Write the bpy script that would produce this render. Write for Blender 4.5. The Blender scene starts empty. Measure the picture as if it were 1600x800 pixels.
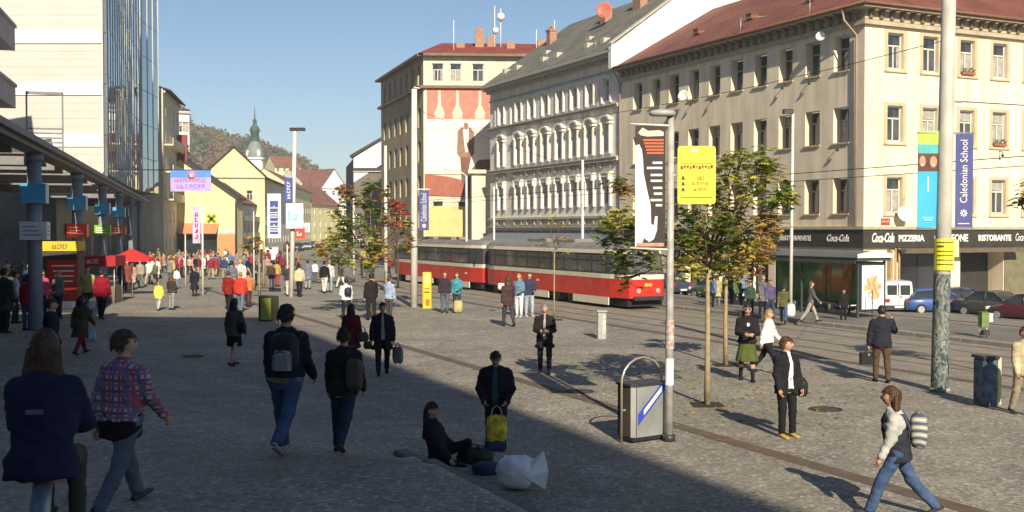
import bpy, math, random
import numpy as np
from mathutils import Vector, Matrix
S = bpy.context.scene
COL = S.collection
R = math.radians
# ---------------------------------------------------------------- camera
CZ = 3.7; FPX = 1700.0; PITCH = math.atan(41/1700)
cam = bpy.data.objects.new('camera', bpy.data.cameras.new('camera'))
cam.data.sensor_width = 36; cam.data.lens = 36*FPX/1600
cam.data.clip_start = .1; cam.data.clip_end = 4000
cam.location = (0, 0, CZ); cam.rotation_euler = (math.pi/2-PITCH, 0, 0)
COL.objects.link(cam); S.camera = cam
S.render.resolution_x = 1024; S.render.resolution_y = 512
# ---------------------------------------------------------------- light
SUN_EL = R(30.5); SX, SY = .21, -.978            # direction towards the sun in plan
w = bpy.data.worlds.new('World'); S.world = w; w.use_nodes = True
nt = w.node_tree; bg = nt.nodes['Background']
sky = nt.nodes.new('ShaderNodeTexSky'); sky.sky_type = 'NISHITA'; sky.sun_disc = False
sky.sun_elevation = SUN_EL; sky.sun_rotation = math.atan2(SX, SY)
sky.altitude = 200; sky.air_density = 1.0; sky.dust_density = .1; sky.ozone_density = 3.4
bg.inputs['Strength'].default_value = .063
nt.links.new(sky.outputs[0], bg.inputs[0])
sun = bpy.data.lights.new('sun', 'SUN'); sun.energy = 5.0; sun.angle = R(.5); sun.color = (1, .885, .70)
so = bpy.data.objects.new('sun', sun); COL.objects.link(so)
sd = Vector((SX*math.cos(SUN_EL), SY*math.cos(SUN_EL), math.sin(SUN_EL)))
so.rotation_euler = sd.to_track_quat('Z', 'Y').to_euler(); so.location = (20, -60, 60)
S.view_settings.view_transform = 'Standard'; S.view_settings.look = 'None'
S.view_settings.exposure = .62; S.view_settings.gamma = 1
S.render.engine = 'CYCLES'

# ---------------------------------------------------------------- street frame and terrain
D = np.array([-.4257, .9049]); N = np.array([.9049, .4257])     # along the street, away from the square
def uv(x, y): return x*D[0]+y*D[1], x*N[0]+y*N[1]
def xy(u, v): return float(D[0]*u+N[0]*v), float(D[1]*u+N[1]*v)
def sstep(a, b, x):
    t = np.clip((x-a)/(b-a), 0, 1); return t*t*(3-2*t)
def hgt(x, y):
    u = x*D[0]+y*D[1]; v = x*N[0]+y*N[1]
    z = np.interp(u, [-30, 8, 12, 15, 19, 28, 45, 75], [1.05, 1.05, 1.0, .62, .42, .33, .25, 0])
    e0 = np.interp(u, [0, 12.6, 17, 26], [4.5, 4.5, 3.2, -3]); e1 = np.interp(u, [0, 12.6, 17, 26], [4.6, 4.75, 8, 8])
    left = z*(1-sstep(e0, e1, v))
    back = -1.0*sstep(33.5, 45, v)*(1-sstep(150, 200, u))
    return left+back
def gz(x, y): return float(hgt(x, y))
def ray(px, py):
    a = (px-800)/FPX; b = (400-py)/FPX
    c, s = math.cos(PITCH), math.sin(PITCH)
    return Vector((a, c+b*s, b*c-s))
def P(px, py, Y):                                   # point seen at a pixel, Y metres away
    d = ray(px, py); return Vector((0, 0, CZ))+d*(Y/d.y)
def G(px, py, z=None):                              # ground point
    d = ray(px, py)
    if z is not None:
        return Vector((0, 0, CZ))+d*((z-CZ)/d.z)
    lo = 2.0; t = 2.0
    while t < 900:
        q = Vector((0, 0, CZ))+d*t
        if q.z < gz(q.x, q.y): break
        lo = t; t *= 1.01
    hi = t
    for i in range(30):
        m = (lo+hi)/2; q = Vector((0, 0, CZ))+d*m
        if q.z < gz(q.x, q.y): hi = m
        else: lo = m
    q = Vector((0, 0, CZ))+d*hi
    return Vector((q.x, q.y, gz(q.x, q.y)))

# ---------------------------------------------------------------- object helpers
def tag(o, label=None, cat=None, group=None, kind=None):
    if label: o['label'] = label
    if cat: o['category'] = cat
    if group: o['group'] = group
    if kind: o['kind'] = kind
    return o
def empty(name, loc=(0, 0, 0), rz=0, label=None, cat=None, group=None):
    o = bpy.data.objects.new(name, None); COL.objects.link(o)
    o.location = loc; o.rotation_euler = (0, 0, rz); o.empty_display_size = .1
    return tag(o, label, cat, group)
def link(name, me, parent=None, loc=(0, 0, 0), rz=0):
    o = bpy.data.objects.new(name, me); COL.objects.link(o)
    o.location = loc; o.rotation_euler = (0, 0, rz)
    if parent: o.parent = parent
    return o
def kids(o): return [c for c in list(o.children)]
def copy_tree(o, parent=None):
    c = o.copy(); COL.objects.link(c); c.parent = parent
    for ch in kids(o): copy_tree(ch, c)
    return c

MATS = {}
def mat(name, rgb, rough=.8, var=.12, scale=4, bump=0, bscale=None, metal=0, spec=.4, det=4, emit=None, trans=0, coat=0, alpha=1, coord='Object'):
    if name in MATS: return MATS[name]
    m = bpy.data.materials.new(name); m.use_nodes = True; MATS[name] = m
    t = m.node_tree; b = t.nodes['Principled BSDF']
    b.inputs['Roughness'].default_value = rough; b.inputs['Metallic'].default_value = metal
    b.inputs['Specular IOR Level'].default_value = spec
    if trans: b.inputs['Transmission Weight'].default_value = trans
    if coat: b.inputs['Coat Weight'].default_value = coat
    if alpha < 1: b.inputs['Alpha'].default_value = alpha
    m.diffuse_color = (*rgb, 1)
    if emit:
        b.inputs['Emission Color'].default_value = (*rgb, 1); b.inputs['Emission Strength'].default_value = emit
    if var > 0:
        tc = t.nodes.new('ShaderNodeTexCoord'); n = t.nodes.new('ShaderNodeTexNoise')
        n.inputs['Scale'].default_value = scale; n.inputs['Detail'].default_value = det
        t.links.new(tc.outputs[coord], n.inputs['Vector'])
        r = t.nodes.new('ShaderNodeValToRGB'); r.color_ramp.elements[0].position = .3; r.color_ramp.elements[1].position = .7
        r.color_ramp.elements[0].color = (*[max(0, c*(1-var)) for c in rgb], 1)
        r.color_ramp.elements[1].color = (*[min(1, c*(1+var)) for c in rgb], 1)
        t.links.new(n.outputs['Fac'], r.inputs[0]); t.links.new(r.outputs[0], b.inputs['Base Color'])
        if bump:
            n2 = t.nodes.new('ShaderNodeTexNoise'); n2.inputs['Scale'].default_value = bscale or scale*3; n2.inputs['Detail'].default_value = 3
            t.links.new(tc.outputs[coord], n2.inputs['Vector'])
            bp = t.nodes.new('ShaderNodeBump'); bp.inputs['Strength'].default_value = bump; bp.inputs['Distance'].default_value = .02
            t.links.new(n2.outputs['Fac'], bp.inputs['Height']); t.links.new(bp.outputs[0], b.inputs['Normal'])
    else: b.inputs['Base Color'].default_value = (*rgb, 1)
    return m
def streaks(m, lo=.84, hi=1.06, sc=1.6):
    """rain streaks and soot on plaster"""
    t = m.node_tree; b = t.nodes['Principled BSDF']; src = b.inputs['Base Color'].links[0].from_socket; nn = t.nodes.new
    tc = nn('ShaderNodeTexCoord'); mp = nn('ShaderNodeMapping'); mp.inputs['Scale'].default_value = (sc, sc, sc*.09); n = nn('ShaderNodeTexNoise'); n.inputs['Scale'].default_value = 1; n.inputs['Detail'].default_value = 6
    t.links.new(tc.outputs['Object'], mp.inputs[0]); t.links.new(mp.outputs[0], n.inputs['Vector']); r = nn('ShaderNodeMapRange'); r.inputs[1].default_value = .35; r.inputs[2].default_value = .6; r.inputs[3].default_value = lo; r.inputs[4].default_value = hi
    t.links.new(n.outputs['Fac'], r.inputs[0]); v = nn('ShaderNodeVectorMath'); v.operation = 'SCALE'; t.links.new(src, v.inputs[0]); t.links.new(r.outputs[0], v.inputs['Scale']); t.links.new(v.outputs[0], b.inputs['Base Color']); return m
def cloth(rgb):
    k = 'cloth_%03d_%03d_%03d' % tuple(int(c*255) for c in rgb)
    return mat(k, rgb, rough=.92, var=.22, scale=7, bump=.5, bscale=16, spec=.15)

class MB:
    def __init__(s): s.v = []; s.f = []; s.m = []; s.sm = []
    def add(s, vs, fs, m=0, smooth=False):
        o = len(s.v); s.v += [tuple(p) for p in vs]
        for f in fs: s.f.append(tuple(i+o for i in f)); s.m.append(m); s.sm.append(smooth)
        return s
    def quad(s, a, b, c, d, m=0): return s.add([a, b, c, d], [(0, 1, 2, 3)], m)
    def box(s, x0, y0, z0, x1, y1, z1, m=0):
        vs = [(x0, y0, z0), (x1, y0, z0), (x1, y1, z0), (x0, y1, z0), (x0, y0, z1), (x1, y0, z1), (x1, y1, z1), (x0, y1, z1)]
        return s.add(vs, [(0, 3, 2, 1), (4, 5, 6, 7), (0, 1, 5, 4), (1, 2, 6, 5), (2, 3, 7, 6), (3, 0, 4, 7)], m)
    def obox(s, o, ex, ey, ez, m=0):                 # oriented box from a corner and three edge vectors
        o, ex, ey, ez = map(Vector, (o, ex, ey, ez))
        vs = [o, o+ex, o+ex+ey, o+ey, o+ez, o+ex+ez, o+ex+ey+ez, o+ey+ez]
        return s.add(vs, [(0, 3, 2, 1), (4, 5, 6, 7), (0, 1, 5, 4), (1, 2, 6, 5), (2, 3, 7, 6), (3, 0, 4, 7)], m)
    def bbox(s, x0, y0, z0, x1, y1, z1, r, m=0):     # box with chamfered vertical and top edges
        pts = [(x0+r, y0), (x1-r, y0), (x1, y0+r), (x1, y1-r), (x1-r, y1), (x0+r, y1), (x0, y1-r), (x0, y0+r)]
        ins = [(min(max(x, x0+r), x1-r), min(max(y, y0+r), y1-r)) for x, y in pts]
        vs = [(x, y, z0) for x, y in pts]+[(x, y, z1-r) for x, y in pts]+[((x+a)/2, (y+b)/2, z1-r*.3) for (x, y), (a, b) in zip(pts, ins)]+[(a, b, z1) for a, b in ins]
        fs = []
        for k in range(3):
            for i in range(8): j = (i+1) % 8; fs.append((k*8+i, k*8+j, k*8+8+j, k*8+8+i))
        fs.append(tuple(range(24, 32))); fs.append(tuple(range(7, -1, -1)))
        return s.add(vs, fs, m)
    def tube(s, pts, rad, n=8, m=0, cap=True, smooth=True):
        pts = [Vector(p) for p in pts]; k = len(pts)
        if not hasattr(rad, '__len__'): rad = [rad]*k
        vs = []; prev = None
        for i, p in enumerate(pts):
            t = (pts[min(i+1, k-1)]-pts[max(i-1, 0)]).normalized()
            if prev is None:
                a = Vector((0, 0, 1)) if abs(t.z) < .9 else Vector((1, 0, 0)); x = t.cross(a).normalized()
            else:
                x = (prev-t*prev.dot(t)).normalized()
            prev = x; y = t.cross(x)
            for j in range(n):
                an = 2*math.pi*j/n; vs.append(p+(x*math.cos(an)+y*math.sin(an))*rad[i])
        fs = []
        for i in range(k-1):
            for j in range(n):
                j2 = (j+1) % n; fs.append((i*n+j, i*n+j2, (i+1)*n+j2, (i+1)*n+j))
        s.add(vs, fs, m, smooth)
        if cap:
            s.add([vs[j] for j in range(n)], [tuple(range(n-1, -1, -1))], m); s.add([vs[(k-1)*n+j] for j in range(n)], [tuple(range(n))], m)
        return s
    def cyl(s, x, y, z0, z1, r, n=16, m=0, r2=None):
        return s.tube([(x, y, z0), (x, y, z1)], [r, r if r2 is None else r2], n, m)
    def lathe(s, prof, cx=0, cy=0, n=16, m=0, smooth=True):
        vs = []
        for r, z in prof:
            for j in range(n): a = 2*math.pi*j/n; vs.append((cx+r*math.cos(a), cy+r*math.sin(a), z))
        fs = [(i*n+j, i*n+(j+1) % n, (i+1)*n+(j+1) % n, (i+1)*n+j) for i in range(len(prof)-1) for j in range(n)]
        return s.add(vs, fs, m, smooth)
    def prism(s, poly, axis, a, b, m=0):             # polygon (p,q) extruded along axis 0,1,2
        def mk(p, q, w):
            return [(w, p, q), (p, w, q), (p, q, w)][axis]
        n = len(poly); vs = [mk(p, q, a) for p, q in poly]+[mk(p, q, b) for p, q in poly]
        fs = [(i, (i+1) % n, n+(i+1) % n, n+i) for i in range(n)]+[tuple(range(n-1, -1, -1)), tuple(range(n, 2*n))]
        return s.add(vs, fs, m)
    def ball(s, c, r, n=10, k=6, m=0):
        if not hasattr(r, '__len__'): r = (r, r, r)
        vs = []; fs = []
        for i in range(k+1):
            th = math.pi*i/k
            for j in range(n):
                a = 2*math.pi*j/n; vs.append((c[0]+r[0]*math.sin(th)*math.cos(a), c[1]+r[1]*math.sin(th)*math.sin(a), c[2]+r[2]*math.cos(th)))
        for i in range(k):
            for j in range(n): fs.append((i*n+j, (i+1)*n+j, (i+1)*n+(j+1) % n, i*n+(j+1) % n))
        return s.add(vs, fs, m, True)
    def mesh(s, name, mats):
        me = bpy.data.meshes.new(name); me.from_pydata(s.v, [], s.f)
        for x in (mats if isinstance(mats, (list, tuple)) else [mats]): me.materials.append(x)
        me.polygons.foreach_set('material_index', s.m); me.polygons.foreach_set('use_smooth', s.sm)
        import bmesh
        bm = bmesh.new(); bm.from_mesh(me); bmesh.ops.remove_doubles(bm, verts=bm.verts, dist=1e-5)
        bmesh.ops.recalc_face_normals(bm, faces=bm.faces); bm.to_mesh(me); bm.free()
        me.update(); return me
    def build(s, name, mats, parent=None, loc=(0, 0, 0), rz=0, **kw):
        o = link(name, s.mesh(name, mats), parent, loc, rz)
        if kw: tag(o, **kw)
        return o
def text_mesh(txt, size, depth=.01, shear=0, spacing=1.0, bold=0):
    c = bpy.data.curves.new('letters', 'FONT'); c.body = txt; c.size = size; c.extrude = depth/2; c.shear = shear
    c.space_character = spacing; c.align_x = 'CENTER'; c.align_y = 'CENTER'; c.resolution_u = 2; c.offset = bold
    o = bpy.data.objects.new('letters', c); COL.objects.link(o)
    dg = bpy.context.evaluated_depsgraph_get(); me = bpy.data.meshes.new_from_object(o.evaluated_get(dg))
    bpy.data.objects.remove(o); me.name = 'lettering'; return me
def put_text(txt, size, loc, xdir, ydir, m, parent, depth=.01, width=None, **kw):
    """text lying in the plane xdir/ydir, centred on loc"""
    me = text_mesh(txt, size, depth, **kw); me.materials.clear(); me.materials.append(m)
    if width:
        xs = [v.co.x for v in me.vertices]; k = width/(max(xs)-min(xs)); c0 = (max(xs)+min(xs))/2
        for v in me.vertices: v.co.x = (v.co.x-c0)*k
    X = Vector(xdir).normalized(); Y = Vector(ydir).normalized(); Z = X.cross(Y)
    M = Matrix((X, Y, Z)).transposed().to_4x4(); M.translation = Vector(loc)
    me.transform(M)
    o = link('lettering', me, parent); return o

def put_marks(n, size, loc, xdir, ydir, m, parent, depth=.01, width=1.0, seed=1):
    """lettering too small or blurred in the photograph to read: strokes of its size and rhythm"""
    X = Vector(xdir).normalized(); Y = Vector(ydir).normalized(); Z = X.cross(Y); r = random.Random(seed); mb = MB(); w = width/n; h = size*.7; t = w*.2; o = Vector(loc)
    for i in range(n):
        x = -width/2+i*w; k = r.randrange(5)
        def bar(x0, y0, x1, y1): mb.obox(o+X*x0+Y*y0-Z*depth/2, X*(x1-x0), Y*(y1-y0), Z*depth)
        bar(x, -h/2, x+t, h/2)
        if k in (0, 2, 3): bar(x+t, h/2-t, x+w*.72, h/2)
        if k in (0, 1, 4): bar(x+t, -h/2, x+w*.72, -h/2+t)
        if k in (1, 2): bar(x+w*.5, -h/2+t, x+w*.72, h/2-t)
        if k in (3, 4): bar(x+t, -t/2, x+w*.6, t/2)
    return mb.build('lettering', m, parent)
# ---------------------------------------------------------------- common materials
M_WHITE = mat('painted_white', (.72, .70, .66), .6, .08, 3)
M_FRAME = mat('window_frame_paint', (.62, .58, .5), .6, .1, 5)
M_DKMET = mat('dark_metal', (.045, .045, .05), .45, .2, 5, metal=.3)
M_GALV = mat('galvanised_steel', (.42, .42, .40), .42, .18, 6, metal=.5, bump=.1)
M_STEEL = mat('brushed_steel', (.5, .48, .44), .35, .12, 6, metal=.8)
M_BLACK = mat('black_rubber', (.015, .015, .016), .8, .2, 8)
M_CURT = mat('net_curtain', (.34, .32, .29), .95, .3, 3)
def glass_mat(name, tint, rough=.06, var=.6):
    m = mat(name, tint, rough, var, 1.3, spec=.9, coord='Generated'); return m
M_GLASS = glass_mat('window_glass', (.05, .056, .06), var=.8)
M_GLASSB = glass_mat('shop_glass', (.03, .032, .035), .1)

# ---------------------------------------------------------------- facades
def facade(mb, o, ex, nr, L, z0, z1, ops, depth=.3, m=0, mr=None):
    """wall in plane through o (x,y) along ex, facing nr, with recessed openings"""
    if mr is None: mr = m
    o = Vector((o[0], o[1], 0)); ex = Vector((ex[0], ex[1], 0)); nr = Vector((nr[0], nr[1], 0))
    ss = sorted(set([0, L]+[max(0, min(L, q)) for a in ops for q in a[:2]])); zs = sorted(set([z0, z1]+[q for a in ops for q in a[2:4]]))
    pt = lambda s, z, d=0: o+ex*s+Vector((0, 0, z))-nr*d
    for i in range(len(ss)-1):
        # merge vertical runs
        run = None
        for j in range(len(zs)-1):
            sc = (ss[i]+ss[i+1])/2; zc = (zs[j]+zs[j+1])/2
            ins = any(a[0] < sc < a[1] and a[2] < zc < a[3] for a in ops)
            if ins: continue
            mb.quad(pt(ss[i], zs[j]), pt(ss[i+1], zs[j]), pt(ss[i+1], zs[j+1]), pt(ss[i], zs[j+1]), m)
    for a in ops:
        s0, s1, a0, a1 = a[:4]; d = a[4] if len(a) > 4 else depth
        mb.quad(pt(s0, a0), pt(s0, a1), pt(s0, a1, d), pt(s0, a0, d), mr); mb.quad(pt(s1, a0), pt(s1, a1), pt(s1, a1, d), pt(s1, a0, d), mr)
        mb.quad(pt(s0, a0), pt(s1, a0), pt(s1, a0, d), pt(s0, a0, d), mr); mb.quad(pt(s0, a1), pt(s1, a1), pt(s1, a1, d), pt(s0, a1, d), mr)
WIN = {}
def window_mesh(w, h, style='cross', fm=None, gm=None):
    k = (round(w, 2), round(h, 2), style, fm.name if fm else '', gm.name if gm else '')
    if k in WIN: return WIN[k]
    f = MB(); fr = .075; t = .06
    f.box(-w/2, -t, 0, -w/2+fr, 0, h); f.box(w/2-fr, -t, 0, w/2, 0, h)
    f.box(-w/2+fr, -t, 0, w/2-fr, 0, fr); f.box(-w/2+fr, -t, h-fr, w/2-fr, 0, h)
    if style == 'cross':
        tz = h*.66; f.box(-w/2+fr, -t+.01, tz-.045, w/2-fr, -.002, tz+.045)
        f.box(-.045, -t+.012, fr, .045, .012, tz-.045)
    if style == 'two': f.box(-.04, -t+.012, fr, .04, -.002, h-fr)
    if style == 'grid':
        for q in (.33, .66): f.box(-w/2+fr, -t+.012, h*q-.03, w/2-fr, -.002, h*q+.03)
        f.box(-.03, -t+.01, fr, .03, .004, h-fr)
    f.box(-w/2-.06, -.05, -.07, w/2+.06, .12, -.005, 1)
    fme = f.mesh('window', [fm or M_FRAME, mat('zinc_sill', (.2, .19, .17), .5, .2, 4)])
    p = MB(); x = w/2-fr*.5
    p.quad((-x, -t*.6, fr*.5), (x, -t*.6, fr*.5), (x, -t*.6, h-fr*.5), (-x, -t*.6, h-fr*.5))
    pme = p.mesh('pane', [gm or M_GLASS]); WIN[k] = (fme, pme); return WIN[k]
_wr = random.Random(5)
def curtain_mesh(w, h, kind):
    k = ('c', round(w, 2), round(h, 2), kind)
    if k in WIN: return WIN[k]
    c = MB(); n = 12
    def sheet(x0, x1, z0, z1):
        for i in range(n):
            a = x0+(x1-x0)*i/n; b = x0+(x1-x0)*(i+1)/n
            c.quad((a, -.034+.004*(i % 2), z0), (b, -.034+.004*((i+1) % 2), z0), (b, -.034+.004*((i+1) % 2), z1), (a, -.034+.004*(i % 2), z1))
    x = w/2-.08
    if kind == 0: sheet(-x, -.06, .1, h*.62); sheet(.06, x, .1, h*.62)
    elif kind == 1: sheet(-x, x, h*.7, h-.09)
    elif kind == 2: sheet(-x, -.06, .1, h*.62); sheet(.06, x, .1, h*.62); sheet(-x, x, h*.7, h-.09)
    elif kind == 3: sheet(-x, -x*.55, .1, h*.62); sheet(x*.55, x, .1, h*.62)
    WIN[k] = c.mesh('curtain', [M_CURT]); return WIN[k]
def place_window(par, o, ex, nr, s, z, w, h, depth, style='cross', fm=None, gm=None, curt=0):
    fme, pme = window_mesh(w, h, style, fm, gm)
    p = Vector((o[0]+ex[0]*s-nr[0]*(depth-.02), o[1]+ex[1]*s-nr[1]*(depth-.02), z))
    rz = math.atan2(nr[1], nr[0])-math.pi/2
    a = link('window', fme, par, p, rz); link('pane', pme, a)
    if curt and _wr.random() < curt: link('curtain', curtain_mesh(w, h, _wr.randrange(4)), a)
    return a
def vec3(a, b, z=0): return Vector((a[0]*1, a[1], 0))
def slab(mb, o, ex, nr, s0, s1, z0, z1, out, m=0, back=.0):
    """band standing proud of a facade"""
    a = Vector((o[0]+ex[0]*s0-nr[0]*back, o[1]+ex[1]*s0-nr[1]*back, z0))
    mb.obox(a, Vector((ex[0], ex[1], 0))*(s1-s0), Vector((nr[0], nr[1], 0))*(out+back), (0, 0, z1-z0), m)
# ================================================================ GROUND
def ground_mat():
    m = bpy.data.materials.new('small_cobbles'); m.use_nodes = True; t = m.node_tree; b = t.nodes['Principled BSDF']
    nn = t.nodes.new; L = t.links.new
    geo = nn('ShaderNodeNewGeometry')
    vo = nn('ShaderNodeTexVoronoi'); vo.inputs['Scale'].default_value = 18; vo.inputs['Randomness'].default_value = .55; L(geo.outputs['Position'], vo.inputs['Vector'])
    ve = nn('ShaderNodeTexVoronoi'); ve.feature = 'DISTANCE_TO_EDGE'; ve.inputs['Scale'].default_value = 18; ve.inputs['Randomness'].default_value = .55; L(geo.outputs['Position'], ve.inputs['Vector'])
    sep = nn('ShaderNodeSeparateColor'); L(vo.outputs['Color'], sep.inputs[0])
    cr = nn('ShaderNodeValToRGB'); e = cr.color_ramp.elements
    e[0].position = 0; e[0].color = (.185, .16, .13, 1); e[1].position = 1; e[1].color = (.48, .45, .385, 1)
    for p, c in ((.35, (.265, .24, .195)), (.7, (.30, .272, .225)), (.9, (.34, .31, .26)), (.96, (.42, .39, .335))):
        q = e.new(p); q.color = (*c, 1)
    L(sep.outputs[0], cr.inputs[0])
    ns = nn('ShaderNodeTexNoise'); ns.inputs['Scale'].default_value = .35; ns.inputs['Detail'].default_value = 6; L(geo.outputs['Position'], ns.inputs['Vector'])
    r2 = nn('ShaderNodeMapRange'); r2.inputs[1].default_value = .3; r2.inputs[2].default_value = .7; r2.inputs[3].default_value = .8; r2.inputs[4].default_value = 1.18; L(ns.outputs['Fac'], r2.inputs[0])
    jr = nn('ShaderNodeMapRange'); jr.inputs[1].default_value = 0; jr.inputs[2].default_value = .12; jr.inputs[3].default_value = .62; jr.inputs[4].default_value = 1; L(ve.outputs['Distance'], jr.inputs[0])
    # litter: chewing gum and leaf specks
    n3 = nn('ShaderNodeTexNoise'); n3.inputs['Scale'].default_value = 1.6; n3.inputs['Detail'].default_value = 3; L(geo.outputs['Position'], n3.inputs['Vector'])
    r3 = nn('ShaderNodeMapRange'); r3.inputs[1].default_value = .35; r3.inputs[2].default_value = .65; r3.inputs[3].default_value = .88; r3.inputs[4].default_value = 1.1; L(n3.outputs['Fac'], r3.inputs[0])
    m1 = nn('ShaderNodeMath'); m1.operation = 'MULTIPLY'; L(r2.outputs[0], m1.inputs[0]); L(jr.outputs[0], m1.inputs[1])
    m2 = nn('ShaderNodeMath'); m2.operation = 'MULTIPLY'; L(m1.outputs[0], m2.inputs[0]); L(r3.outputs[0], m2.inputs[1])
    mx = nn('ShaderNodeVectorMath'); mx.operation = 'SCALE'; L(cr.outputs[0], mx.inputs[0]); L(m2.outputs[0], mx.inputs['Scale'])
    L(mx.outputs[0], b.inputs['Base Color']); b.inputs['Roughness'].default_value = .75; b.inputs['Specular IOR Level'].default_value = .35
    bp = nn('ShaderNodeBump'); bp.inputs['Strength'].default_value = .6; bp.inputs['Distance'].default_value = .015
    L(jr.outputs[0], bp.inputs['Height']); L(bp.outputs[0], b.inputs['Normal'])
    return m
M_COB = ground_mat()
M_ASPH = mat('asphalt', (.115, .11, .102), .85, .22, .8, bump=.3, bscale=60, det=8)
M_KERB = mat('granite_kerb', (.27, .24, .2), .8, .2, 6, bump=.3)
M_BED = mat('track_concrete', (.235, .205, .165), .85, .2, 1.3, bump=.2, det=7)
M_DRAIN = mat('brown_paving_strip', (.12, .085, .06), .8, .2, 3, bump=.3)
def lines(pairs):
    out = []
    for a, b, st in pairs: out += list(np.arange(a, b, st))
    return out
us = lines([(-700, -100, 60), (-100, -10, 10), (-10, 60, .8), (60, 200, 7), (200, 900, 50), (900, 2500, 200)])
vs_ = lines([(-2200, -300, 200), (-300, -60, 30), (-60, -12, 3), (-12, 3, .8)])+[3.0, 3.5, 4, 4.35, 4.5, 4.56, 4.6, 4.68, 4.76, 5, 5.4]+lines([(6, 32, 1.5), (32, 50, .8), (50, 120, 8), (120, 400, 40), (400, 2500, 200)])
def sheet(name, us, vs, dz, m, **kw):
    vv = []; ff = []
    for u in us:
        for v in vs:
            x, y = xy(u, v); vv.append((x, y, gz(x, y)+dz))
    k = len(vs)
    for i in range(len(us)-1):
        for j in range(k-1): ff.append((i*k+j, (i+1)*k+j, (i+1)*k+j+1, i*k+j+1))
    mb = MB(); mb.add(vv, ff, 0, True); return mb.build(name, m, **kw)
sheet('ground', us, vs_, 0, M_COB, kind='structure')
fine = lines([(-60, 120, 2), (120, 320, 10)])
sheet('tram_track_bed', fine, [21.9, 23, 24.2, 25.6, 27, 28.3], .004, M_BED, kind='structure')
sheet('road', lines([(-60, 120, 2), (120, 420, 10)]), [33.6, 34.5, 35.5, 36.5, 37.5, 38.5, 39.5, 40.6, 41.6], .004, M_ASPH, kind='structure')
M_RAIL = mat('rail_steel', (.13, .11, .09), .45, .3, 2, metal=.5)
for vr in (22.95, 24.4, 26.45, 27.9):
    o = sheet('tram_rail', fine, [vr-.045, vr-.005, vr+.045], .012, M_RAIL)
    tag(o, {22.95: 'steel tram rail nearest the paved square', 24.4: 'second steel rail counted from the square', 26.45: 'steel rail under the near wheels of the red tram', 27.9: 'steel tram rail running beside the island kerb'}[vr], 'rail', 'tram rails')
sheet('brown_strip', lines([(-20, 70, 1.5)]), [11.35, 11.52, 11.7], .005, M_DRAIN, kind='structure')
sheet('brown_strip', lines([(-20, 120, 1.5)]), [21.2, 21.4, 21.6], .005, M_DRAIN, kind='structure')
mc = MB(); mc.lathe([(.001, .0), (.30, .0)], n=24); mc.lathe([(.30, -.01), (.30, .012), (.34, .012), (.34, -.01)], n=24)
for q_ in range(-4, 5): mc.box(-.27+abs(q_)*.02, q_*.06-.012, 0, .27-abs(q_)*.02, q_*.06+.012, .01)
mcm = mc.mesh('manhole_cover', mat('cast_iron', (.05, .047, .043), .6, .3, 8, metal=.4))
for px_, py_, lab_ in ((300, 557, 'round cast iron cover in the shaded paving behind the lone skirted woman'), (905, 612, 'round iron cover left of the arched waste bin'), (1290, 640, 'round iron cover right of the woman with mustard shoes')):
    g_ = G(px_, py_); tag(link('manhole_cover', mcm, None, (g_.x, g_.y, g_.z+.006)), lab_, 'manhole cover')
# raised tram island with kerb stones
def island():
    mb = MB(); U = list(np.arange(-40, 78, 2.)); h = .14
    prof = [(28.85, h), (29.6, h+.002), (30.5, h+.002), (32, h+.002), (33.3, h)]
    vv = []; ff = []
    for u in U:
        for v, dz in prof: x, y = xy(u, v); vv.append((x, y, gz(x, y)+dz))
    k = len(prof)
    for i in range(len(U)-1):
        for j in range(k-1): ff.append((i*k+j, (i+1)*k+j, (i+1)*k+j+1, i*k+j+1))
    mb.add(vv, ff); o = mb.build('island_pavement', mat('island_asphalt', (.16, .148, .13), .85, .2, .7, bump=.3, bscale=50, det=8), kind='structure')
    ks = MB(); ks.bbox(-.14, -.99, -.1, .14, .99, .15, .02); me = ks.mesh('kerb_stone', M_KERB)
    par = empty('island_kerb', (*xy(20, 28.7), 0)); tag(par, kind='structure')
    for v in (28.7, 33.45):
        for u in np.arange(-8, 78, 2.0):
            x, y = xy(u+1, v); a = link('kerb_stone', me, par, (x-par.location.x, y-par.location.y, gz(x, y)), math.atan2(N[1], N[0]))
island()
# kerb of the raised ground at the lower left
ks = MB(); ks.bbox(-.1, -.49, -.9, .1, .49, .02, .03); kme = ks.mesh('kerb_stone', mat('dark_kerb', (.13, .12, .105), .85, .25, 5, bump=.3))
par = empty('raised_edge', (*xy(5, 4.6), 0)); tag(par, kind='structure')
for u in np.arange(-2, 12.5, 1.0):
    x, y = xy(u+.5, 4.55); z = gz(*xy(u+.5, 4.35))-.035; link('kerb_stone', kme, par, (x-par.location.x, y-par.location.y, z+.01), math.atan2(N[1], N[0]))
# far pavement
sheet('pavement', lines([(-60, 49, 2)]), [41.75, 42, 44, 46, 48, 52], .12, mat('pavement_slabs', (.2, .185, .16), .85, .2, 1, bump=.3, bscale=30), kind='structure')
sheet('pavement', lines([(50, 110, 2)]), [41.75, 42, 43, 44, 46.3], .12, MATS['pavement_slabs'], kind='structure')

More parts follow.
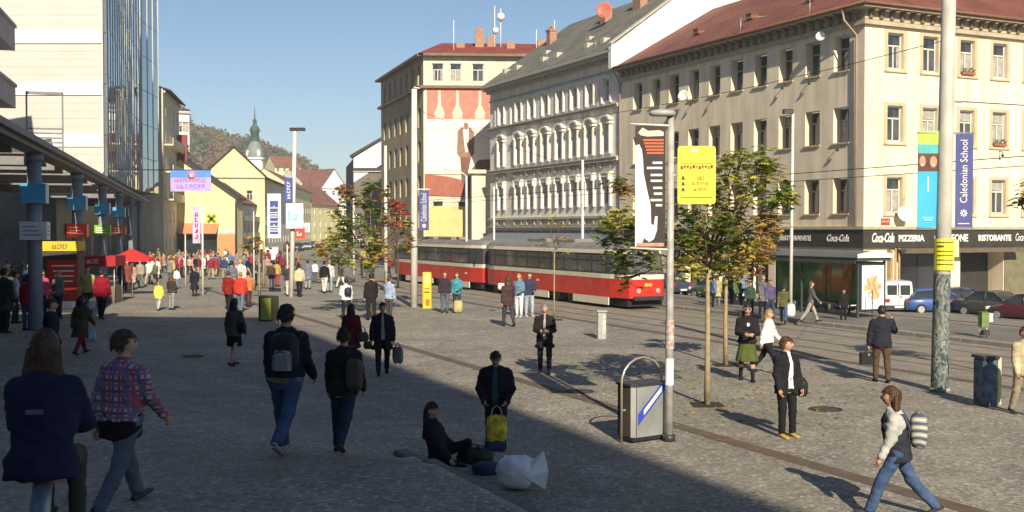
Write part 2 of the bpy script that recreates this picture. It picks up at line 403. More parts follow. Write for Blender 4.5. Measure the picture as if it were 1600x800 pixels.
# ================================================================ RIGHT CORNER BUILDING
AZ = math.atan2(N[1], N[0])            # local x = away from the street, local y = along it
H0 = CZ+1.0                            # local height of the camera level
CORN = xy(49.6, 46.4)
M_PLASTER = mat('cream_plaster', (.77, .665, .49), .9, .09, .45, bump=.15, bscale=14, det=8)
streaks(M_PLASTER)
M_MOULD = mat('cornice_stone', (.42, .36, .25), .85, .15, 2)
M_TILE = None
def tile_mat(name, c1, c2, rot=0, rows=5.5):
    m = bpy.data.materials.new(name); m.use_nodes = True; t = m.node_tree; b = t.nodes['Principled BSDF']; nn = t.nodes.new; L = t.links.new
    tc = nn('ShaderNodeTexCoord'); br = nn('ShaderNodeTexBrick'); mp = nn('ShaderNodeMapping'); mp.inputs['Rotation'].default_value = (0, 0, rot)
    L(tc.outputs['Object'], mp.inputs[0]); L(mp.outputs[0], br.inputs['Vector'])
    br.inputs['Scale'].default_value = 1; br.inputs['Brick Width'].default_value = .25; br.inputs['Row Height'].default_value = .2; br.inputs['Mortar Size'].default_value = .018
    br.inputs['Color1'].default_value = (*c1, 1); br.inputs['Color2'].default_value = (*c2, 1); br.inputs['Mortar'].default_value = (c1[0]*.35, c1[1]*.35, c1[2]*.35, 1)
    n = nn('ShaderNodeTexNoise'); n.inputs['Scale'].default_value = .5; n.inputs['Detail'].default_value = 7; L(tc.outputs['Object'], n.inputs['Vector'])
    mr = nn('ShaderNodeMapRange'); mr.inputs[1].default_value = .3; mr.inputs[2].default_value = .7; mr.inputs[3].default_value = .7; mr.inputs[4].default_value = 1.25; L(n.outputs['Fac'], mr.inputs[0])
    v = nn('ShaderNodeVectorMath'); v.operation = 'SCALE'; L(br.outputs['Color'], v.inputs[0]); L(mr.outputs[0], v.inputs['Scale']); L(v.outputs[0], b.inputs['Base Color'])
    bp = nn('ShaderNodeBump'); bp.inputs['Strength'].default_value = .8; bp.inputs['Distance'].default_value = .03; L(br.outputs['Fac'], bp.inputs['Height']); bp.invert = True; L(bp.outputs[0], b.inputs['Normal'])
    b.inputs['Roughness'].default_value = .8; return m
M_TILE = tile_mat('red_roof_tiles', (.20, .062, .04), (.26, .085, .055))
M_SLATE = tile_mat('grey_roof_slate', (.17, .16, .13), (.21, .2, .165))
M_SIGN = mat('dark_fascia', (.04, .036, .03), .6, .2, 3)
M_LET = mat('white_lettering', (.75, .72, .66), .6, .03, 3)
B = empty('corner_building', (CORN[0], CORN[1], -1.0), AZ, 'cream three storey corner building with red tiled roof and pizzeria below', 'building')
sidec = [1.96+2.6*k for k in range(10)]; frontc = [2.41, 5.25, 8.36, 11.2, 14.1, 17, 19.9, 22.8]
LS = 28.1; LF = 26.0; ZE = H0+12.5
rows = [(H0+9.65, H0+11.8), (H0+5.3, H0+7.45), (H0+1.0, H0+3.15)]
opsS = [(c-.68, c+.68, a, b, .58) for c in sidec for a, b in rows]+[(c-.95, c+.95, .3, 3.2, .5) for c in sidec]
opsF = [(c-.62, c+.62, a, b, .26) for c in frontc for a, b in rows]+[(2.75, 6.9, .35, 3.25, .5), (7.9, 11.7, .02, 3.3, 1.2), (13.2, 16.2, .3, 3.2, .5), (17.5, 21, .3, 3.2, .5)]
mb = MB()
facade(mb, (0, 0), (0, 1), (-1, 0), LS, 0, ZE, opsS)
facade(mb, (0, 0), (1, 0), (0, -1), LF, 0, ZE, opsF)
mb.quad((0, LS, 0), (14, LS, 0), (14, LS, ZE), (0, LS, ZE)); mb.quad((LF, 0, 0), (LF, 14, 0), (LF, 14, ZE), (LF, 0, ZE))
mb.build('wall', M_PLASTER, B)
for i, (a, b) in enumerate(rows):
    for c in sidec: place_window(B, (0, 0), (0, 1), (-1, 0), c, a+.04, 1.34, b-a-.06, .56, fm=mat('dull_frame', (.36, .33, .28), .6, .1, 5), curt=.3)
    for c in frontc: place_window(B, (0, 0), (1, 0), (0, -1), c, a+.04, 1.22, b-a-.06, .24, curt=.75)
# surround bands and sills, one per window
M_TRIM = mat('yellow_ochre_trim', (.50, .41, .25), .85, .12, 2)
h_ = rows[0][1]-rows[0][0]; mb = MB()
for x0_, x1_, z0_, z1_ in ((-.86, -.63, -.1, h_+.2), (.63, .86, -.1, h_+.2), (-.63, .63, h_+.01, h_+.2)): mb.box(x0_, -.03, z0_, x1_, -.001, z1_)
mb.box(-.9, -.1, -.2, .9, -.001, -.101); sur = mb.mesh('window_surround', M_TRIM)
mb = MB(); mb.box(-.1, -.75, -.1, -.001, .75, 0); sill = mb.mesh('window_sill', M_TRIM)
for a, b in rows:
    for c in frontc: link('window_surround', sur, B, (c, 0, a))
    for c in sidec: link('window_sill', sill, B, (0, c, a))
# cornice with brackets
mb = MB()
mb.obox((-.25, -.25, ZE-.35), (.25, 0, 0), (0, LS+.25, 0), (0, 0, .25)); mb.obox((0.001, -.25, ZE-.35), (LF, 0, 0), (0, .25, 0), (0, 0, .25))
mb.obox((-.75, -.75, ZE+.55), (.75, 0, 0), (0, LS+.75, 0), (0, 0, .22)); mb.obox((.001, -.75, ZE+.55), (LF, 0, 0), (0, .75, 0), (0, 0, .22))
mb.obox((-.05, -.05, ZE-.02), (.05, 0, 0), (0, LS, 0), (0, 0, .55)); mb.obox((.001, -.05, ZE-.02), (LF, 0, 0), (0, .05, 0), (0, 0, .55))
mb.build('cornice', M_MOULD, B)
bk = MB(); bk.prism([(0, 0), (.14, .02), (.2, .3), (.55, .36), (.58, .5), (0, .5)], 1, -.13, .13); bkm = bk.mesh('bracket', mat('bracket_brown', (.22, .16, .1), .85, .2, 4))
for k in range(34): link('bracket', bkm, B, (-.055, .4+k*.82, ZE+.03), math.pi)
for k in range(31): link('bracket', bkm, B, (.35+k*.82, -.055, ZE+.03), -math.pi/2)
# roof
rz = ZE+.78; sl = .575; RX = 9.0
mb = MB(); q = .8
mb.add([(-q, -q, rz), (-q, LS, rz), (RX, LS, rz+sl*(RX+q)), (RX, RX, rz+sl*(RX+q)), (LF, -q, rz), (LF, RX, rz+sl*(RX+q))], [(0, 1, 2, 3), (0, 3, 5, 4)])
mb.add([(-q, -q, rz-.12), (-q, LS, rz-.12), (LF, -q, rz-.12), (-q, -q, rz), (-q, LS, rz), (LF, -q, rz)], [(0, 1, 4, 3), (0, 3, 5, 2)])
mb.build('roof', M_TILE, B)
M_COPPER = mat('rusty_gutter', (.19, .085, .05), .6, .25, 4)
mb = MB(); mb.tube([(-q-.08, -q-.08, rz-.02), (-q-.08, LS, rz-.02)], .09, 8); mb.tube([(-q-.08, -q-.08, rz-.02), (LF, -q-.08, rz-.02)], .09, 8); mb.build('gutter', M_COPPER, B)
for nm, pts in (('downpipe', [(-.85, 1.0, rz-.1), (-.8, .9, rz-.8), (-.15, .55, ZE-.9), (-.12, .55, 4.9)]), ('downpipe', [(-.85, LS-.2, rz-.1), (-.15, LS-.2, ZE-.4), (-.12, LS-.2, 1)])):
    mb = MB(); mb.tube(pts, .065, 8); mb.build(nm, mat('pinkish_pipe', (.33, .24, .19), .6, .15, 4), B)
hm = MB(); hm.box(-.35, -.3, 0, .35, .3, .35); hm.box(-.4, -.35, .35, .4, .35, .4); hme = hm.mesh('roof_hatch', M_COPPER)
for yy, xx in ((7.5, 2.5), (13.5, 2.2), (20, 2.2), (2.8, 3.5)): link('roof_hatch', hme, B, (xx, yy, rz+sl*(xx+q)-.05))
mb = MB()
for yy in (4.2, 11.2):
    mb.tube([(-.6, yy, rz), (-.55, yy, rz+1.2)], .03, 5); mb.tube([(-.55, yy, rz+1.1), (.8, yy-1.2, rz+1.2)], .015, 4)
mb.build('snow_wire', M_GALV, B)
# ledge, fascia and lettering
mb = MB()
slab(mb, (0, 0), (0, 1), (-1, 0), 0, LS, 4.72, 4.9, .3); slab(mb, (-.3, 0), (1, 0), (0, -1), 0, LF+.3, 4.72, 4.9, .3)
mb.build('ledge', M_MOULD, B)
mb = MB(); slab(mb, (0, 0), (0, 1), (-1, 0), 0, LS-1, 3.62, 4.715, .2); slab(mb, (-.2, 0), (1, 0), (0, -1), 0, 14.2, 3.62, 4.715, .2); mb.build('fascia_board', M_SIGN, B)
def ftext(t, s0, s1, z, size, shear=0, sp=1, bold=0): put_text(t, size, ((s0+s1)/2, -.225, z), (1, 0, 0), (0, 0, 1), M_LET, B, .03, width=s1-s0, shear=shear, spacing=sp, bold=bold)
def stext(t, s0, s1, z, size, shear=0, bold=0): put_text(t, size, (-.225, (s0+s1)/2, z), (0, -1, 0), (0, 0, 1), M_LET, B, .03, width=abs(s1-s0), shear=shear, bold=bold)
ftext('Coca-Cola', .45, 2.2, 4.2, .78, .35, .9, .02); ftext('PIZZERIA', 2.55, 4.65, 4.17, .5, bold=.025); ftext('CORLEONE', 5.45, 8.3, 4.17, .62, bold=.02); ftext('RISTORANTE', 9.2, 12.1, 4.17, .5, bold=.025); ftext('Coca-Cola', 12.5, 14.0, 4.2, .7, .35)
stext('Coca-Cola', 1.0, 2.9, 4.17, .6, .35, .015); stext('RISTORANTE', 4.4, 7.4, 4.15, .42, bold=.02); stext('CORLEONE', 8.4, 11.4, 4.15, .5, bold=.02); stext('PIZZERIA', 12.6, 15.4, 4.15, .45, bold=.02)
# shop windows
for (a, b, z0, z1, dp, st) in ((2.75, 6.9, .35, 3.25, .5, 'two'), (13.2, 16.2, .3, 3.2, .5, 'two'), (17.5, 21, .3, 3.2, .5, 'two')):
    place_window(B, (0, 0), (1, 0), (0, -1), (a+b)/2, z0+.03, b-a-.03, z1-z0-.05, dp-.02, st, M_DKMET, M_GLASSB)
for c in sidec: place_window(B, (0, 0), (0, 1), (-1, 0), c, .33, 1.87, 2.84, .48, 'two', M_DKMET, M_GLASSB)
mb = MB(); slab(mb, (0, 0), (1, 0), (0, -1), 11.75, 14.3, .02, 3.3, .06); mb.build('olive_panel', mat('olive_panel', (.16, .15, .085), .8, .2, 2), B)
mb = MB(); mb.box(7.95, 1.2, .02, 11.65, 1.25, 3.3); mb.build('passage_door', mat('dark_doors', (.03, .028, .025), .7, .2, 3), B)
mb = MB(); slab(mb, (0, 0), (1, 0), (0, -1), 2.5, 12.5, 3.32, 3.55, .9); mb.prism([(-.95, 3.3), (-.05, 3.58), (-.05, 3.62), (-.95, 3.42)], 0, 2.4, 12.6); mb.build('awning', mat('brown_awning', (.13, .1, .07), .9, .2, 3), B)
mb = MB()
for s in (2.2, 2.5): mb.cyl(s, -.35, .1, 3.6, .06, 10)
mb.box(1.85, -.3, .1, 2.05, -.02, 3.5); mb.build('door_post', mat('tan_wood', (.38, .25, .12), .6, .2, 4), B)
mb = MB(); mb.box(1.35, -.035, H0+.28, 2.05, 0, H0+.68); mb.build('street_plate', mat('red_enamel', (.42, .06, .045), .4, .05, 2), B)
put_marks(12, .14, (1.7, -.042, H0+.5), (1, 0, 0), (0, 0, 1), M_LET, B, .006, width=.58)
def dish(par, c, ndir, r, m):
    mb = MB(); prof = [(0.001, 0), (r*.4, .02), (r*.75, .07), (r, .14), (r*.98, .15), (r*.73, .09), (r*.4, .04), (.001, .02)]
    mb.lathe(prof, n=18); mb.tube([(0, -r*.9, .12), (0, -.1, r*.9)], .015, 5); mb.tube([(0, 0, 0), (0, 0, -.25)], .03, 6); mb.box(-.04, -.14, r*.85, .04, -.06, r*.95)
    o = mb.build('satellite_dish', m, par); o.rotation_euler = Vector(ndir).to_track_quat('Z', 'Y').to_euler(); o.location = c; return o
dish(B, (2.75, -.45, H0+.9), (-.3, -1, .35), .48, M_WHITE); dish(B, (-.5, 18.1, H0+9.9), (-1, -.5, .3), .42, M_WHITE); dish(B, (-.45, 3.3, H0+11.9), (-1, -.8, .3), .3, M_WHITE)
fb = MB(); fb.box(-.55, -.1, 0, .55, .1, .16); rr = random.Random(3)
for k in range(60):
    x = rr.uniform(-.55, .55); z = rr.uniform(.1, .38); y = rr.uniform(-.14, .12); a = rr.uniform(0, 3); d = .06
    fb.add([(x-d*math.cos(a), y-d*math.sin(a), z), (x+d*math.cos(a), y+d*math.sin(a), z), (x, y, z+.1)], [(0, 1, 2)], 1)
fbm = fb.mesh('flower_box', [mat('terracotta', (.3, .12, .07), .8), mat('geranium', (.13, .12, .04), .8, .6, 9)])
link('flower_box', fbm, B, (8.36, -.05, rows[0][0]+.02)); link('flower_box', fbm, B, (11.2, -.05, rows[1][0]+.02)); link('flower_box', fbm, B, (20, -.05, rows[1][0]+.02))
lm = MB(); lm.tube([(0, 0, 0), (0, .25, -.05), (0, .28, -.25)], .03, 6); lm.ball((0, .28, -.3), .1, 8, 5); lmm = lm.mesh('wall_lamp', M_DKMET)
for (c, z) in ((sidec[1], rows[0][0]-.15), (sidec[2], rows[0][0]-.15), (sidec[5], rows[0][0]-.15), (sidec[6], rows[0][0]-.15), (sidec[0], rows[1][0]-.15)): link('wall_lamp', lmm, B, (0, c, z), math.pi/2)
link('wall_lamp', lmm, B, (11.2, 0, rows[1][0]-.3), math.pi)

# ================================================================ WHITE ORNATE BUILDING
WC = xy(49.6+28.1, 46.4)
M_STUC = mat('white_stucco', (.84, .80, .70), .9, .1, .7, bump=.15, det=8)
streaks(M_STUC, .8, 1.06)
M_ORN = mat('stucco_ornament', (.76, .72, .62), .9, .15, 3)
M_LEDG = mat('stone_ledge', (.46, .42, .34), .9, .2, 3)
W = empty('white_ornate_building', (WC[0], WC[1], -1.0), AZ, 'white stucco building with arched window hoods and a grey slate roof', 'building')
t0 = 28.1; WL = 26.3; WE = H0+14.2
wc = [30.2-t0, 33.0-t0, 35.8-t0, 38.6-t0, 41.5-t0, 44.5-t0, 47.35-t0, 51.4-t0]
wr = [(H0+10.9, H0+12.7), (H0+6.6, H0+9.0), (H0+2.2, H0+4.5)]
mb = MB(); ops = [(c-.55, c+.55, a, b, .3) for c in wc for a, b in wr]+[(c-1.05, c+1.05, .3, 3.4, .4) for c in wc[:7]]
facade(mb, (0, 0), (0, 1), (-1, 0), WL, 0, WE, ops)
mb.quad((0, WL, 0), (12, WL, 0), (12, WL, WE), (0, WL, WE))
mb.build('wall', M_STUC, W)
for a, b in wr:
    for c in wc: place_window(W, (0, 0), (0, 1), (-1, 0), c, a+.03, 1.08, b-a-.05, .28, curt=.4)
for c in wc[:7]: place_window(W, (0, 0), (0, 1), (-1, 0), c, .33, 2.07, 3.02, .38, 'two', M_DKMET, M_GLASSB)
mb = MB()
for z0, z1, o in ((H0+5.75, H0+6.0, .35), (H0+6.0, H0+6.12, .42), (H0+10.2, H0+10.4, .3), (H0+10.4, H0+10.5, .38), (H0+1.0, H0+1.2, .3), (H0+.0, H0+.2, .35), (H0+.2, H0+.3, .42), (H0+13.2, H0+13.35, .15)):
    slab(mb, (0, 0), (0, 1), (-1, 0), 0, WL, z0, z1, o)
mb.build('string_course', M_LEDG, W)
mb = MB(); slab(mb, (0, 0), (0, 1), (-1, 0), -.0, WL, WE-.15, WE+.1, .35); slab(mb, (0, 0), (0, 1), (-1, 0), 0, WL+.1, WE+.1, WE+.4, .8); slab(mb, (0, 0), (0, 1), (-1, 0), 0, WL+.1, WE+.4, WE+.62, 1.0)
mb.build('cornice', mat('grey_stone_cornice', (.40, .37, .30), .9, .12, 2), W)
# hoods, pilasters, sill consoles
hood = MB()
hood.box(-.28, -.82, 0, 0, -.62, 2.7); hood.box(-.28, .62, 0, 0, .82, 2.7)           # pilasters (local x negative = outwards)
for k in range(9):                                                                      # segmental arch
    a0 = math.pi*(.12+.76*k/9); a1 = math.pi*(.12+.76*(k+1)/9)
    p = lambda a, r: (r*math.cos(a)*1.0, 2.55+r*math.sin(a)*.72)
    (y0, z0), (y1, z1) = p(a0, .82), p(a1, .82); (y2, z2), (y3, z3) = p(a1, 1.06), p(a0, 1.06)
    hood.add([(0, y0, z0), (0, y1, z1), (0, y2, z2), (0, y3, z3), (-.38, y0, z0), (-.38, y1, z1), (-.38, y2, z2), (-.38, y3, z3)], [(0, 1, 5, 4), (2, 3, 7, 6), (4, 5, 6, 7), (1, 2, 6, 5), (3, 0, 4, 7)])
hood.ball((-.12, 0, 2.85), (.12, .4, .28), 10, 6); hood.box(-.42, -1.0, 2.5, 0, -.6, 2.64); hood.box(-.42, .6, 2.5, 0, 1.0, 2.64)
hm_ = hood.mesh('arched_hood', M_ORN)
hd2 = MB(); hd2.box(-.35, -.95, 2.75, 0, .95, 2.9); hd2.box(-.28, -.85, 2.45, 0, .85, 2.75); hd2.box(-.22, -.85, 0, 0, -.62, 2.45); hd2.box(-.22, .62, 0, 0, .85, 2.45); hd2.box(-.38, -.85, 2.2, -.22, -.62, 2.75); hd2.box(-.38, .62, 2.2, -.22, .85, 2.75)
h2 = hd2.mesh('window_hood', M_ORN)
hd3 = MB(); hd3.box(-.2, -.8, -.1, 0, -.6, 2.1); hd3.box(-.2, .6, -.1, 0, .8, 2.1); hd3.box(-.26, -.9, 1.95, 0, .9, 2.12)
h3 = hd3.mesh('window_hood', M_ORN)
con = MB(); con.box(-.22, -.95, -.5, 0, -.7, 0); con.box(-.22, .7, -.5, 0, .95, 0); con.box(-.12, -.6, -.42, 0, .6, -.08); cm = con.mesh('console', M_LEDG)
for i, c in enumerate(wc):
    link('arched_hood', hm_, W, (-.002, c, wr[1][0]-.2)); link('window_hood', h2, W, (-.002, c, wr[2][0]-.2)); link('window_hood', h3, W, (-.002, c, wr[0][0]-.1))
    link('console', cm, W, (-.003, c, H0+5.75)); link('console', cm, W, (-.003, c, H0+1.0))
mids = [(a+b)/2 for a, b in zip(wc, wc[1:])]+[wc[-1]+1.6]
pm = MB(); pm.box(-.1, -.22, 0, 0, .22, 2.5); pmm = pm.mesh('pilaster', M_ORN)
for c in mids: link('pilaster', pmm, W, (-.001, c, H0+10.52))
db = MB(); db.box(-.28, -.09, 0, 0, .09, .3); dbm = db.mesh('dentil', M_LEDG)
for k in range(52): link('dentil', dbm, W, (-.352, .3+k*.5, WE-.2))
# roof and party wall
RB = 9.5; rs = .70; z0 = WE+.62
mb = MB(); mb.add([(-1.0, 0.2, z0), (-1.0, WL+.2, z0), (RB, WL+.2, z0+rs*(RB+1)), (RB, 0.2, z0+rs*(RB+1)), (20, WL+.2, z0+1), (20, .2, z0+1)], [(0, 1, 2, 3), (3, 2, 4, 5)]); mb.build('roof', M_SLATE, W)
M_GW = mat('white_gable_plaster', (.80, .79, .76), .9, .05, .6)
mb = MB(); g = [(-1.0, z0-1.6), (-1.0, z0+.35), (-.6, z0+.45), (RB, z0+.5+rs*(RB+1)), (21, z0+.9), (21, 0), (0, 0), (0, z0-1.6)]
mb.prism(g, 1, -.32, .21); mb.build('party_wall', M_GW, W)
mb = MB(); mb.prism([(-1.06, z0+.36), (RB, z0+.52+rs*(RB+1)), (RB, z0+.66+rs*(RB+1)), (-1.06, z0+.5)], 1, -.38, .27); mb.build('coping', M_LEDG, W)
M_BRK = mat('chimney_brick', (.36, .2, .13), .9, .25, 6, bump=.3)
for (x, y, hh, wx) in ((7.2, 8.5, 2.3, 1.4), (6.5, 13.5, 2.0, 1.0), (10, -1.2, 2.6, 1.8), (5.5, 23, 2.0, .8)):
    mb = MB(); zz = z0+rs*(x+1)-.6; mb.bbox(x-.4, y-wx/2, zz, x+.4, y+wx/2, zz+hh, .03); mb.box(x-.48, y-wx/2-.08, zz+hh-.25, x+.48, y+wx/2+.08, zz+hh-.1)
    for k in (-.25, .25): mb.cyl(x, y+k*wx, zz+hh, zz+hh+.35, .14, 8)
    mb.build('chimney', M_BRK, W)
dish(W, (5.2, 11.6, z0+rs*6+1.6), (-.9, -1, .1), .75, mat('orange_dish', (.45, .14, .09), .5, .1, 3))
for k in range(9): mb = MB(); y = 1.5+k*2.9; mb.box(.8, y-.3, z0+rs*1.8-.05, 1.5, y+.3, z0+rs*1.8+.5) if k % 3 else mb.box(2.6, y-.4, z0+rs*3.6-.1, 3.2, y+.4, z0+rs*3.6+.4); mb.build('skylight', M_LEDG, W)
mb = MB(); slab(mb, (0, 0), (0, 1), (-1, 0), .5, WL-.3, 3.7, 4.5, .25); mb.build('fascia_board', mat('blue_grey_fascia', (.09, .10, .13), .6, .15, 2), W)
mb = MB(); mb.prism([(-1.9, 3.5), (-.2, 4.35), (-.2, 4.42), (-1.9, 3.6)], 1, 1, WL-1); mb.build('awning', mat('blue_grey_awning', (.15, .17, .2), .8, .15, 2), W)
mb = MB(); mb.box(-.32, 3.6, 3.8, -.25, 5.6, 4.5); mb.build('blue_sign', mat('blue_enamel', (.05, .11, .4), .4), W)
for k in range(3): mb = MB(); y = 3+k*9; mb.tube([(-.6, y, WE+1.0), (-.6, y, WE+1.9)], .03, 5); mb.build('roof_rod', M_GALV, W)

# ================================================================ BUILDING WITH THE GIANT POSTER
def corner_building(): pass
PB0 = P(662, 359, 122); ang = math.atan2(.06, 1)
M_TANSHADE = mat('shaded_tan_plaster', (.42, .35, .235), .9, .12, .7, det=8); M_CRM = mat('pale_cream_plaster', (.66, .6, .45), .9, .08, 1); streaks(M_TANSHADE, .75); streaks(M_CRM)
A = empty('poster_building', (PB0.x, PB0.y, 0), ang, 'tall tan corner building carrying a giant painted poster and red roof', 'building')
zc = lambda dz: CZ+dz
LW = 16.5; LD = 23.0; dl = Vector((-.3376, 1, 0)).normalized(); dl = Matrix.Rotation(-ang, 3, 'Z') @ dl; nl = (-dl.y, dl.x)
ZT = zc(19.6)
mb = MB()
fc = [1.2, 3.0, 4.9, 6.7, 11.4, 16.0]
of = [(c-.65, c+.65, zc(16.6), zc(18.6), .25) for c in (1.6, 3.6, 6.1, 10.6)]+[(c-.6, c+.6, zc(1), zc(3.2), .25) for c in (1.6, 4.4, 8.5)]
facade(mb, (0, 0), (1, 0), (0, -1), LW, 0, ZT, of)
rowz = [(16.2, 18.6), (11.6, 13.8), (7.7, 10), (3.9, 6.1), (0.2, 2.4)]
ol = [(k*3.1+1.2, k*3.1+2.7, zc(a), zc(b), .3) for k in range(7) for a, b in rowz]
facade(mb, (0, 0), (dl.x, dl.y), nl, LD, 0, ZT, ol)
mb.quad((LW, 0, 0), (LW, 12, 0), (LW, 12, ZT), (LW, 0, ZT))
mb.build('wall', [M_CRM, M_TANSHADE], A)
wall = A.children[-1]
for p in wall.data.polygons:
    if p.center.x < -.02: p.material_index = 1  # left face: grazing shade put into the darker plaster colour
for c in (1.6, 3.6, 6.1, 10.6): place_window(A, (0, 0), (1, 0), (0, -1), c, zc(16.63), 1.26, 1.95, .23, curt=.5)
for c in (1.6, 4.4, 8.5): place_window(A, (0, 0), (1, 0), (0, -1), c, zc(1.03), 1.16, 2.15, .23)
for k in range(7):
    for a, b in rowz: place_window(A, (0, 0), (dl.x, dl.y), nl, k*3.1+1.95, zc(a)+.03, 1.46, b-a-.05, .28, curt=.3)
mb = MB()
for z0_, z1_, o_ in ((16.1-.3, 16.1, .5), (19.6-.25, 19.62, .8)):
    slab(mb, (0, 0), (1, 0), (0, -1), 0, LW, zc(z0_), zc(z1_), o_); slab(mb, (0, 0), (dl.x, dl.y), nl, -.3, LD, zc(z0_), zc(z1_), o_)
mb.build('cornice', mat('dark_brown_cornice', (.2, .13, .08), .8, .2, 2), A)
mb = MB(); zr = ZT+.03; e1 = (dl.x*LD, dl.y*LD)
mb.add([(-.5, -.8, zr), (LW, -.8, zr), (LW, 8, zr+2.6), (2, 8, zr+2.6), (e1[0]-.5, e1[1], zr), (e1[0]+4, e1[1], zr+2.6)], [(0, 1, 2, 3), (0, 3, 5, 4)]); mb.build('roof', tile_mat('red_sheet_roof', (.27, .05, .035), (.3, .06, .04)), A)
for x, y, hh in ((6.4, 5, 3.8), (7.8, 5.5, 3), (10, 4, 2.2), (13.6, 4, 2.4), (4.2, 4.4, 2)):
    mb = MB(); mb.bbox(x-.5, y-.4, ZT+.8, x+.5, y+.4, ZT+hh, .04); mb.build('chimney', M_BRK, A)
for x, y, hh in ((8.2, 5, 6.5), (8.9, 5, 6.2), (3.4, 2, 4.2), (15, 3, 4.5), (13, 4, 3.6)): mb = MB(); mb.tube([(x, y, ZT), (x, y, ZT+hh)], .05, 5); mb.build('antenna', M_WHITE, A)
for x, z, r_ in ((8.9, 5.2, .5), (8.3, 3.6, .4)): mb = MB(); mb.ball((x, 4.9, ZT+z), r_, 10, 6); mb.build('antenna_drum', M_WHITE, A)
# poster: flat print
PM = {}
def flat(name, rgb, v=.04): return mat(name, rgb, .7, v, 2)
mb = MB(); fx = lambda px: (px-662)/1700*122; fz = lambda py: zc((359-py)/1700*122)
x0, x1 = fx(664), LW-.3
mb.box(x0, -.12, fz(272)-.001, x1, -.02, fz(135)); po = mb.build('giant_poster', flat('poster_cream', (.80, .72, .60)), A)
def flatpoly(pts, m, d, nm='poster_print'):
    b = MB(); b.add([(fx(a), -.12-d, fz(c)) for a, c in pts], [tuple(range(len(pts)))]); b.build(nm, m, po)
RED = flat('poster_red', (.58, .20, .14), .2)
flatpoly([(667, 136), (790, 136), (790, 187), (667, 187)], RED, .004)
for cx in (687, 715, 750):   # pale bottle shapes
    flatpoly([(cx-2, 142), (cx+2, 142), (cx+2.5, 165), (cx+8, 176), (cx+7, 186), (cx-7, 186), (cx-8, 176), (cx-2.5, 165)], flat('poster_pale', (.74, .50, .40)), .008)
BR = flat('poster_brown', (.16, .075, .05), .2)
flatpoly([(664, 272), (700, 276), (725, 282), (790, 300), (790, 310), (664, 305)], flat('poster_rust', (.33, .11, .07), .15), .004)
flatpoly([(715, 205), (722, 199), (735, 199), (741, 208), (741, 240), (735, 246), (718, 246), (714, 240)], flat('poster_jacket', (.26, .15, .10), .2), .010)
flatpoly([(723, 200), (733, 200), (731, 238), (727, 238)], flat('poster_shirt', (.75, .68, .6)), .014)
flatpoly([(725, 192), (731, 192), (732, 199), (729, 202), (725, 200)], flat('poster_skin', (.3, .14, .09)), .014)
flatpoly([(719, 246), (736, 246), (733, 262), (730, 290), (722, 290), (720, 262)], BR, .008)
flatpoly([(734, 268), (748, 250), (790, 247), (790, 300), (728, 300)], BR, .006)
mb = MB(); mb.box(fx(664), -.1, 0.02, LW, -.02, fz(322)); mb.build('shopfront_panel', mat('yellow_plaster', (.62, .50, .22), .9, .1, 1), A)
mb = MB(); mb.box(fx(752)-1.2, -6, 0, fx(752)+1.6, -.2, zc(6)); mb.box(fx(752)-1.6, -6.4, zc(6), fx(752)+2, -.2, zc(6.4)); o = mb.build('annex', M_CRM, A)
# ================================================================ LEFT SIDE: ARCADE
LD_ = Vector((-.2757, .9612, 0)).normalized(); LAZ = math.atan2(-LD_.x, LD_.y)
C0 = Vector((-16.66, 38, 0)); LX = Vector((LD_.y, -LD_.x, 0))
def LP(x, y, z=0): p = C0+LX*x+LD_*y; return Vector((p.x, p.y, z))
M_COL = mat('blue_grey_column_paint', (.24, .26, .30), .55, .12, 3)
M_BEAM = mat('canopy_beam_grey', (.19, .185, .19), .6, .15, 3)
cn = empty('arcade_canopy', C0, LAZ, 'long grey steel canopy with pale panels running along the left shopping arcade', 'canopy')
mb = MB(); mb.box(-.3, -22, 6.36, .35, 75, 6.78); mb.box(.35, -22, 6.5, .55, 75, 6.7); mb.build('edge_beam', M_BEAM, cn)
cb = MB(); cb.box(-7.1, -.14, 6.2, -.31, .14, 6.5); cbm = cb.mesh('cross_beam', M_BEAM)
for k in range(-8, 26): link('cross_beam', cbm, cn, (0, k*2.75, 0 if k % 5 else -.25))
M_CPAN = mat('pale_canopy_panel', (.62, .60, .54), .5, .1, 2); _t = M_CPAN.node_tree; _tr = _t.nodes.new('ShaderNodeBsdfTranslucent'); _tr.inputs[0].default_value = (.7, .68, .6, 1); _mx = _t.nodes.new('ShaderNodeMixShader'); _mx.inputs[0].default_value = .55
_t.links.new(_t.nodes['Principled BSDF'].outputs[0], _mx.inputs[1]); _t.links.new(_tr.outputs[0], _mx.inputs[2]); _t.links.new(_mx.outputs[0], _t.nodes['Material Output'].inputs[0])
pb = MB(); pb.box(-7.0, .1, 6.55, -.35, 2.6, 6.6); pbm = pb.mesh('roof_panel', M_CPAN)
for k in range(-8, 26):
    if k % 3 != 2: link('roof_panel', pbm, cn, (0, k*2.75, 0))
colcols = [('white', (.62, .62, .60)), ('red', (.62, .07, .04)), ('green', (.16, .42, .04)), ('orange red', (.66, .11, .03)), (None, None), (None, None)]
ordn = ['first', 'second', 'third', 'fourth', 'fifth', 'sixth']
M_BLUEB = mat('sky_blue_acrylic', (.10, .36, .60), .35, .1, 1.5)
cyl = MB(); cyl.cyl(0, 0, -.3, 6.35, .24, 24); cyl.cyl(0, 0, 6.1, 6.36, .31, 24); cylm = cyl.mesh('shaft', M_COL)
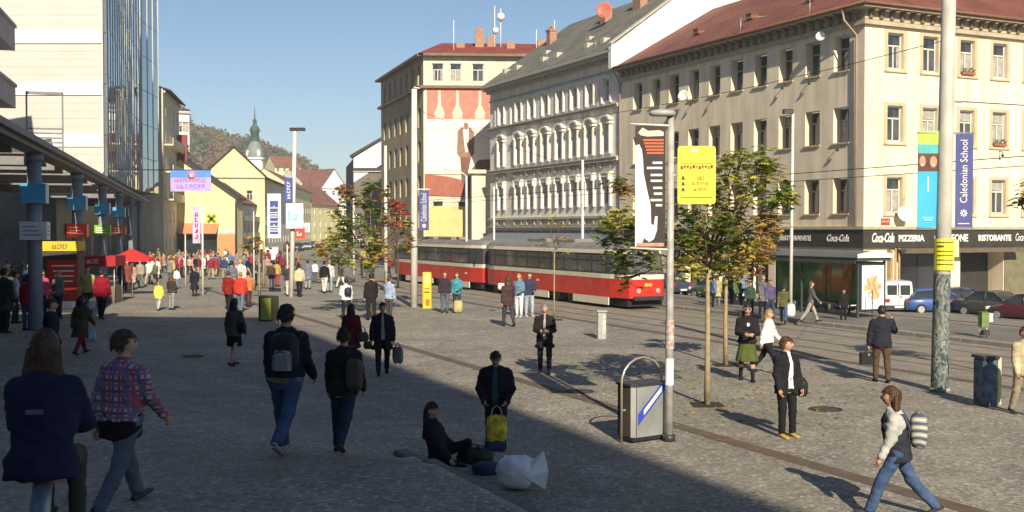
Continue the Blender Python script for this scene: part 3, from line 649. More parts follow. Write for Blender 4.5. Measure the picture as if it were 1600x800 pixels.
for k in range(6):
    p = LP(0, 13.83*k); z = gz(p.x, p.y)
    nm, cc = colcols[k]
    lab = f'blue grey arcade column with sky blue box and {nm} box' if nm else f'plain blue grey arcade column {"just past the orange red box one" if k == 4 else "last before the yellow house"}'
    c = empty('arcade_column', (p.x, p.y, 0), LAZ, lab, 'column', 'columns carrying the arcade canopy')
    link('shaft', cylm, c)
    if nm:
        mb = MB(); mb.bbox(-.42, -.42, 4.62, .42, .42, 5.3, .03); mb.build('blue_box', M_BLUEB, c)
        mb = MB(); mb.bbox(-.45, -.45, 3.35, .45, .45, 3.98, .03); o = mb.build('sign_box', mat('sign_'+nm.replace(' ', '_'), cc, .4, .08, 1.5), c)
        mb = MB()
        for j in range(3): mb.box(-.33, -.456, 3.5+j*.14, .28-.1*j, -.451, 3.55+j*.14)
        for j in range(3): mb.box(.451, -.33, 3.5+j*.14, .456, .28-.1*j, 3.55+j*.14)
        mb.build('sign_print', M_LET if nm != 'white' else mat('grey_print', (.25, .25, .25), .6), o)
# mall block behind the canopy
M_MALL = mat('mall_grey_panels', (.30, .29, .28), .6, .12, 1); M_MALLG = glass_mat('mall_glass', (.035, .038, .04), .05)
ml = empty('mall_building', C0, LAZ, 'dark glazed shopping mall with grey projecting floor slabs behind the arcade', 'building')
mb = MB(); ops = []
for k in range(16): ops.append((k*3.6+.2, k*3.6+3.4, .3, 5.9, .3))
for k in range(16): ops.append((k*3.6+.2, k*3.6+3.4, 8.2, 10.6, .3)); ops.append((k*3.6+.2, k*3.6+3.4, 13.6, 15.0, .3))
facade(mb, (-7.2, -24), (0, 1), (1, 0), 59, 0, 19, ops); mb.quad((-7.2, 35, 0), (-25, 35, 0), (-25, 35, 19), (-7.2, 35, 19)); mb.quad((-7.2, -24, 19), (-25, -24, 19), (-25, 35, 19), (-7.2, 35, 19))
mb.build('wall', M_MALL, ml)
for o_ in ops:
    st = 'grid' if o_[2] < 1 else 'two'
    place_window(ml, (-7.2, -24), (0, 1), (1, 0), (o_[0]+o_[1])/2, o_[2]+.02, 3.15, o_[3]-o_[2]-.04, .28, st, M_DKMET, M_MALLG)
for z0, z1 in ((11.5, 13.1), (15.2, 16.9)):
    mb = MB(); mb.box(-7.19, -24, z0, -5.8, 35.2, z1); mb.box(-5.8, -24, z1-.25, -5.7, 35.3, z1-.05); mb.build('floor_slab', mat('slab_purple_grey', (.33, .31, .32), .7, .1, 1), ml)
mb = MB(); mb.box(-5.4, 36.5, 9.2, -5.3, 36.6, 12.8); mb.box(-3.2, 36.5, 7, -3.1, 36.6, 12.8); mb.box(-5.3, 36.5, 12.6, -3.1, 36.6, 12.8)
for k in range(12): mb.box(-5.3, 36.52, 7+k*.3, -3.2, 36.58, 7.12+k*.3)
mb.build('louvre_screen', M_BEAM, ml)
# ================================================================ STRIPED TOWER WITH CURVED GLASS
M_TW = mat('tower_white_panel', (.76, .75, .72), .6, .04, .5); M_TG = mat('tower_warm_panel', (.53, .505, .46), .7, .05, .5)
TW = empty('glass_tower', (-30.4, 81, 0), 0, 'tall office block with white banded wall and curved mirror glass front', 'building')
def tw_local(x, y): return (x+30.4, y-81)
cpts = [(-30.4, 81), (-33.7, 92.5), (-37.0, 104), (-40.3, 116), (-42.4, 125), (-43.1, 133)]
HT = 36
x0, y0 = tw_local(-52, 81)
mb = MB(); zb = 7.0; k = 0
while zb < HT:
    z1 = zb+3.0
    for j in range(5):      # ribbed grey panels
        a = zb+j*.572; mb.box(x0, -.02+(j % 2)*.012, a, -.02, 1, a+.562)
    zb += 3.82; k += 1
mb.box(x0, .08, 6.9, -.05, .9, HT); mb.build('wall', M_TG, TW)
for k in range(8):
    z0_ = 7.0+2.86+3.82*k
    if z0_ < HT: mb = MB(); mb.box(x0, -.12, z0_+.005, .03, .0, z0_+.95); mb.build('white_band', M_TW, TW)
def mirror_mat():
    m = bpy.data.materials.new('mirror_glass'); m.use_nodes = True; t = m.node_tree; b = t.nodes['Principled BSDF']; nn = t.nodes.new; L = t.links.new
    b.inputs['Metallic'].default_value = .85; b.inputs['Roughness'].default_value = .03; b.inputs['Base Color'].default_value = (.42, .46, .46, 1)
    g = nn('ShaderNodeNewGeometry'); n = nn('ShaderNodeTexNoise'); n.inputs['Scale'].default_value = .35; n.inputs['Detail'].default_value = 1; L(g.outputs['Position'], n.inputs['Vector'])
    bp = nn('ShaderNodeBump'); bp.inputs['Strength'].default_value = .3; bp.inputs['Distance'].default_value = .06; L(n.outputs['Fac'], bp.inputs['Height']); L(bp.outputs[0], b.inputs['Normal']); return m
M_MIR = mirror_mat()
# resample the curve
segs = []; n = 20
cum = [0]
for a, b in zip(cpts, cpts[1:]): cum.append(cum[-1]+math.dist(a, b))
def cp(s):
    return tuple(float(np.interp(s, cum, [p[i] for p in cpts])) for i in (0, 1))
pp = [tw_local(*cp(cum[-1]*i/n)) for i in range(n+1)]
for i in range(n):
    (ax, ay), (bx, by) = pp[i], pp[i+1]; d = Vector((bx-ax, by-ay, 0)); ln = d.length; d /= ln; nrm = Vector((d.y, -d.x, 0))
    for j in range(7):
        mb = MB(); za, zb_ = 8.1+j*3.9, 8.1+(j+1)*3.9-.06; a = Vector((ax, ay, za))+d*.05; tilt = nrm*random.Random(i*9+j).uniform(-.015, .015)
        mb.quad(a, a+d*(ln-.1), a+d*(ln-.1)+Vector((0, 0, zb_-za))+tilt, a+Vector((0, 0, zb_-za))+tilt); mb.build('glass_panel', M_MIR, TW)
fin = MB(); fin.box(-.04, -.04, 8.0, .06, .04, 8.1+27.3); fme = fin.mesh('mullion', mat('pale_mullion', (.46, .47, .46), .5, .1, 2, metal=.3))
for i in range(n+1):
    a = pp[max(0, i-1)]; b = pp[min(n, i+1)]; link('mullion', fme, TW, (pp[i][0], pp[i][1], 0), math.atan2(b[1]-a[1], b[0]-a[0])-math.pi/2)
mb = MB(); q = [(x-.15, y) for x, y in pp]; bk = [(x-9, y) for x, y in pp]
for i in range(n):
    mb.add([(*q[i], 8), (*q[i+1], 8), (*bk[i+1], 8), (*bk[i], 8), (*q[i], 35.3), (*q[i+1], 35.3), (*bk[i+1], 35.3), (*bk[i], 35.3)], [(0, 1, 2, 3), (4, 5, 6, 7), (0, 1, 5, 4)])
mb.quad((*q[n], 8), (*bk[n], 8), (*bk[n], 35.3), (*q[n], 35.3)); mb.build('core', mat('tower_core', (.12, .12, .13), .7, .1, 1), TW)
mb = MB(); g = [(x-3.5, y) for x, y in pp]
for i in range(n): mb.quad((*g[i], 0), (*g[i+1], 0), (*g[i+1], 8), (*g[i], 8))
mb.quad((*g[n], 0), (*bk[n], 0), (*bk[n], 8), (*g[n], 8)); mb.quad((*g[0], 0), (*bk[0], 0), (*bk[0], 8), (*g[0], 8)); mb.build('recessed_shopfront', mat('shopfront_grey', (.13, .13, .14), .5, .4, .5), TW)
for i in range(2, n-2, 3):
    d = Vector((pp[i+1][0]-pp[i][0], pp[i+1][1]-pp[i][1], 0)); nrm = Vector((d.y, -d.x, 0)).normalized()
    a = Vector((g[i][0], g[i][1], .2))+nrm*.02
    mb = MB(); mb.quad(a, a+d*1.7, a+d*1.7+Vector((0, 0, 3)), a+Vector((0, 0, 3))); mb.build('shop_window', M_GLASSB, TW)
    a.z = 3.3; mb = MB(); mb.obox(a, d*1.8, nrm*.25, (0, 0, .9)); mb.build('orange_fascia', mat('orange_fascia_red', (.50, .10, .04), .6, .3, 1), TW)

# ================================================================ HOUSES FURTHER DOWN THE STREET
M_YEL = mat('pale_yellow_plaster', (.72, .64, .36), .9, .06, .5); streaks(M_YEL); M_ORA = mat('orange_plaster', (.50, .27, .12), .9, .08, 1)
M_OLDT = tile_mat('brown_red_tiles', (.26, .10, .06), (.32, .13, .08)); M_DKR = mat('dark_roof_edge', (.06, .05, .045), .8, .2, 2)
def house(name, pa, pb, ez, depth, wallm, roofm, label, rise=3.0, base=0, nwin=None, floors=None, wsize=(1.0, 1.6), roof='slope', eave=.5, group=None, curt=.3):
    """facade from plan point pa to pb, body behind; pa,pb as (px,Y)"""
    A_ = P(pa[0], 359, pa[1]); B_ = P(pb[0], 359, pb[1]); d = Vector((B_.x-A_.x, B_.y-A_.y, 0)); L = d.length; az = math.atan2(d.y, d.x)
    e = empty(name, (A_.x, A_.y, base), az, label, 'building', group)      # local x along the facade, local y behind it
    ez -= base; ops = []
    if floors is None: floors = [1.2+3.4*k for k in range(int((ez-1.2)//3.4)+1)]
    if nwin is None: nwin = max(1, int(L//3))
    for z in floors:
        if z+wsize[1] > ez-.3: continue
        for k in range(nwin):
            c = L*(k+.5)/nwin; ops.append((c-wsize[0]/2, c+wsize[0]/2, z, z+wsize[1], .2))
    mb = MB(); facade(mb, (0, 0), (1, 0), (0, -1), L, 0, ez, ops)
    if roof == 'gable':
        mb.add([(0, 0, ez), (L, 0, ez), (L*.5, 0, ez+rise)], [(0, 1, 2)]); mb.add([(0, depth, 0), (L, depth, 0), (L, depth, ez), (L*.5, depth, ez+rise), (0, depth, ez)], [(0, 1, 2, 3, 4)])
    else:
        mb.quad((0, depth, 0), (L, depth, 0), (L, depth, ez), (0, depth, ez))
        for xx in (0, L): mb.add([(xx, 0, ez), (xx, depth/2, ez+rise), (xx, depth, ez)], [(0, 1, 2)])
    for xx in (0, L): mb.quad((xx, 0, 0), (xx, depth, 0), (xx, depth, ez), (xx, 0, ez))
    mb.build('wall', wallm, e)
    for o_ in ops: place_window(e, (0, 0), (1, 0), (0, -1), (o_[0]+o_[1])/2, o_[2]+.02, wsize[0]-.03, wsize[1]-.04, .18, 'cross', curt=curt)
    mb = MB(); t = .18
    if roof == 'gable':
        for s in (0, 1):
            xa = -.4 if s == 0 else L+.4; za = ez-.4*rise/(L/2)
            mb.add([(xa, -eave, za), (L/2, -eave, ez+rise), (L/2, depth, ez+rise), (xa, depth, za), (xa, -eave, za+t), (L/2, -eave, ez+rise+t), (L/2, depth, ez+rise+t), (xa, depth, za+t)], [(0, 1, 2, 3), (4, 5, 6, 7), (0, 1, 5, 4), (0, 3, 7, 4), (3, 2, 6, 7)])
    else:
        k = rise/(depth/2)
        for s in (0, 1):
            ya = -eave if s == 0 else depth+eave; za = ez-eave*k
            mb.add([(-.1, ya, za), (L+.1, ya, za), (L+.1, depth/2, ez+rise), (-.1, depth/2, ez+rise), (-.1, ya, za+t), (L+.1, ya, za+t), (L+.1, depth/2, ez+rise+t), (-.1, depth/2, ez+rise+t)], [(0, 1, 2, 3), (4, 5, 6, 7), (0, 1, 5, 4), (0, 3, 7, 4), (1, 2, 6, 5)])
    mb.build('roof', roofm, e)
    mb = MB(); mb.box(-.05, -.3, ez-.5, L+.05, -.002, ez-.25); mb.build('eaves_band', M_LEDG, e)
    return e, L
h, L = house('tall_cream_house', (256, 136), (281, 153), 21.3, 10, M_CRM, M_DKR, 'narrow tall cream house squeezed between glass tower and yellow gable', 1.5, nwin=4, eave=.9)
mb = MB(); mb.box(L-3, -1.4, 10.5, L-2.4, -.1, 16.8); mb.build('red_vertical_sign', mat('dark_red_sign', (.22, .035, .03), .6, .1, 1), h)
for z in (7.4, 10.9, 14.3): mb = MB(); mb.box(1, -1.1, z, L-3.5, 0, z+.2); mb.box(1, -1.1, z+.2, L-3.5, -1.02, z+1.0); mb.build('balcony', M_CRM, h)
h, L = house('pale_rear_house', (276, 162), (297, 163), 21.5, 10, M_GW, M_DKR, 'white house top rising behind the narrow cream house', .6, nwin=2, eave=.2)
# yellow gable
YA = P(248, 359, 150); YB = P(368, 359, 150); yl = YB.x-YA.x
Y = empty('yellow_gable_house', (YA.x, YA.y, 0), 0, 'pale yellow gabled house with lilac banner and round attic hole', 'building')
apx = 3.1; hz_ = 8.1; ha = 13.4
mb = MB(); fl = [(0, 0), (yl, 0), (yl, hz_), (apx, ha), (0, ha-1.9)]
mb.prism([(x, z) for x, z in fl], 1, 0, 4); mb.build('wall', M_YEL, Y)
mb = MB(); sl_ = (ha-hz_)/(yl-apx)
mb.prism([(apx-.1, ha+.04), (yl+.5, hz_-.5*sl_+.04), (yl+.5, hz_-.5*sl_+.3), (apx-.1, ha+.32)], 1, -.35, 4.2); mb.build('roof', M_DKR, Y)
mb = MB(); mb.lathe([(.45, 0), (.45, .1), (.3, .1), (.3, .02), (.001, .02)], n=16); o = mb.build('attic_opening', M_DKR, Y, (5.7, -.002, 10.0)); o.rotation_euler = (math.pi/2, 0, 0)
mb = MB(); mb.box(8.1, -.12, 0.02, yl-.05, -.003, 3.1); mb.build('orange_base', M_ORA, Y)
mb = MB(); mb.box(2.5, -.06, 0.02, 8.05, -.003, 3.3); mb.build('shop_window', M_GLASSB, Y)
mb = MB(); mb.prism([(-1.4, 3.1), (-.02, 4.5), (-.02, 4.6), (-1.5, 3.2)], 0, 3.2, 8.3); mb.build('orange_awning', mat('orange_canvas', (.52, .22, .10), .8, .15, 2), Y)
mb = MB(); mb.tube([(yl+.2, -.1, 8), (yl+.1, -.1, 7.2), (yl+.1, -.1, .2)], .14, 6); mb.build('downpipe', M_DKR, Y)
e = MB(); gx, gz_, s_ = 7.3, 5.2, .5        # crossed emblem on its yellow ground
e.box(gx-.75, -.08, gz_-.75, gx+.75, -.003, gz_+.75); e.build('emblem_panel', mat('emblem_yellow', (.72, .62, .12), .6), Y)
for sg in (-1, 1):
    q = MB(); a = Vector((gx-s_*sg, -.12, gz_-s_)); dd = Vector((2*s_*sg, 0, 2*s_)); w_ = Vector((-.13, 0, .13*sg)) if sg > 0 else Vector((.13, 0, .13)); q.obox(a-w_, dd, (0, .035, 0), w_*2); q.build('emblem_bar', mat('emblem_green', (.10, .16, .03), .6), Y)
mb = MB(); mb.box(8.3, -.15, 4.3-1, yl-.1, -.003, 3.65); mb.build('shop_sign', M_LET, Y)
# lilac banner on bracket in front
bn = empty('hanging_banner', P(298, 283, 132), 0, 'blue and lilac street banner hung in front of the yellow gable', 'banner')
mb = MB(); mb.box(-2.45, -.03, -1.25, 2.45, .03, 1.3); mb.build('banner_cloth', mat('lilac_cloth', (.42, .36, .68), .7, .15, .6), bn)
mb = MB(); mb.box(-2.45, -.045, .45, 2.45, -.032, 1.3); mb.build('blue_band', mat('banner_blue', (.10, .26, .68), .7, .15, .8), bn)
mb = MB(); mb.tube([(-4.2, 0, 1.35), (2.5, 0, 1.35)], .06, 5); mb.build('banner_pole', M_DKMET, bn)
mb = MB(); mb.lathe([(.5, 0), (.5, .03), (.001, .03)], n=16); o = mb.build('round_logo', mat('logo_pink', (.7, .2, .35), .6), bn, (.1, -.05, .75)); o.rotation_euler = (math.pi/2, 0, 0)
put_marks(1, .6, (.15, -.09, .75), (1, 0, 0), (0, 0, 1), M_LET, bn, .01, width=.4)
put_marks(11, .6, (0, -.06, .1), (1, 0, 0), (0, 0, 1), mat('banner_red_print', (.45, .08, .3), .7), bn, .01, width=3.9)
put_marks(7, .7, (.1, -.06, -.65), (1, 0, 0), (0, 0, 1), mat('banner_violet_print', (.3, .14, .5), .7), bn, .01, width=3.6)
# further houses on the left side of the street
h, L = house('balcony_house', (368, 156), (407, 186), 7.9, 9, M_GW, M_OLDT, 'low white house with balconies under a brown tiled roof', 3.2, nwin=7, floors=[.6, 3.2, 5.6], wsize=(1.6, 1.3))
for z in (2.5, 5.0): mb = MB(); mb.box(0, -.9, z, L, 0, z+.12); mb.box(0, -.9, z+.12, L, -.84, z+.8); mb.build('balcony', M_CRM, h)
house('cream_gable_house', (318, 176), (414, 178), 12.6, 3, M_YEL, M_DKR, 'cream gabled house behind the low balcony house', 4.6, roof='gable', nwin=2, floors=[8.5])
house('cream_street_house', (407, 190), (452, 245), 13.2, 11, M_CRM, M_DKR, 'cream street house with projecting dark eaves left of the tall lamp', 2.2, eave=1.3, nwin=10)
house('pale_street_house', (452, 247), (486, 300), 14.0, 11, M_YEL, M_OLDT, 'pale yellow house beyond the dark eaved one', 3.5, nwin=9)
house('yellow_bend_house', (486, 300), (530, 322), 11.0, 12, M_YEL, M_OLDT, 'yellow house at the street bend with red pitched roof', 5.0, nwin=5)
house('distant_white_house', (502, 352), (541, 358), 17.5, 14, M_GW, M_OLDT, 'distant white gabled house showing above the red roof at the bend', 6.0, nwin=3, roof='gable')
house('distant_cream_house', (470, 372), (506, 380), 20.5, 12, M_CRM, M_OLDT, 'distant cream house just under the wooded hill', 4.0, nwin=4)
house('far_low_house', (528, 330), (560, 330), 14.5, 12, M_CRM, M_OLDT, 'cream house far down the street beside the dark corner block', 3.0, nwin=4)
house('hill_foot_house', (430, 400), (470, 405), 27, 12, M_YEL, M_OLDT, 'pale house at the hill foot beside the domed tower', 4, nwin=4)
# dark block with a white gable, right side of the street
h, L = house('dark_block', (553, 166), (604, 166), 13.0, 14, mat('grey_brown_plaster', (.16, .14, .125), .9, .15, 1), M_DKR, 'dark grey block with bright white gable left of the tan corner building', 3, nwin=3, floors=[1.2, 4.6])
mb = MB(); zt = lambda py, Y_=165.5: CZ+(359-py)*Y_/1700
mb.prism([(0, zt(285)), (L, zt(252)), (L, zt(213)), (0, zt(247))], 1, -.1, .4); mb.build('white_gable', M_GW, h)
mb = MB(); mb.prism([(-.4, zt(247)), (L+.2, zt(213)), (L+.2, zt(209)), (-.6, zt(243))], 1, -.5, 14); mb.build('sloping_roof', M_DKR, h)
mb = MB(); a = P(541, 359, 190)-h.location; r_ = Matrix.Rotation(-h.rotation_euler.z, 3, 'Z') @ a; mb.add([(0, 0, 0), (r_.x, r_.y, 0), (r_.x, r_.y, zt(247)), (0, 0, zt(247))], [(0, 1, 2, 3)]); mb.build('side_wall', mat('shaded_side_plaster', (.11, .1, .095), .9, .15, 1), h)  # street side wall, its shade put into the dark plaster colour
# domed tower
T = P(399, 359, 335); T = empty('domed_tower', (T.x, T.y, 0), .3, 'white church tower with grey dome and slim dark green lantern', 'tower')
mb = MB(); mb.cyl(0, 0, 0, 26, 2.5, 8); mb.cyl(0, 0, 25.2, 25.8, 2.9, 8); mb.build('shaft', M_GW, T)
mb = MB(); mb.lathe([(2.7, 25.8), (2.7, 27), (2.3, 28.7), (1.7, 30), (1.1, 30.8), (1.0, 31)], n=16); mb.build('dome', mat('dome_grey', (.20, .22, .20), .7, .2, 1), T)
mb = MB(); mb.lathe([(1.25, 31), (1.25, 33.6), (1.6, 34), (1.3, 35), (.7, 35.8), (.5, 36.5), (.7, 37), (.2, 38), (.06, 41.5)], n=12); mb.build('lantern', mat('copper_green_dark', (.05, .08, .065), .7, .3, 1), T)
for k in range(4):
    a = k*math.pi/2+.4; mb = MB(); mb.ball((2.3*math.cos(a), 2.3*math.sin(a), 27), (.7, .7, 1.2), 8, 6); mb.build('dormer', M_GW, T)
# ================================================================ WOODED HILL
prof = [(-400, 420), (120, 130), (250, 150), (285, 168), (300, 196), (330, 199), (350, 208), (400, 217), (430, 230), (470, 247), (500, 264), (530, 287), (545, 298), (600, 330), (700, 352), (1200, 362), (2600, 370)]
prof[0] = (-400, 140)
Xs = []; HY = 640
def crest(px): return float(np.interp(px, [p[0] for p in prof], [p[1] for p in prof]))
def hillz(x, y):
    px = 800+1700*x/y; f = float(sstep(420, HY, y)); top = (359-crest(px)-22)/1700*HY
    return max(-2, f*(top+CZ)-1)
vv = []; ff = []; xs = np.arange(-420, 420, 12.); ys = list(np.arange(400, 820, 15.))
for y in ys:
    for x in xs: vv.append((x, y, hillz(x, y)+float(math.sin(x*.05)*math.cos(y*.07))*1.5))
k = len(xs); ff = [(i*k+j, i*k+j+1, (i+1)*k+j+1, (i+1)*k+j) for i in range(len(ys)-1) for j in range(k-1)]
mb = MB(); mb.add(vv, ff, 0, True); mb.build('hill', mat('hill_ground', (.11, .095, .05), .95, .3, .05), kind='structure')
rr = random.Random(11); mb = MB()
for t in range(2600):
    y = rr.uniform(430, 690); px = rr.uniform(230, 640); x = (px-800)/1700*y; z = hillz(x, y)
    if z < 4: continue
    r = rr.uniform(2.0, 4.2); hh = r*rr.uniform(1.0, 1.5); m = rr.choice([0, 0, 1, 1, 2, 3])
    for q in range(34):
        a = rr.uniform(0, 6.28); th = math.acos(rr.uniform(-.6, 1)); rad = rr.uniform(.6, 1)
        c = Vector((x+r*rad*math.sin(th)*math.cos(a), y+r*rad*math.sin(th)*math.sin(a), z+hh+hh*rad*math.cos(th)))
        s_ = rr.uniform(.5, 1.1); u_ = Vector((rr.gauss(0, 1), rr.gauss(0, 1), rr.gauss(0, 1))).normalized()*s_; v_ = u_.orthogonal().normalized()*s_
        mb.v += [tuple(c+u_), tuple(c+v_), tuple(c-u_), tuple(c-v_)]; n0 = len(mb.v)-4; mb.f.append((n0, n0+1, n0+2, n0+3)); mb.m.append(m); mb.sm.append(False)
me = bpy.data.meshes.new('hill_woods'); me.from_pydata(mb.v, [], mb.f)
for x in (mat('wood_green', (.075, .09, .03), .9, .3, .1), mat('wood_brown', (.15, .09, .04), .9, .3, .1), mat('wood_rust', (.19, .10, .045), .9, .3, .1), mat('wood_olive', (.12, .11, .04), .9, .3, .1)): me.materials.append(x)
me.polygons.foreach_set('material_index', mb.m); o = link('hill_woods', me); tag(o, 'autumn wood of green and rust trees covering the distant hill', 'wood', kind='stuff')
# air
hb = MB(); hb.box(-900, -200, -5, 900, 1100, 80); hz = hb.build('haze', [], kind='stuff'); hm0 = bpy.data.materials.new('haze_air'); hm0.use_nodes = True; t = hm0.node_tree; t.nodes.remove(t.nodes['Principled BSDF']); v = t.nodes.new('ShaderNodeVolumePrincipled'); v.inputs['Density'].default_value = .0005; v.inputs['Color'].default_value = (.80, .88, .97, 1); v.inputs['Anisotropy'].default_value = 0; t.links.new(v.outputs[0], t.nodes['Material Output'].inputs['Volume']); hz.data.materials.append(hm0)
# ================================================================ BUILDING BEHIND THE CAMERA THAT SHADES THE SQUARE
SH = 35.0; KX, KY = 2.1, -12.1
sb = empty('corner_tower', (KX, KY, 0), 0, 'tall pale stone and glass corner tower standing behind the viewpoint', 'building')
ed = Vector((.407, -.914, 0)); ops = [(k*4+.6, k*4+3.4, 4.5*j+1.2, 4.5*j+3.8, .3) for k in range(10) for j in range(7)]
mb = MB(); facade(mb, (0, 0), (ed.x, ed.y), (.914, .407), 40, 0, SH, ops); opb = [(k*4+.6, k*4+3.4, 4.5*j+1.2, 4.5*j+3.8, .3) for k in range(15) for j in range(7)]
facade(mb, (0, 0), (-1, 0), (0, 1), 60, 0, SH, opb)
e1 = ed*40; mb.add([(0, 0, SH), (e1.x, e1.y, SH), (-60, e1.y, SH), (-60, 0, SH)], [(0, 1, 2, 3)]); mb.add([(-60, 0, 0), (-60, e1.y, 0), (-60, e1.y, SH), (-60, 0, SH), (e1.x, e1.y, 0), (e1.x, e1.y, SH)], [(0, 1, 2, 3), (1, 4, 5, 2)])
mb.build('wall', mat('pale_stone', (.45, .42, .36), .8, .1, 1), sb)
w_, p_ = window_mesh(2.8, 2.6, 'two', M_DKMET, M_MALLG)
for o_ in ops: place_window(sb, (0, 0), (ed.x, ed.y), (.914, .407), (o_[0]+o_[1])/2, o_[2], 2.8, 2.6, .28, 'two', M_DKMET, M_MALLG)
for o_ in opb: place_window(sb, (0, 0), (-1, 0), (0, 1), (o_[0]+o_[1])/2, o_[2], 2.8, 2.6, .28, 'two', M_DKMET, M_MALLG)
# ================================================================ TRAMS
M_TRED = mat('tram_red', (.55, .035, .022), .35, .12, 1.2, coat=.4); M_TCR = mat('tram_cream', (.68, .62, .50), .45, .08, 1.5); M_TROOF = mat('tram_roof_grey', (.2, .19, .175), .7, .2, 1)
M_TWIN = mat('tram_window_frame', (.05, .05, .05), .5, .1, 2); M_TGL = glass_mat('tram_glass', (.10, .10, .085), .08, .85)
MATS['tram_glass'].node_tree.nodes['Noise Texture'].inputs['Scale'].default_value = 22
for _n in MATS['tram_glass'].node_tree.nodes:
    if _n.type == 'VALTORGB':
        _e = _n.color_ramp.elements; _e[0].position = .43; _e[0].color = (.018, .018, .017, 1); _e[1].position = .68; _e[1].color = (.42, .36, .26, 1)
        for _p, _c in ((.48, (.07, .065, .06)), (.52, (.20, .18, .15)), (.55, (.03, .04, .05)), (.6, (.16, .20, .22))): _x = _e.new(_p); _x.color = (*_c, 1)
def tram(u0, label, front=True):
    L = 16.2; x, y = xy(u0, 27.15); T = empty('tram_car', (x, y, gz(x, y)+.02), AZ, label, 'tram', 'two red tram cars coupled together')
    def loop(z, inset=0):
        k = max(0, z-1.55)*.24 if front else max(0, z-1.55)*.05
        st = [(0+k, .78), (.12+k, .95), (.5+k*.8, 1.05), (1.4+k*.4, 1.2), (2.2, 1.25), (5, 1.25), (8, 1.25), (11, 1.25), (14.6, 1.25), (15.6, 1.12), (16.1, .98), (16.2, .8)]
        return [(-w_+inset, yy, z) for yy, w_ in st]+[(w_-inset, yy, z) for yy, w_ in reversed(st)]
    def strip(nm, z0, z1, m, out=0, i1=0, par=T):
        a = loop(z0, -out); b = loop(z1, -out+i1); n = len(a); mb = MB(); mb.add(a+b, [(i, (i+1) % n, n+(i+1) % n, n+i) for i in range(n)], 0, False); return mb.build(nm, m, par)
    strip('red_panel', .5, 1.38, M_TRED); strip('cream_stripe', 1.38, 1.60, M_TCR, .012); strip('window_band', 1.6, 2.56, M_TWIN, 0, .02); strip('roof_edge', 2.56, 2.74, M_TCR, .02, .03)
    a = loop(2.74, .01); n = len(a); mb = MB(); zz = [(1, 2.74), (.9, 2.92), (.62, 3.02), (0, 3.06)]
    vs = []; 
    for s, z in zz: vs += [(p[0]*s, 8.1+(p[1]-8.1)*(.92+.08*s), z) for p in a]
    mb.add(vs, [(k*n+i, k*n+(i+1) % n, (k+1)*n+(i+1) % n, (k+1)*n+i) for k in range(3) for i in range(n)], 0, True); mb.build('roof', M_TROOF, T)
    a = loop(.5, .02); mb = MB(); mb.add(a, [tuple(range(n))]); mb.build('floor', M_TWIN, T)
    # skirts with bogie gaps
    for (a, b) in ((1.5, 5.0), (7.7, 13.0)):
        for s in (-1, 1): mb = MB(); mb.box(s*1.2 if s < 0 else 1.2-.0, a, .14, s*1.252, b, .498) if s > 0 else mb.box(-1.252, a, .14, -1.2, b, .498); mb.build('skirt', M_TCR, T)
    for y in (3.4, 6.35, 14.0):
        if y == 3.4: continue
        mb = MB(); mb.box(-1.0, y-1.2, .3, 1.0, y+1.2, .5); mb.build('bogie', M_BLACK, T); bg_ = T.children[-1]
        for dy in (-.75, .75): mb = MB(); mb.tube([(-1.05, y+dy, .34), (1.05, y+dy, .34)], .33, 16); mb.build('wheel_set', M_DKMET, bg_)
    mb = MB(); mb.box(-.95, .25, .12, .95, 1.6, .5); mb.build('under_front', M_BLACK, T)
    # side windows
    ys = [1.75+k*1.42 for k in range(10)]
    for s in (-1, 1):
        for yy in ys:
            mb = MB(); X = s*1.254; w_ = 1.30
            if yy+w_ > 14.5: w_ = 1.0 if yy < 14.2 else .6
            mb.add([(X, yy, 1.68), (X, yy+w_, 1.68), (X-s*.012, yy+w_, 2.5), (X-s*.012, yy, 2.5)], [(0, 1, 2, 3)]); pn = mb.build('window', M_TGL, T)
            mb = MB(); mb.box(min(X, X+s*.01), yy, 2.22, max(X, X+s*.01), yy+w_, 2.245); mb.build('window_bar', M_TWIN, pn)
    # front and rear screens
    for e in (0, 1):
        yy = 0 if e == 0 else L; f = -1 if e == 0 else 1; k1, k2 = ((.03+.05, .26-.05) if front and e == 0 else (0, 0)); sl = .24 if (front and e == 0) else (.05 if e == 0 else 0)
        ya = lambda z: (max(0, z-1.55)*(.24 if front else .05)-.012) if e == 0 else L+.012
        mb = MB(); mb.add([(-.72, ya(1.7), 1.7), (.72, ya(1.7), 1.7), (.70, ya(2.46), 2.46), (-.70, ya(2.46), 2.46)], [(0, 1, 2, 3)]); mb.build('windscreen', M_TGL, T)
        if e == 0:
            mb = MB(); mb.add([(-.76, ya(2.58)-.02, 2.56), (.76, ya(2.58)-.02, 2.56), (.74, ya(2.73)-.02, 2.76), (-.74, ya(2.73)-.02, 2.76)], [(0, 1, 2, 3)]); mb.build('destination_display', M_TWIN, T)
        for s in (-1, 1):
            mb = MB(); mb.tube([(s*.52, yy, .85), (s*.52, yy+f*.05, .85)], .11, 12); mb.build('headlight' if e == 0 else 'tail_light', mat('headlamp_lens', (.4, .4, .36), .2, .1) if e == 0 else mat('tail_red', (.35, .02, .02), .3), T)
        mb = MB(); mb.bbox(-.8, min(yy, yy+f*.12), .42, .8, max(yy, yy+f*.12), .6, .03); mb.build('bumper', M_TCR if e else M_DKMET, T)
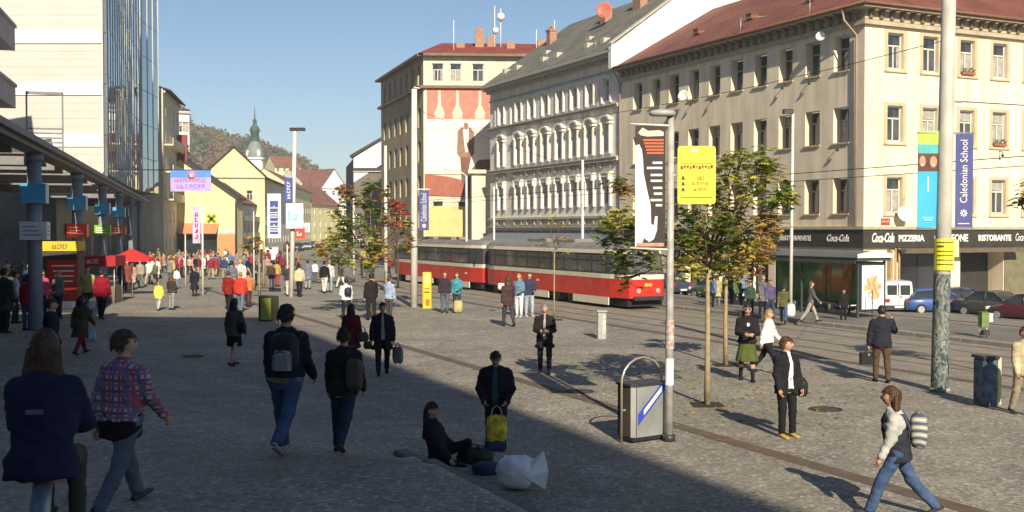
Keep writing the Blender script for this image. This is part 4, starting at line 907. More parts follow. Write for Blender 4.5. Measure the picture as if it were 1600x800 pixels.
    if front:
        put_text('8043', .2, (0, -.03, 1.12), (1, 0, 0), (0, 0, 1), mat('yellow_digits', (.75, .5, .06), .6), T, .01, bold=.01)
        put_text('12', .24, (.4, .2, 2.665), (1, 0, 0), (0, -.24, 1), M_LET, T, .01)
        mb = MB(); mb.tube([(-.1, 3.2, 3.1), (-.1, 4.6, 3.5), (0, 3.3, 3.9)], .03, 5); mb.tube([(.1, 3.2, 3.1), (.1, 4.6, 3.5), (0, 3.3, 3.9)], .03, 5); mb.tube([(-.6, 3.3, 3.92), (.6, 3.3, 3.92)], .03, 5); mb.build('pantograph', M_DKMET, T)
    put_text('8043' if front else '8044', .16, (-1.262, 2.0 if not front else 8.9, 1.0), (0, -1, 0), (0, 0, 1), M_LET, T, .006)
    for (a, b) in ((6, 8.4), (9.2, 11.5)): mb = MB(); mb.bbox(-.6, a, 2.98, .6, b, 3.22, .05); mb.build('roof_box', M_TROOF, T)
    for s in (-1, 1):
        mb = MB(); mb.tube([(s*1.1, .35, 2.3), (s*1.35, .1, 2.35)], .015, 4); mb.box(s*1.35-.04, .05, 2.0, s*1.35+.04, .12, 2.35); mb.build('wing_mirror', M_BLACK, T)
    return T
tram(42.9, 'front red and cream tram car nearest the thin bare tree', True); tram(59.7, 'rear red and cream tram car behind the yellow machine', False)
mb = MB(); x, y = xy(59.4, 27.15); mb.tube([(*xy(58.9, 27.15), .5), (*xy(59.9, 27.15), .5)], .08, 6); tag(mb.build('coupling_bar', M_DKMET), 'dark coupling bar between the two red tram cars', 'coupling')

# ================================================================ VEHICLES
M_TYRE = M_BLACK; M_RIM = mat('alloy_rim', (.5, .5, .48), .4, .1, 3, metal=.6); M_CGL = glass_mat('car_glass', (.03, .035, .038), .05, .3)
def car(name, cat, loc, yaw, rgb, label, kind='hatch', group=None):
    """yaw: direction the nose points, degrees clockwise from straight away"""
    e = empty(name, loc, -R(yaw), label, cat, group); pm = mat('paint_%02d_%02d_%02d' % tuple(int(c*99) for c in rgb), rgb, .35, .06, 1, coat=.6)
    if kind == 'van':
        Lc, wd, belt, top = 4.1, .84, 1.02, 1.82; st = [(-2.05, .30, .98, .80), (-1.9, .24, 1.02, .84), (-.6, .22, 1.04, .84), (.7, .22, 1.02, .84), (1.5, .24, .96, .83), (1.95, .3, .72, .72), (2.05, .38, .6, .62)]
        cab = [(-2.02, .98, 0, .78), (-1.96, 1.78, 0, .72), (-1.6, 1.84, 0, .72), (.2, 1.84, 0, .72), (.6, 1.74, 0, .70), (1.45, .98, 0, .78)]
    else:
        big = kind == 'sedan'; Lc = 4.4 if big else 3.9; h = Lc/2
        st = [(-h, .34, .86, .68), (-h+.15, .26, .90, .80), (-h*.5, .22, .93, .84), (0, .22, .92, .84), (h*.42, .22, .9, .84), (h*.8, .24, .76, .80), (h-.08, .32, .62, .66), (h, .4, .55, .55)]
        r0 = -h*.62 if big else -h*.93
        cab = [(r0, .88, 0, .76), (r0+.45, 1.36, 0, .62), (-.2, 1.43, 0, .62), (.35, 1.36, 0, .62), (h*.50, .9, 0, .76)]
    mb = MB(); vs = []; n = 12
    for (yy, zb, zt, w_) in st:
        zm = (zb+zt)/2
        vs += [(0, yy, zb), (w_*.86, yy, zb), (w_*.97, yy, zb+.1), (w_, yy, zm-.02), (w_*.985, yy, zt-.12), (w_*.90, yy, zt-.02), (0, yy, zt+.03), (-w_*.90, yy, zt-.02), (-w_*.985, yy, zt-.12), (-w_, yy, zm-.02), (-w_*.97, yy, zb+.1), (-w_*.86, yy, zb)]
    k = len(st); mb.add(vs, [(i*n+j, i*n+(j+1) % n, (i+1)*n+(j+1) % n, (i+1)*n+j) for i in range(k-1) for j in range(n)], 0, True)
    mb.add(vs[:n], [tuple(range(n))]); mb.add(vs[-n:], [tuple(range(n))]); body = mb.build('body', pm, e)
    # cabin: glass hull with roof and pillars
    def hull(sc, zo, sel, nm, m, cap=True):
        mb = MB(); pts = [cab[i] for i in sel]; vs = []
        for (yy, z, _, w_) in pts: vs += [(-w_*sc, yy, z+zo), (w_*sc, yy, z+zo)]
        return vs
    c = cab; k = len(c); base = [(yy, c[0][1]-.06) for yy, *_ in c]
    mb = MB(); L_ = [(-w_, yy, z) for yy, z, _, w_ in c]; R_ = [(w_, yy, z) for yy, z, _, w_ in c]
    mb.add(L_, [tuple(range(k))]); mb.add(R_, [tuple(range(k))])
    for i in range(k-1): mb.quad(L_[i], R_[i], R_[i+1], L_[i+1])
    mb.build('cabin_glass' if kind != 'van' else 'cabin', M_CGL if kind != 'van' else pm, e)
    if kind != 'van':
        mb = MB(); t = .02
        for i in range(1, k-2):
            a, b = c[i], c[i+1]; mb.add([(-a[3]-t, a[0], a[1]+t), (a[3]+t, a[0], a[1]+t), (b[3]+t, b[0], b[1]+t), (-b[3]-t, b[0], b[1]+t), (-a[3]-t*1.5, a[0], a[1]-.06), (a[3]+t*1.5, a[0], a[1]-.06), (b[3]+t*1.5, b[0], b[1]-.06), (-b[3]-t*1.5, b[0], b[1]-.06)], [(0, 1, 2, 3), (0, 3, 7, 4), (1, 2, 6, 5), (0, 1, 5, 4), (3, 2, 6, 7)])
        for s in (-1, 1):
            for i, j in ((0, 1), (k-1, k-2)): mb.tube([(s*(c[i][3]+.01), c[i][0], c[i][1]), (s*(c[j][3]+.01), c[j][0], c[j][1])], .04, 5)
            yy = -.15; mb.tube([(s*.775, yy, c[0][1]), (s*.64, yy, 1.38)], .04, 5)
        mb.build('roof', pm, e)
    else:
        for s in (-1, 1): mb = MB(); mb.bbox(s*.36-.26, -2.045, 1.08, s*.36+.26, -1.985, 1.62, .02); mb.build('rear_window', M_CGL, e)
        for s in (-1, 1): mb = MB(); x = s*.79; mb.box(min(x, x+s*.01), -.1, 1.05, max(x, x+s*.01), 1.0, 1.55); mb.build('side_window', M_CGL, e)
        mb = MB(); mb.box(-.012, -2.07, .45, .012, -2.0, 1.72); mb.build('door_gap', M_DKMET, e); mb = MB(); mb.box(.06, -2.09, .95, .2, -2.05, 1.0); mb.build('door_handle', M_DKMET, e)
    h = -st[0][0]
    for s in (-1, 1):
        for yy in (-h*.62, h*.62):
            wh = empty('wheel', (s*.74, yy, .3)); wh.parent = e
            mb = MB(); mb.tube([(-.1, 0, 0), (.1, 0, 0)], .3, 20); mb.build('tyre', M_TYRE, wh); mb = MB(); mb.tube([(s*.09, 0, 0), (s*.112, 0, 0)], .19, 14); mb.build('rim', M_RIM, wh)
            mb = MB(); mb.tube([(s*.03, yy, .3), (s*.107, yy, .3)], .37, 20); mb.build('wheel_arch', M_TYRE, e)
        mb = MB(); mb.bbox(s*.62-.13, -h-.02, .66, s*.62+.13, -h+.06, .86, .02); mb.build('tail_light', mat('tail_red', (.35, .02, .02), .3), e)
        mb = MB(); mb.bbox(s*.55-.16, h-.14, .55, s*.55+.16, h-.01, .7, .02); mb.build('headlight', mat('headlight_glass', (.6, .6, .58), .1), e)
    for f in (-1, 1): mb = MB(); mb.bbox(-.74, f*h-.1, .3, .74, f*h+.1, .5, .04); mb.build('bumper', M_DKMET, e)
    mb = MB(); mb.box(-.25, -h-.115, .36, .25, -h-.1, .47); mb.build('number_plate', M_LET, e)
    return e
def at_uv(u, v, dz=0): x, y = xy(u, v); return (x, y, gz(x, y)+dz)
g = G(1408, 491); car('parked_van', 'van', (g.x, g.y+2, gz(g.x, g.y+2)), 4, (.74, .74, .72), 'white van seen from behind with two rear windows beside the bus shelter', 'van')
g = G(1462, 490); car('parked_car', 'car', g, 86, (.035, .09, .28), 'bright blue hatchback parked between white van and graffiti covered pole')
g = G(1514, 489); car('parked_car', 'car', (g.x, g.y+1, g.z), 100, (.03, .03, .04), 'black car just right of the graffiti covered pole', 'sedan')
g = G(1556, 496); car('parked_car', 'car', (g.x, g.y, g.z), 150, (.05, .055, .045), 'dark olive car in front of the passage', 'sedan')
g = G(1606, 502); car('parked_car', 'car', (g.x, g.y, g.z), -35, (.09, .012, .015), 'dark red car cut by the right picture edge', 'hatch')
for i, (u, c, lab) in enumerate(((46, (.03, .035, .05), 'black car parked behind the bus shelter'), (55.5, (.07, .14, .14), 'teal green car parked behind the young trees'), (61.5, (.03, .05, .12), 'dark navy car parked in front of the white building corner'), (68, (.25, .03, .03), 'red car parked by the building behind the tram front'))):
    car('parked_car', 'car', at_uv(u, 40.2, .004), math.degrees(math.atan2(D[0], D[1])), c, lab, 'sedan')
g = G(425, 412); car('delivery_van', 'van', (g.x, g.y, 0), 172, (.7, .69, .66), 'white van coming down the distant street toward the crowd', 'van')
for px, py, c, lab in ((452, 393, (.35, .05, .04), 'small red car far down the street'), (466, 392, (.05, .05, .06), 'small dark car far down the street beside the red one'), (478, 390, (.4, .4, .4), 'small silver car far down the street'), (492, 388, (.06, .07, .1), 'small navy car farthest down the street')):
    g = G(px, py); car('distant_car', 'car', (g.x, g.y, 0), 160, c, lab)

# ================================================================ POLES, SIGNS
def pole(base, h, r0, r1, lean=(0, 0), m=M_GALV, label=None, name='street_pole', cat='pole', n=14, group=None, foot=True):
    e = empty(name, base, 0, label, cat, group); mb = MB(); mb.tube([(0, 0, 0), (lean[0]*.5, lean[1]*.5, h*.5), (lean[0], lean[1], h)], [r0, (r0+r1)/2, r1], n); mb.build('shaft', m, e)
    if foot: mb = MB(); mb.cyl(0, 0, .0, .12, r0*1.5, n); mb.build('foot', M_DKMET if not foot == 2 else m, e)
    return e
# (a) near lamp pole with banner, yellow notice
b0 = G(1045, 689); PY = b0.y; k = PY/1700
LPo = pole(b0, 5.75, .075, .055, (.02, 0), mat('worn_grey_paint', (.40, .385, .35), .5, .25, 5, bump=.2), 'grey lamp pole standing beside the arched waste bin', 'lamp_post', 'lamp post')
zp = lambda py: (CZ+(359-py)*k)-b0.z; xp = lambda px: (px-800)*k-b0.x
mb = MB(); mb.tube([(.02, 0, zp(190)), (-.05, 0, zp(180)), (-.16, -.05, zp(177))], .03, 8); mb.build('lamp_arm', M_GALV, LPo)
mb = MB(); vs = []; n = 12
for s, z, dy in ((.25, .06, 1), (.9, .03, 1), (1, -.02, 1), (.85, -.06, 1)):
    vs += [(-.14+.24*s*math.cos(2*math.pi*i/n), -.05+.13*s*math.sin(2*math.pi*i/n), zp(177)+z) for i in range(n)]
mb.add(vs, [(a*n+i, a*n+(i+1) % n, (a+1)*n+(i+1) % n, (a+1)*n+i) for a in range(3) for i in range(n)], 0, True); mb.add(vs[:n], [tuple(range(n))]); mb.add(vs[-n:], [tuple(range(n))]); mb.build('lamp_head', mat('lamp_head_grey', (.35, .36, .34), .4, .1, 3), LPo)
for pz in (197, 390): mb = MB(); mb.tube([(0, -.02, zp(pz)), (xp(984), -.02, zp(pz)+.03)], .018, 6); mb.build('banner_arm', M_LET, LPo)
bn = empty('pole_banner', (b0.x+xp(1018), b0.y-.02, b0.z+zp(292)), 0, 'black banner with white bottle shape hung on the lamp pole', 'banner')
q = lambda px, py: ((px-1018)*k, (292-py)*k)
mb = MB(); (x0_, z1_), (x1_, z0_) = q(992, 197), q(1039, 387); mb.box(x0_, -.01, z0_, x1_, .01, z1_); mb.build('banner_cloth', mat('charcoal_cloth', (.055, .045, .04), .85, .2, 2), bn)
def bpoly(pts, m, d=.004, par=bn, nm='print'):
    b = MB(); b.add([(q(a, c)[0], -.01-d, q(a, c)[1]) for a, c in pts], [tuple(range(len(pts)))]); b.build(nm, m, par)
M_BW = mat('print_white', (.74, .73, .70), .7, .04, 3)
bpoly([(992, 228), (998, 226), (1002, 234), (1004, 250), (1005, 270), (1011, 300), (1016, 320), (1017, 350), (1021, 352), (1023, 338), (1027, 338), (1026, 360), (1021, 374), (1014, 378), (1006, 372), (1003, 380), (992, 386)], M_BW)
bpoly([(996, 208), (1003, 200), (1012, 205), (1030, 204), (1036, 207), (1036, 213), (1010, 214), (1000, 212)], mat('print_pale', (.6, .52, .45), .7, .1, 3))
for j in range(5): bpoly([(1004+j*1.5, 218+j*5), (1036, 218+j*5), (1036, 221+j*5), (1004+j*1.5, 221+j*5)], mat('print_orange', (.55, .13, .05), .7, .1, 3))
for j, (a, h_) in enumerate(((1019, 253), (1010, 261), (1016, 272), (1016, 281), (1020, 292), (1021, 301), (1016, 311), (1024, 319))): bpoly([(a, h_), (1034, h_), (1034, h_+3.5), (a, h_+3.5)], M_BW)
bpoly([(994, 379.5), (1037, 379.5), (1037, 385), (994, 385)], mat('print_salmon', (.5, .25, .16), .7, .2, 9), .008)
ys_ = empty('yellow_notice', (b0.x+xp(1087), b0.y-.06, b0.z+zp(274)), 0, 'bright yellow rounded notice board beside the black banner', 'sign')
M_YS = mat('notice_yellow', (.80, .74, .05), .5, .05, 2); mb = MB(); hw, hh, r = 29.5*k, 45*k, .05
rp = [(sx*(hw-r)+r*math.cos(a), sz*(hh-r)+r*math.sin(a)) for sx, sz, a0 in ((1, 1, 0), (-1, 1, 90), (-1, -1, 180), (1, -1, 270)) for a in [R(a0+t) for t in (0, 30, 60, 90)]]
mb.prism(rp, 1, -.012, .012); mb.build('board', M_YS, ys_)
def ybar(x0, x1, z0, z1, m): b = MB(); b.box(x0, -.017, z0, x1, -.013, z1); b.build('print', m, ys_)
MG_ = mat('print_dark', (.08, .07, .03), .7); MR_ = mat('print_red', (.6, .12, .03), .7, .3, 30)
ybar(-.10, .02, .40, .46, M_BW); ybar(.04, .28, .41, .42, mat('print_olive', (.4, .36, .05), .7)); ybar(-.28, .28, .20, .21, MR_)
for j in range(11): ybar(-.28+j*.052, -.24+j*.052, .10+.015*(j % 3), .155+.01*((j*2) % 3), MR_ if j % 2 else MG_)
for j in range(3): b = MB(); b.prism([(-.27, -.08-j*.1), (-.20, -.08-j*.1), (-.22, -.02-j*.1), (-.25, -.02-j*.1)], 1, -.018, -.013); b.build('print', MG_, ys_)
put_marks(3, .1, (.08, -.018, -.045), (1, 0, 0), (0, 0, 1), MG_, ys_, .004, width=.13); put_marks(11, .075, (.07, -.018, -.15), (1, 0, 0), (0, 0, 1), MG_, ys_, .004, width=.3); put_marks(8, .075, (.07, -.018, -.25), (1, 0, 0), (0, 0, 1), MG_, ys_, .004, width=.24)
ybar(-.27, .27, -.39, -.375, MG_)
mb = MB(); mb.tube([(-.48, .04, 0), (-.30, .03, 0)], .015, 6); mb.tube([(-.48, .04, .3), (-.3, .03, .3)], .015, 6); mb.build('clamp', M_GALV, ys_)
mb = MB(); mb.tube([(.005, 0, zp(602)), (.006, 0, zp(560))], .0775, 14, cap=False); mb.build('paper_sticker', M_BW, LPo)
mb = MB(); mb.tube([(.01, 0, zp(545)), (.012, 0, zp(500))], .077, 14, cap=False); mb.build('torn_sticker', mat('torn_paper', (.45, .36, .33), .8, .5, 14), LPo)
# (b) large trolley pole right with posters, graffiti, two banners
b1 = G(1468, 611); k1 = b1.y/1700; xq = lambda px: (px-800)*k1-b1.x; zq = lambda py: CZ+(359-py)*k1-b1.z
TP = pole(b1, 11, .19, .145, (xq(1481), 0), mat('pale_trolley_pole', (.50, .48, .42), .55, .15, 2, bump=.1), 'thick pale trolley pole with graffiti on its lower half', 'trolley_pole', n=20, foot=False)
def graf():
    m = bpy.data.materials.new('graffiti_wrap'); m.use_nodes = True; t = m.node_tree; b = t.nodes['Principled BSDF']; nn = t.nodes.new; L = t.links.new
    g = nn('ShaderNodeTexCoord'); mp = nn('ShaderNodeMapping'); mp.inputs['Scale'].default_value = (1, 1, .55); L(g.outputs['Object'], mp.inputs[0]); n = nn('ShaderNodeTexNoise'); n.inputs['Scale'].default_value = 5; n.inputs['Detail'].default_value = 6; n.inputs['Distortion'].default_value = 2.2; L(mp.outputs[0], n.inputs['Vector'])
    c = nn('ShaderNodeValToRGB'); e = c.color_ramp.elements; e[0].position = .4; e[0].color = (.025, .05, .055, 1); e[1].position = .75; e[1].color = (.33, .32, .27, 1)
    for p, col in ((.47, (.10, .13, .12)), (.52, (.30, .30, .26)), (.57, (.05, .08, .08)), (.64, (.16, .16, .12))): x = e.new(p); x.color = (*col, 1)
    L(n.outputs['Fac'], c.inputs[0]); L(c.outputs[0], b.inputs['Base Color']); b.inputs['Roughness'].default_value = .7; return m
zt_ = zq(428); mb = MB(); mb.tube([(0, 0, 0), (xq(1480)*zt_/11*1, 0, zt_)], [.197, .185], 20, cap=False); mb.build('graffiti', graf(), TP)
mb = MB(); mb.cyl(0, 0, 0, .08, .23, 20); mb.build('foot', mat('pole_foot', (.3, .29, .25), .8, .2, 4), TP)
nt_ = empty('yellow_poster', (b1.x+xq(1475), b1.y, b1.z+zq(400)), 0, 'torn yellow notices wrapped round the thick trolley pole', 'poster')
mb = MB()
for i in range(10):
    a0 = math.pi*(.95+1.1*i/10); a1 = math.pi*(.95+1.1*(i+1)/10); r = .222; c_ = lambda a, z: (r*math.cos(a), r*math.sin(a), z); mb.quad(c_(a0, -.32), c_(a1, -.32), c_(a1, .4), c_(a0, .4))
mb.build('paper', M_YS, nt_)
for j in range(6): mb = MB(); z = .3-.1*j; [mb.quad((.226*math.cos(a), .226*math.sin(a), z), (.226*math.cos(a+.35), .226*math.sin(a+.35), z), (.226*math.cos(a+.35), .226*math.sin(a+.35), z+.025+.02*(j == 1)), (.226*math.cos(a), .226*math.sin(a), z+.025+.02*(j == 1))) for a in [math.pi*1.15+.35*i for i in range(5 if j != 1 else 2)]]; mb.build('print', MG_, nt_)
mb = MB(); mb.box(.17, -.03, -.02, .33, 0, .36); mb.build('pale_sheet', mat('pale_yellow_paper', (.7, .66, .35), .7), nt_)
def pbanner(px0, px1, py0, py1, nm, lab, parts):
    cx, cz = (px0+px1)/2, (py0+py1)/2; e = empty(nm, (b1.x+xq(cx), b1.y, b1.z+zq(cz)), 0, lab, 'banner'); Q = lambda px, py: ((px-cx)*k1, (cz-py)*k1)
    for (a, b, c, d, m, dd, n_) in parts: bx = MB(); (x0, z1), (x1, z0) = Q(a, b), Q(c, d); bx.box(x0, -.01-dd, z0, x1, .01, z1); bx.build(n_, m, e)
    return e, Q
MBL = mat('navy_banner', (.075, .085, .24), .75, .1, 2); MCY = mat('cyan_banner', (.05, .40, .68), .7, .08, 1.5); MLG = mat('lime_banner', (.42, .68, .10), .7, .1, 2)
e, Q = pbanner(1433, 1465, 205, 358, 'face_banner', 'lime and cyan banner with smiling faces left of the thick pole', [(1433, 205, 1465, 358, MCY, 0, 'banner_cloth'), (1433, 205, 1465, 226, MLG, .002, 'lime_band'), (1433, 226, 1465, 240, mat('teal_band', (.1, .42, .45), .7), .003, 'teal_band'), (1433, 240, 1465, 268, mat('print_hair', (.10, .05, .035), .7, .3, 4), .003, 'photo_print')])
for cx_, cy_, rx_, ry_ in ((1440, 252, 5, 8.5), (1457, 253, 5.5, 9)): mb = MB(); x, z = Q(cx_, cy_); mb.add([(x+rx_*k1*math.cos(t), -.0145, z+ry_*k1*math.sin(t)) for t in np.linspace(0, 6.28, 14)[:-1]], [tuple(range(13))]); mb.build('face_print', mat('print_face', (.60, .27, .17), .7, .2, 6), e)
for cx_ in (1440, 1457): mb = MB(); x, z = Q(cx_, 258); mb.box(x-.03, -.018, z-.01, x+.03, -.0146, z+.012); mb.build('smile_print', M_BW, e)
mb = MB(); x, z = Q(1449, 340); mb.box(x-.12, -.0145, z-.01, x+.12, -.0105, z+.01); mb.box(x-.08, -.0145, z-.06, x+.1, -.0105, z-.045); mb.build('print', M_BW, e)
mb = MB(); x, z = Q(1449, 290); mb.box(x-.015, -.0145, z-.14, x+.015, -.0105, z+.2); mb.build('print', M_BW, e)
e, Q = pbanner(1492, 1519, 210, 357, 'school_banner', 'navy banner reading Caledonian School right of the thick pole', [(1492, 210, 1519, 357, MBL, 0, 'banner_cloth')])
x, z = Q(1505, 268); put_text('Caledonian School', .24, (x, -.016, z), (0, 0, 1), (-1, 0, 0), M_BW, e, .005, width=98*k1)
for a in range(4): mb = MB(); x, z = Q(1505, 333); an = a*math.pi/4; mb.obox((x-.085*math.cos(an)-.012*math.sin(an)*-1, -.015, z-.085*math.sin(an)-.012*math.cos(an)), (.17*math.cos(an), 0, .17*math.sin(an)), (0, .004, 0), (-.024*math.sin(an), 0, .024*math.cos(an))); mb.build('emblem', M_BW, e)
mb = MB(); x, z = Q(1505, 350); mb.box(x-.13, -.0145, z, x+.13, -.0105, z+.02); mb.build('print', M_BW, e)
for pz in (209, 357, 204): mb = MB(); z = zq(pz)+.01; mb.tube([(xq(1432), .0, z), (xq(1520), .0, z)] if pz != 204 else [(xq(1470), 0, z-.3), (xq(1484), 0, z-.3)], .02 if pz != 204 else .02, 6); mb.build('banner_bracket', M_GALV, TP)
mb = MB(); mb.tube([(0.1, 0, zq(158)), (.45, 0, zq(160))], .025, 6); mb.build('wire_hook', M_GALV, TP)
# (c) other poles
def simple_pole(px, py, top, r, lab, m=M_LET, lean=0, lamp=None, name='street_pole'):
    b = G(px, py); kk = b.y/1700; h = CZ+(359-top)*kk-b.z; e = pole(b, h, r, r*.75, (lean*kk, 0), m, lab, name, 'pole' if not lamp else 'lamp post', 10, foot=False)
    if lamp:
        for s in lamp: mb = MB(); a = lean*kk; mb.bbox(min(a, a+s*16*kk), -.12, h, max(a, a+s*16*kk), .12, h+.18, .04); mb.build('lamp_head', M_DKMET, e)
    return e, b, kk
M_PP = mat('pale_pole_paint', (.62, .60, .54), .5, .1, 3)
c1, b_, kk = simple_pole(647, 480, 140, .18, 'tall pale trolley pole beside the yellow ticket machine', M_PP, 1)
mb = MB(); z = lambda py: CZ+(359-py)*kk-b_.z; X = lambda px: (px-647)*kk
mb.tube([(0, 0, z(296)), (X(672), 0, z(296))], .03, 5); mb.build('banner_arm', M_LET, c1); mb = MB(); mb.tube([(0, 0, z(137)), (X(657), 0, z(139))], .03, 5); mb.build('wire_arm', M_LET, c1)
e = empty('school_banner', (b_.x+X(663), b_.y-.05, b_.z+z(329)), 0, 'small navy banner with vertical white writing on the pole behind the ticket machine', 'banner'); mb = MB(); mb.box(-7.5*kk, -.015, -31*kk, 7.5*kk, .015, 31*kk); mb.build('banner_cloth', MBL, e)
put_text('Caledonian School', .4, (.0, -.03, 5*kk), (0, 0, 1), (-1, 0, 0), M_BW, e, .005, width=44*kk); mb = MB(); mb.ball((0, -.03, -24*kk), (.1, .01, .1), 8, 6); mb.build('emblem', M_BW, e)
c2, b2_, k2_ = simple_pole(455, 464, 205, .14, 'tall white lamp post with flat double lamp in the middle of the street crowd', M_PP, 7, (-.5, 1))
X2 = lambda px: (px-455)*k2_; Z2 = lambda py: CZ+(359-py)*k2_-b2_.z
def sign_at(name, px0, px1, py0, py1, m, lab, dz=-.12, cat='sign', txt=None, tm=None, vert=False, b_=b2_, k_=k2_, th=.04):
    ox, oy = (px0+px1)/2, (py0+py1)/2; e = empty(name, ((ox-800)*k_, b_.y+dz, CZ+(359-oy)*k_), 0, lab, cat); w_, h_ = (px1-px0)*k_/2, (py1-py0)*k_/2
    mb = MB(); mb.bbox(-w_, -th/2, -h_, w_, th/2, h_, .01); mb.build('board', m, e)
    if txt: put_marks(len(txt), (w_ if vert else h_)*1.1, (0, -th/2-.012, 0), (0, 0, 1) if vert else (1, 0, 0), (-1, 0, 0) if vert else (0, 0, 1), tm, e, .005, width=(h_ if vert else w_)*1.5)
    return e, w_, h_
MDB = mat('sign_blue', (.06, .09, .3), .6, .1, 2)
e, w_, h_ = sign_at('hotel_banner', 420, 441, 303, 372, M_BW, 'white banner with rounded blue frame and vertical white letters', -.3)
mb = MB(); mb.bbox(-w_*.62, -.04, -h_*.82, w_*.62, -.03, h_*.68, .009); mb.build('blue_frame', MDB, e); put_marks(6, .75, (0, -.06, -h_*.08), (0, 0, 1), (-1, 0, 0), M_BW, e, .006, width=h_*1.25)
sign_at('blue_banner', 446, 459, 278, 316, MDB, 'narrow navy banner hung above the white square sign', -.2, txt='School', tm=M_BW, vert=True)
sign_at('direction_board', 449, 476, 318, 357, M_BW, 'white square board with pale blue arrow on the lamp post', -.35, txt='P', tm=mat('print_pale_blue', (.3, .5, .65), .7))
sign_at('red_square_sign', 464, 478, 357, 373, mat('sign_red', (.55, .06, .05), .5, .1, 2), 'small red square sign hung below the white board', -.3, txt='2', tm=M_BW)
sign_at('ad_flag', 367, 379, 345, 364, M_BW, 'white shop flag with grey bottle shape by the balcony house', 20, txt='a', tm=mat('grey_print', (.25, .25, .25), .6))
c3, b3_, k3_ = simple_pole(317, 461, 318, .07, 'thin pale flag pole with a lilac vertical banner', M_PP, 0)
sign_at('lilac_banner', 302, 314, 322, 380, mat('lilac_print', (.62, .45, .62), .7, .4, 3), 'narrow lilac vertical banner with purple letters hung on the thin pole', -.1, 'banner', 'ANDEL', mat('purple_print', (.25, .05, .25), .7), True, b3_, k3_)
for px, py, top, r, lab, ln, lmp in ((1235, 500, 178, .075, 'white lamp post rising behind the bus shelter', 2, (-1,)), (729, 452, 275, .09, 'pale lamp post with curved arm behind the rear tram', 0, None), (772, 452, 292, .08, 'thin pale pole behind the gap between the tram cars', 0, None), (910, 470, 250, .09, 'thin pale pole standing before the white building', 0, None), (603, 452, 228, .12, 'pale pole standing at the edge of the tan corner building', 0, None), (553, 440, 310, .09, 'thin pale pole rising out of the left young tree', 0, None), (450, 462, 376, .05, 'thin grey sign pole left of the white lamp post', -1, None), (397, 455, 330, .05, 'thin dark pole beside the crowd of red jackets', 0, None), (290, 445, 365, .05, 'thin short pole before the yellow gable', 0, None)):
    e, b_, kk = simple_pole(px, py, top, r, lab, M_PP, ln, lmp)
    if px == 729: mb = MB(); h = CZ+(359-275)*kk-b_.z; mb.tube([(0, 0, h), (-.5, 0, h+.35), (-1.5, 0, h+.42)], .05, 6); mb.bbox(-2.0, -.12, h+.34, -1.4, .12, h+.5, .03); mb.build('lamp_arm', M_PP, e)
# overhead wires
M_WIRE = mat('wire_black', (.03, .03, .03), .6)
def wire(a, b, sag, lab, r=.012):
    a, b = Vector(a), Vector(b); pts = [a.lerp(b, t/10)-Vector((0, 0, sag*4*(t/10)*(1-t/10))) for t in range(11)]; mb = MB(); mb.tube(pts, r, 4); tag(mb.build('overhead_wire', M_WIRE), lab, 'wire', 'overhead tram wires')
for v, z, lab in ((23.7, 5.6, 'contact wire above the near tram track'), (27.15, 5.6, 'contact wire above the far tram track carrying the tram')): wire((*xy(15, v), z), (*xy(100, v), z), .1, lab)
tp = Vector((b1.x+.1, b1.y, b1.z+zq(158))); wire(tp, (*xy(10, 60), 6), .1, 'thin span wire running right from the thick pole'); wire(tp+Vector((0, 0, -2)), (CORN[0]+4, CORN[1]+1, 7), .3, 'span wire from thick pole to the cream corner building')
wire((c1.location.x, c1.location.y, 9.5), (CORN[0]-10, CORN[1]+23, 7.5), .5, 'span wire crossing in front of the white building'); wire((c1.location.x, c1.location.y, 8.5), (b1.x, b1.y, 8), .6, 'long span wire between the two trolley poles', .009)

# ================================================================ STREET FURNITURE
# arched waste bin
a0 = G(971, 692); a1 = G(1034, 683); kb = a0.y/1700; ang = math.atan2(a1.y-a0.y, a1.x-a0.x); wb = (a1-a0).length
WB = empty('waste_bin', ((a0.x+a1.x)/2, (a0.y+a1.y)/2, a0.z), ang, 'grey steel waste bin under a tubular arch with a blue diagonal sticker', 'waste bin')
hw = wb/2; ht = 132*kb; pts = [(-hw, 0, 0), (-hw, 0, ht-hw*.9)]+[(-hw*math.cos(t), 0, ht-hw*.9+hw*.9*math.sin(t)) for t in np.linspace(.2, math.pi-.2, 9)]+[(hw, 0, ht-hw*.9), (hw, 0, 0)]
mb = MB(); mb.tube(pts, .022, 10); mb.build('arch', mat('tan_steel', (.45, .40, .31), .35, .15, 4, metal=.6), WB)
mb = MB(); mb.prism([(-hw+.09, -.14), (-hw+.2, -.2), (hw-.06, -.2), (hw-.04, .2), (-hw+.09, .2)], 2, .1, .99); mb.build('body', mat('bin_steel', (.36, .37, .36), .4, .2, 2.2, metal=.45, bump=.1), WB)
mb = MB(); mb.prism([(-hw+.085, -.135), (-hw+.19, -.195), (-hw+.19, .205), (-hw+.085, .205)], 2, .105, .985); mb.build('side_panel', mat('bin_side_brown', (.07, .055, .045), .6, .2, 3), WB)
mb = MB(); mb.prism([(-hw+.06, -.16), (-hw+.18, -.23), (hw-.04, -.23), (hw-.02, .23), (-hw+.06, .23)], 2, .99, 1.03); mb.build('lid', M_DKMET, WB)
mb = MB(); mb.box(-hw+.1, -.18, .03, hw-.05, .18, .1); mb.build('base', M_BLACK, WB)
mb = MB(); mb.box(-hw, -.015, .55, hw, .015, .58); mb.build('crossbar', M_GALV, WB)
xl, xr = -hw+.2, hw-.07
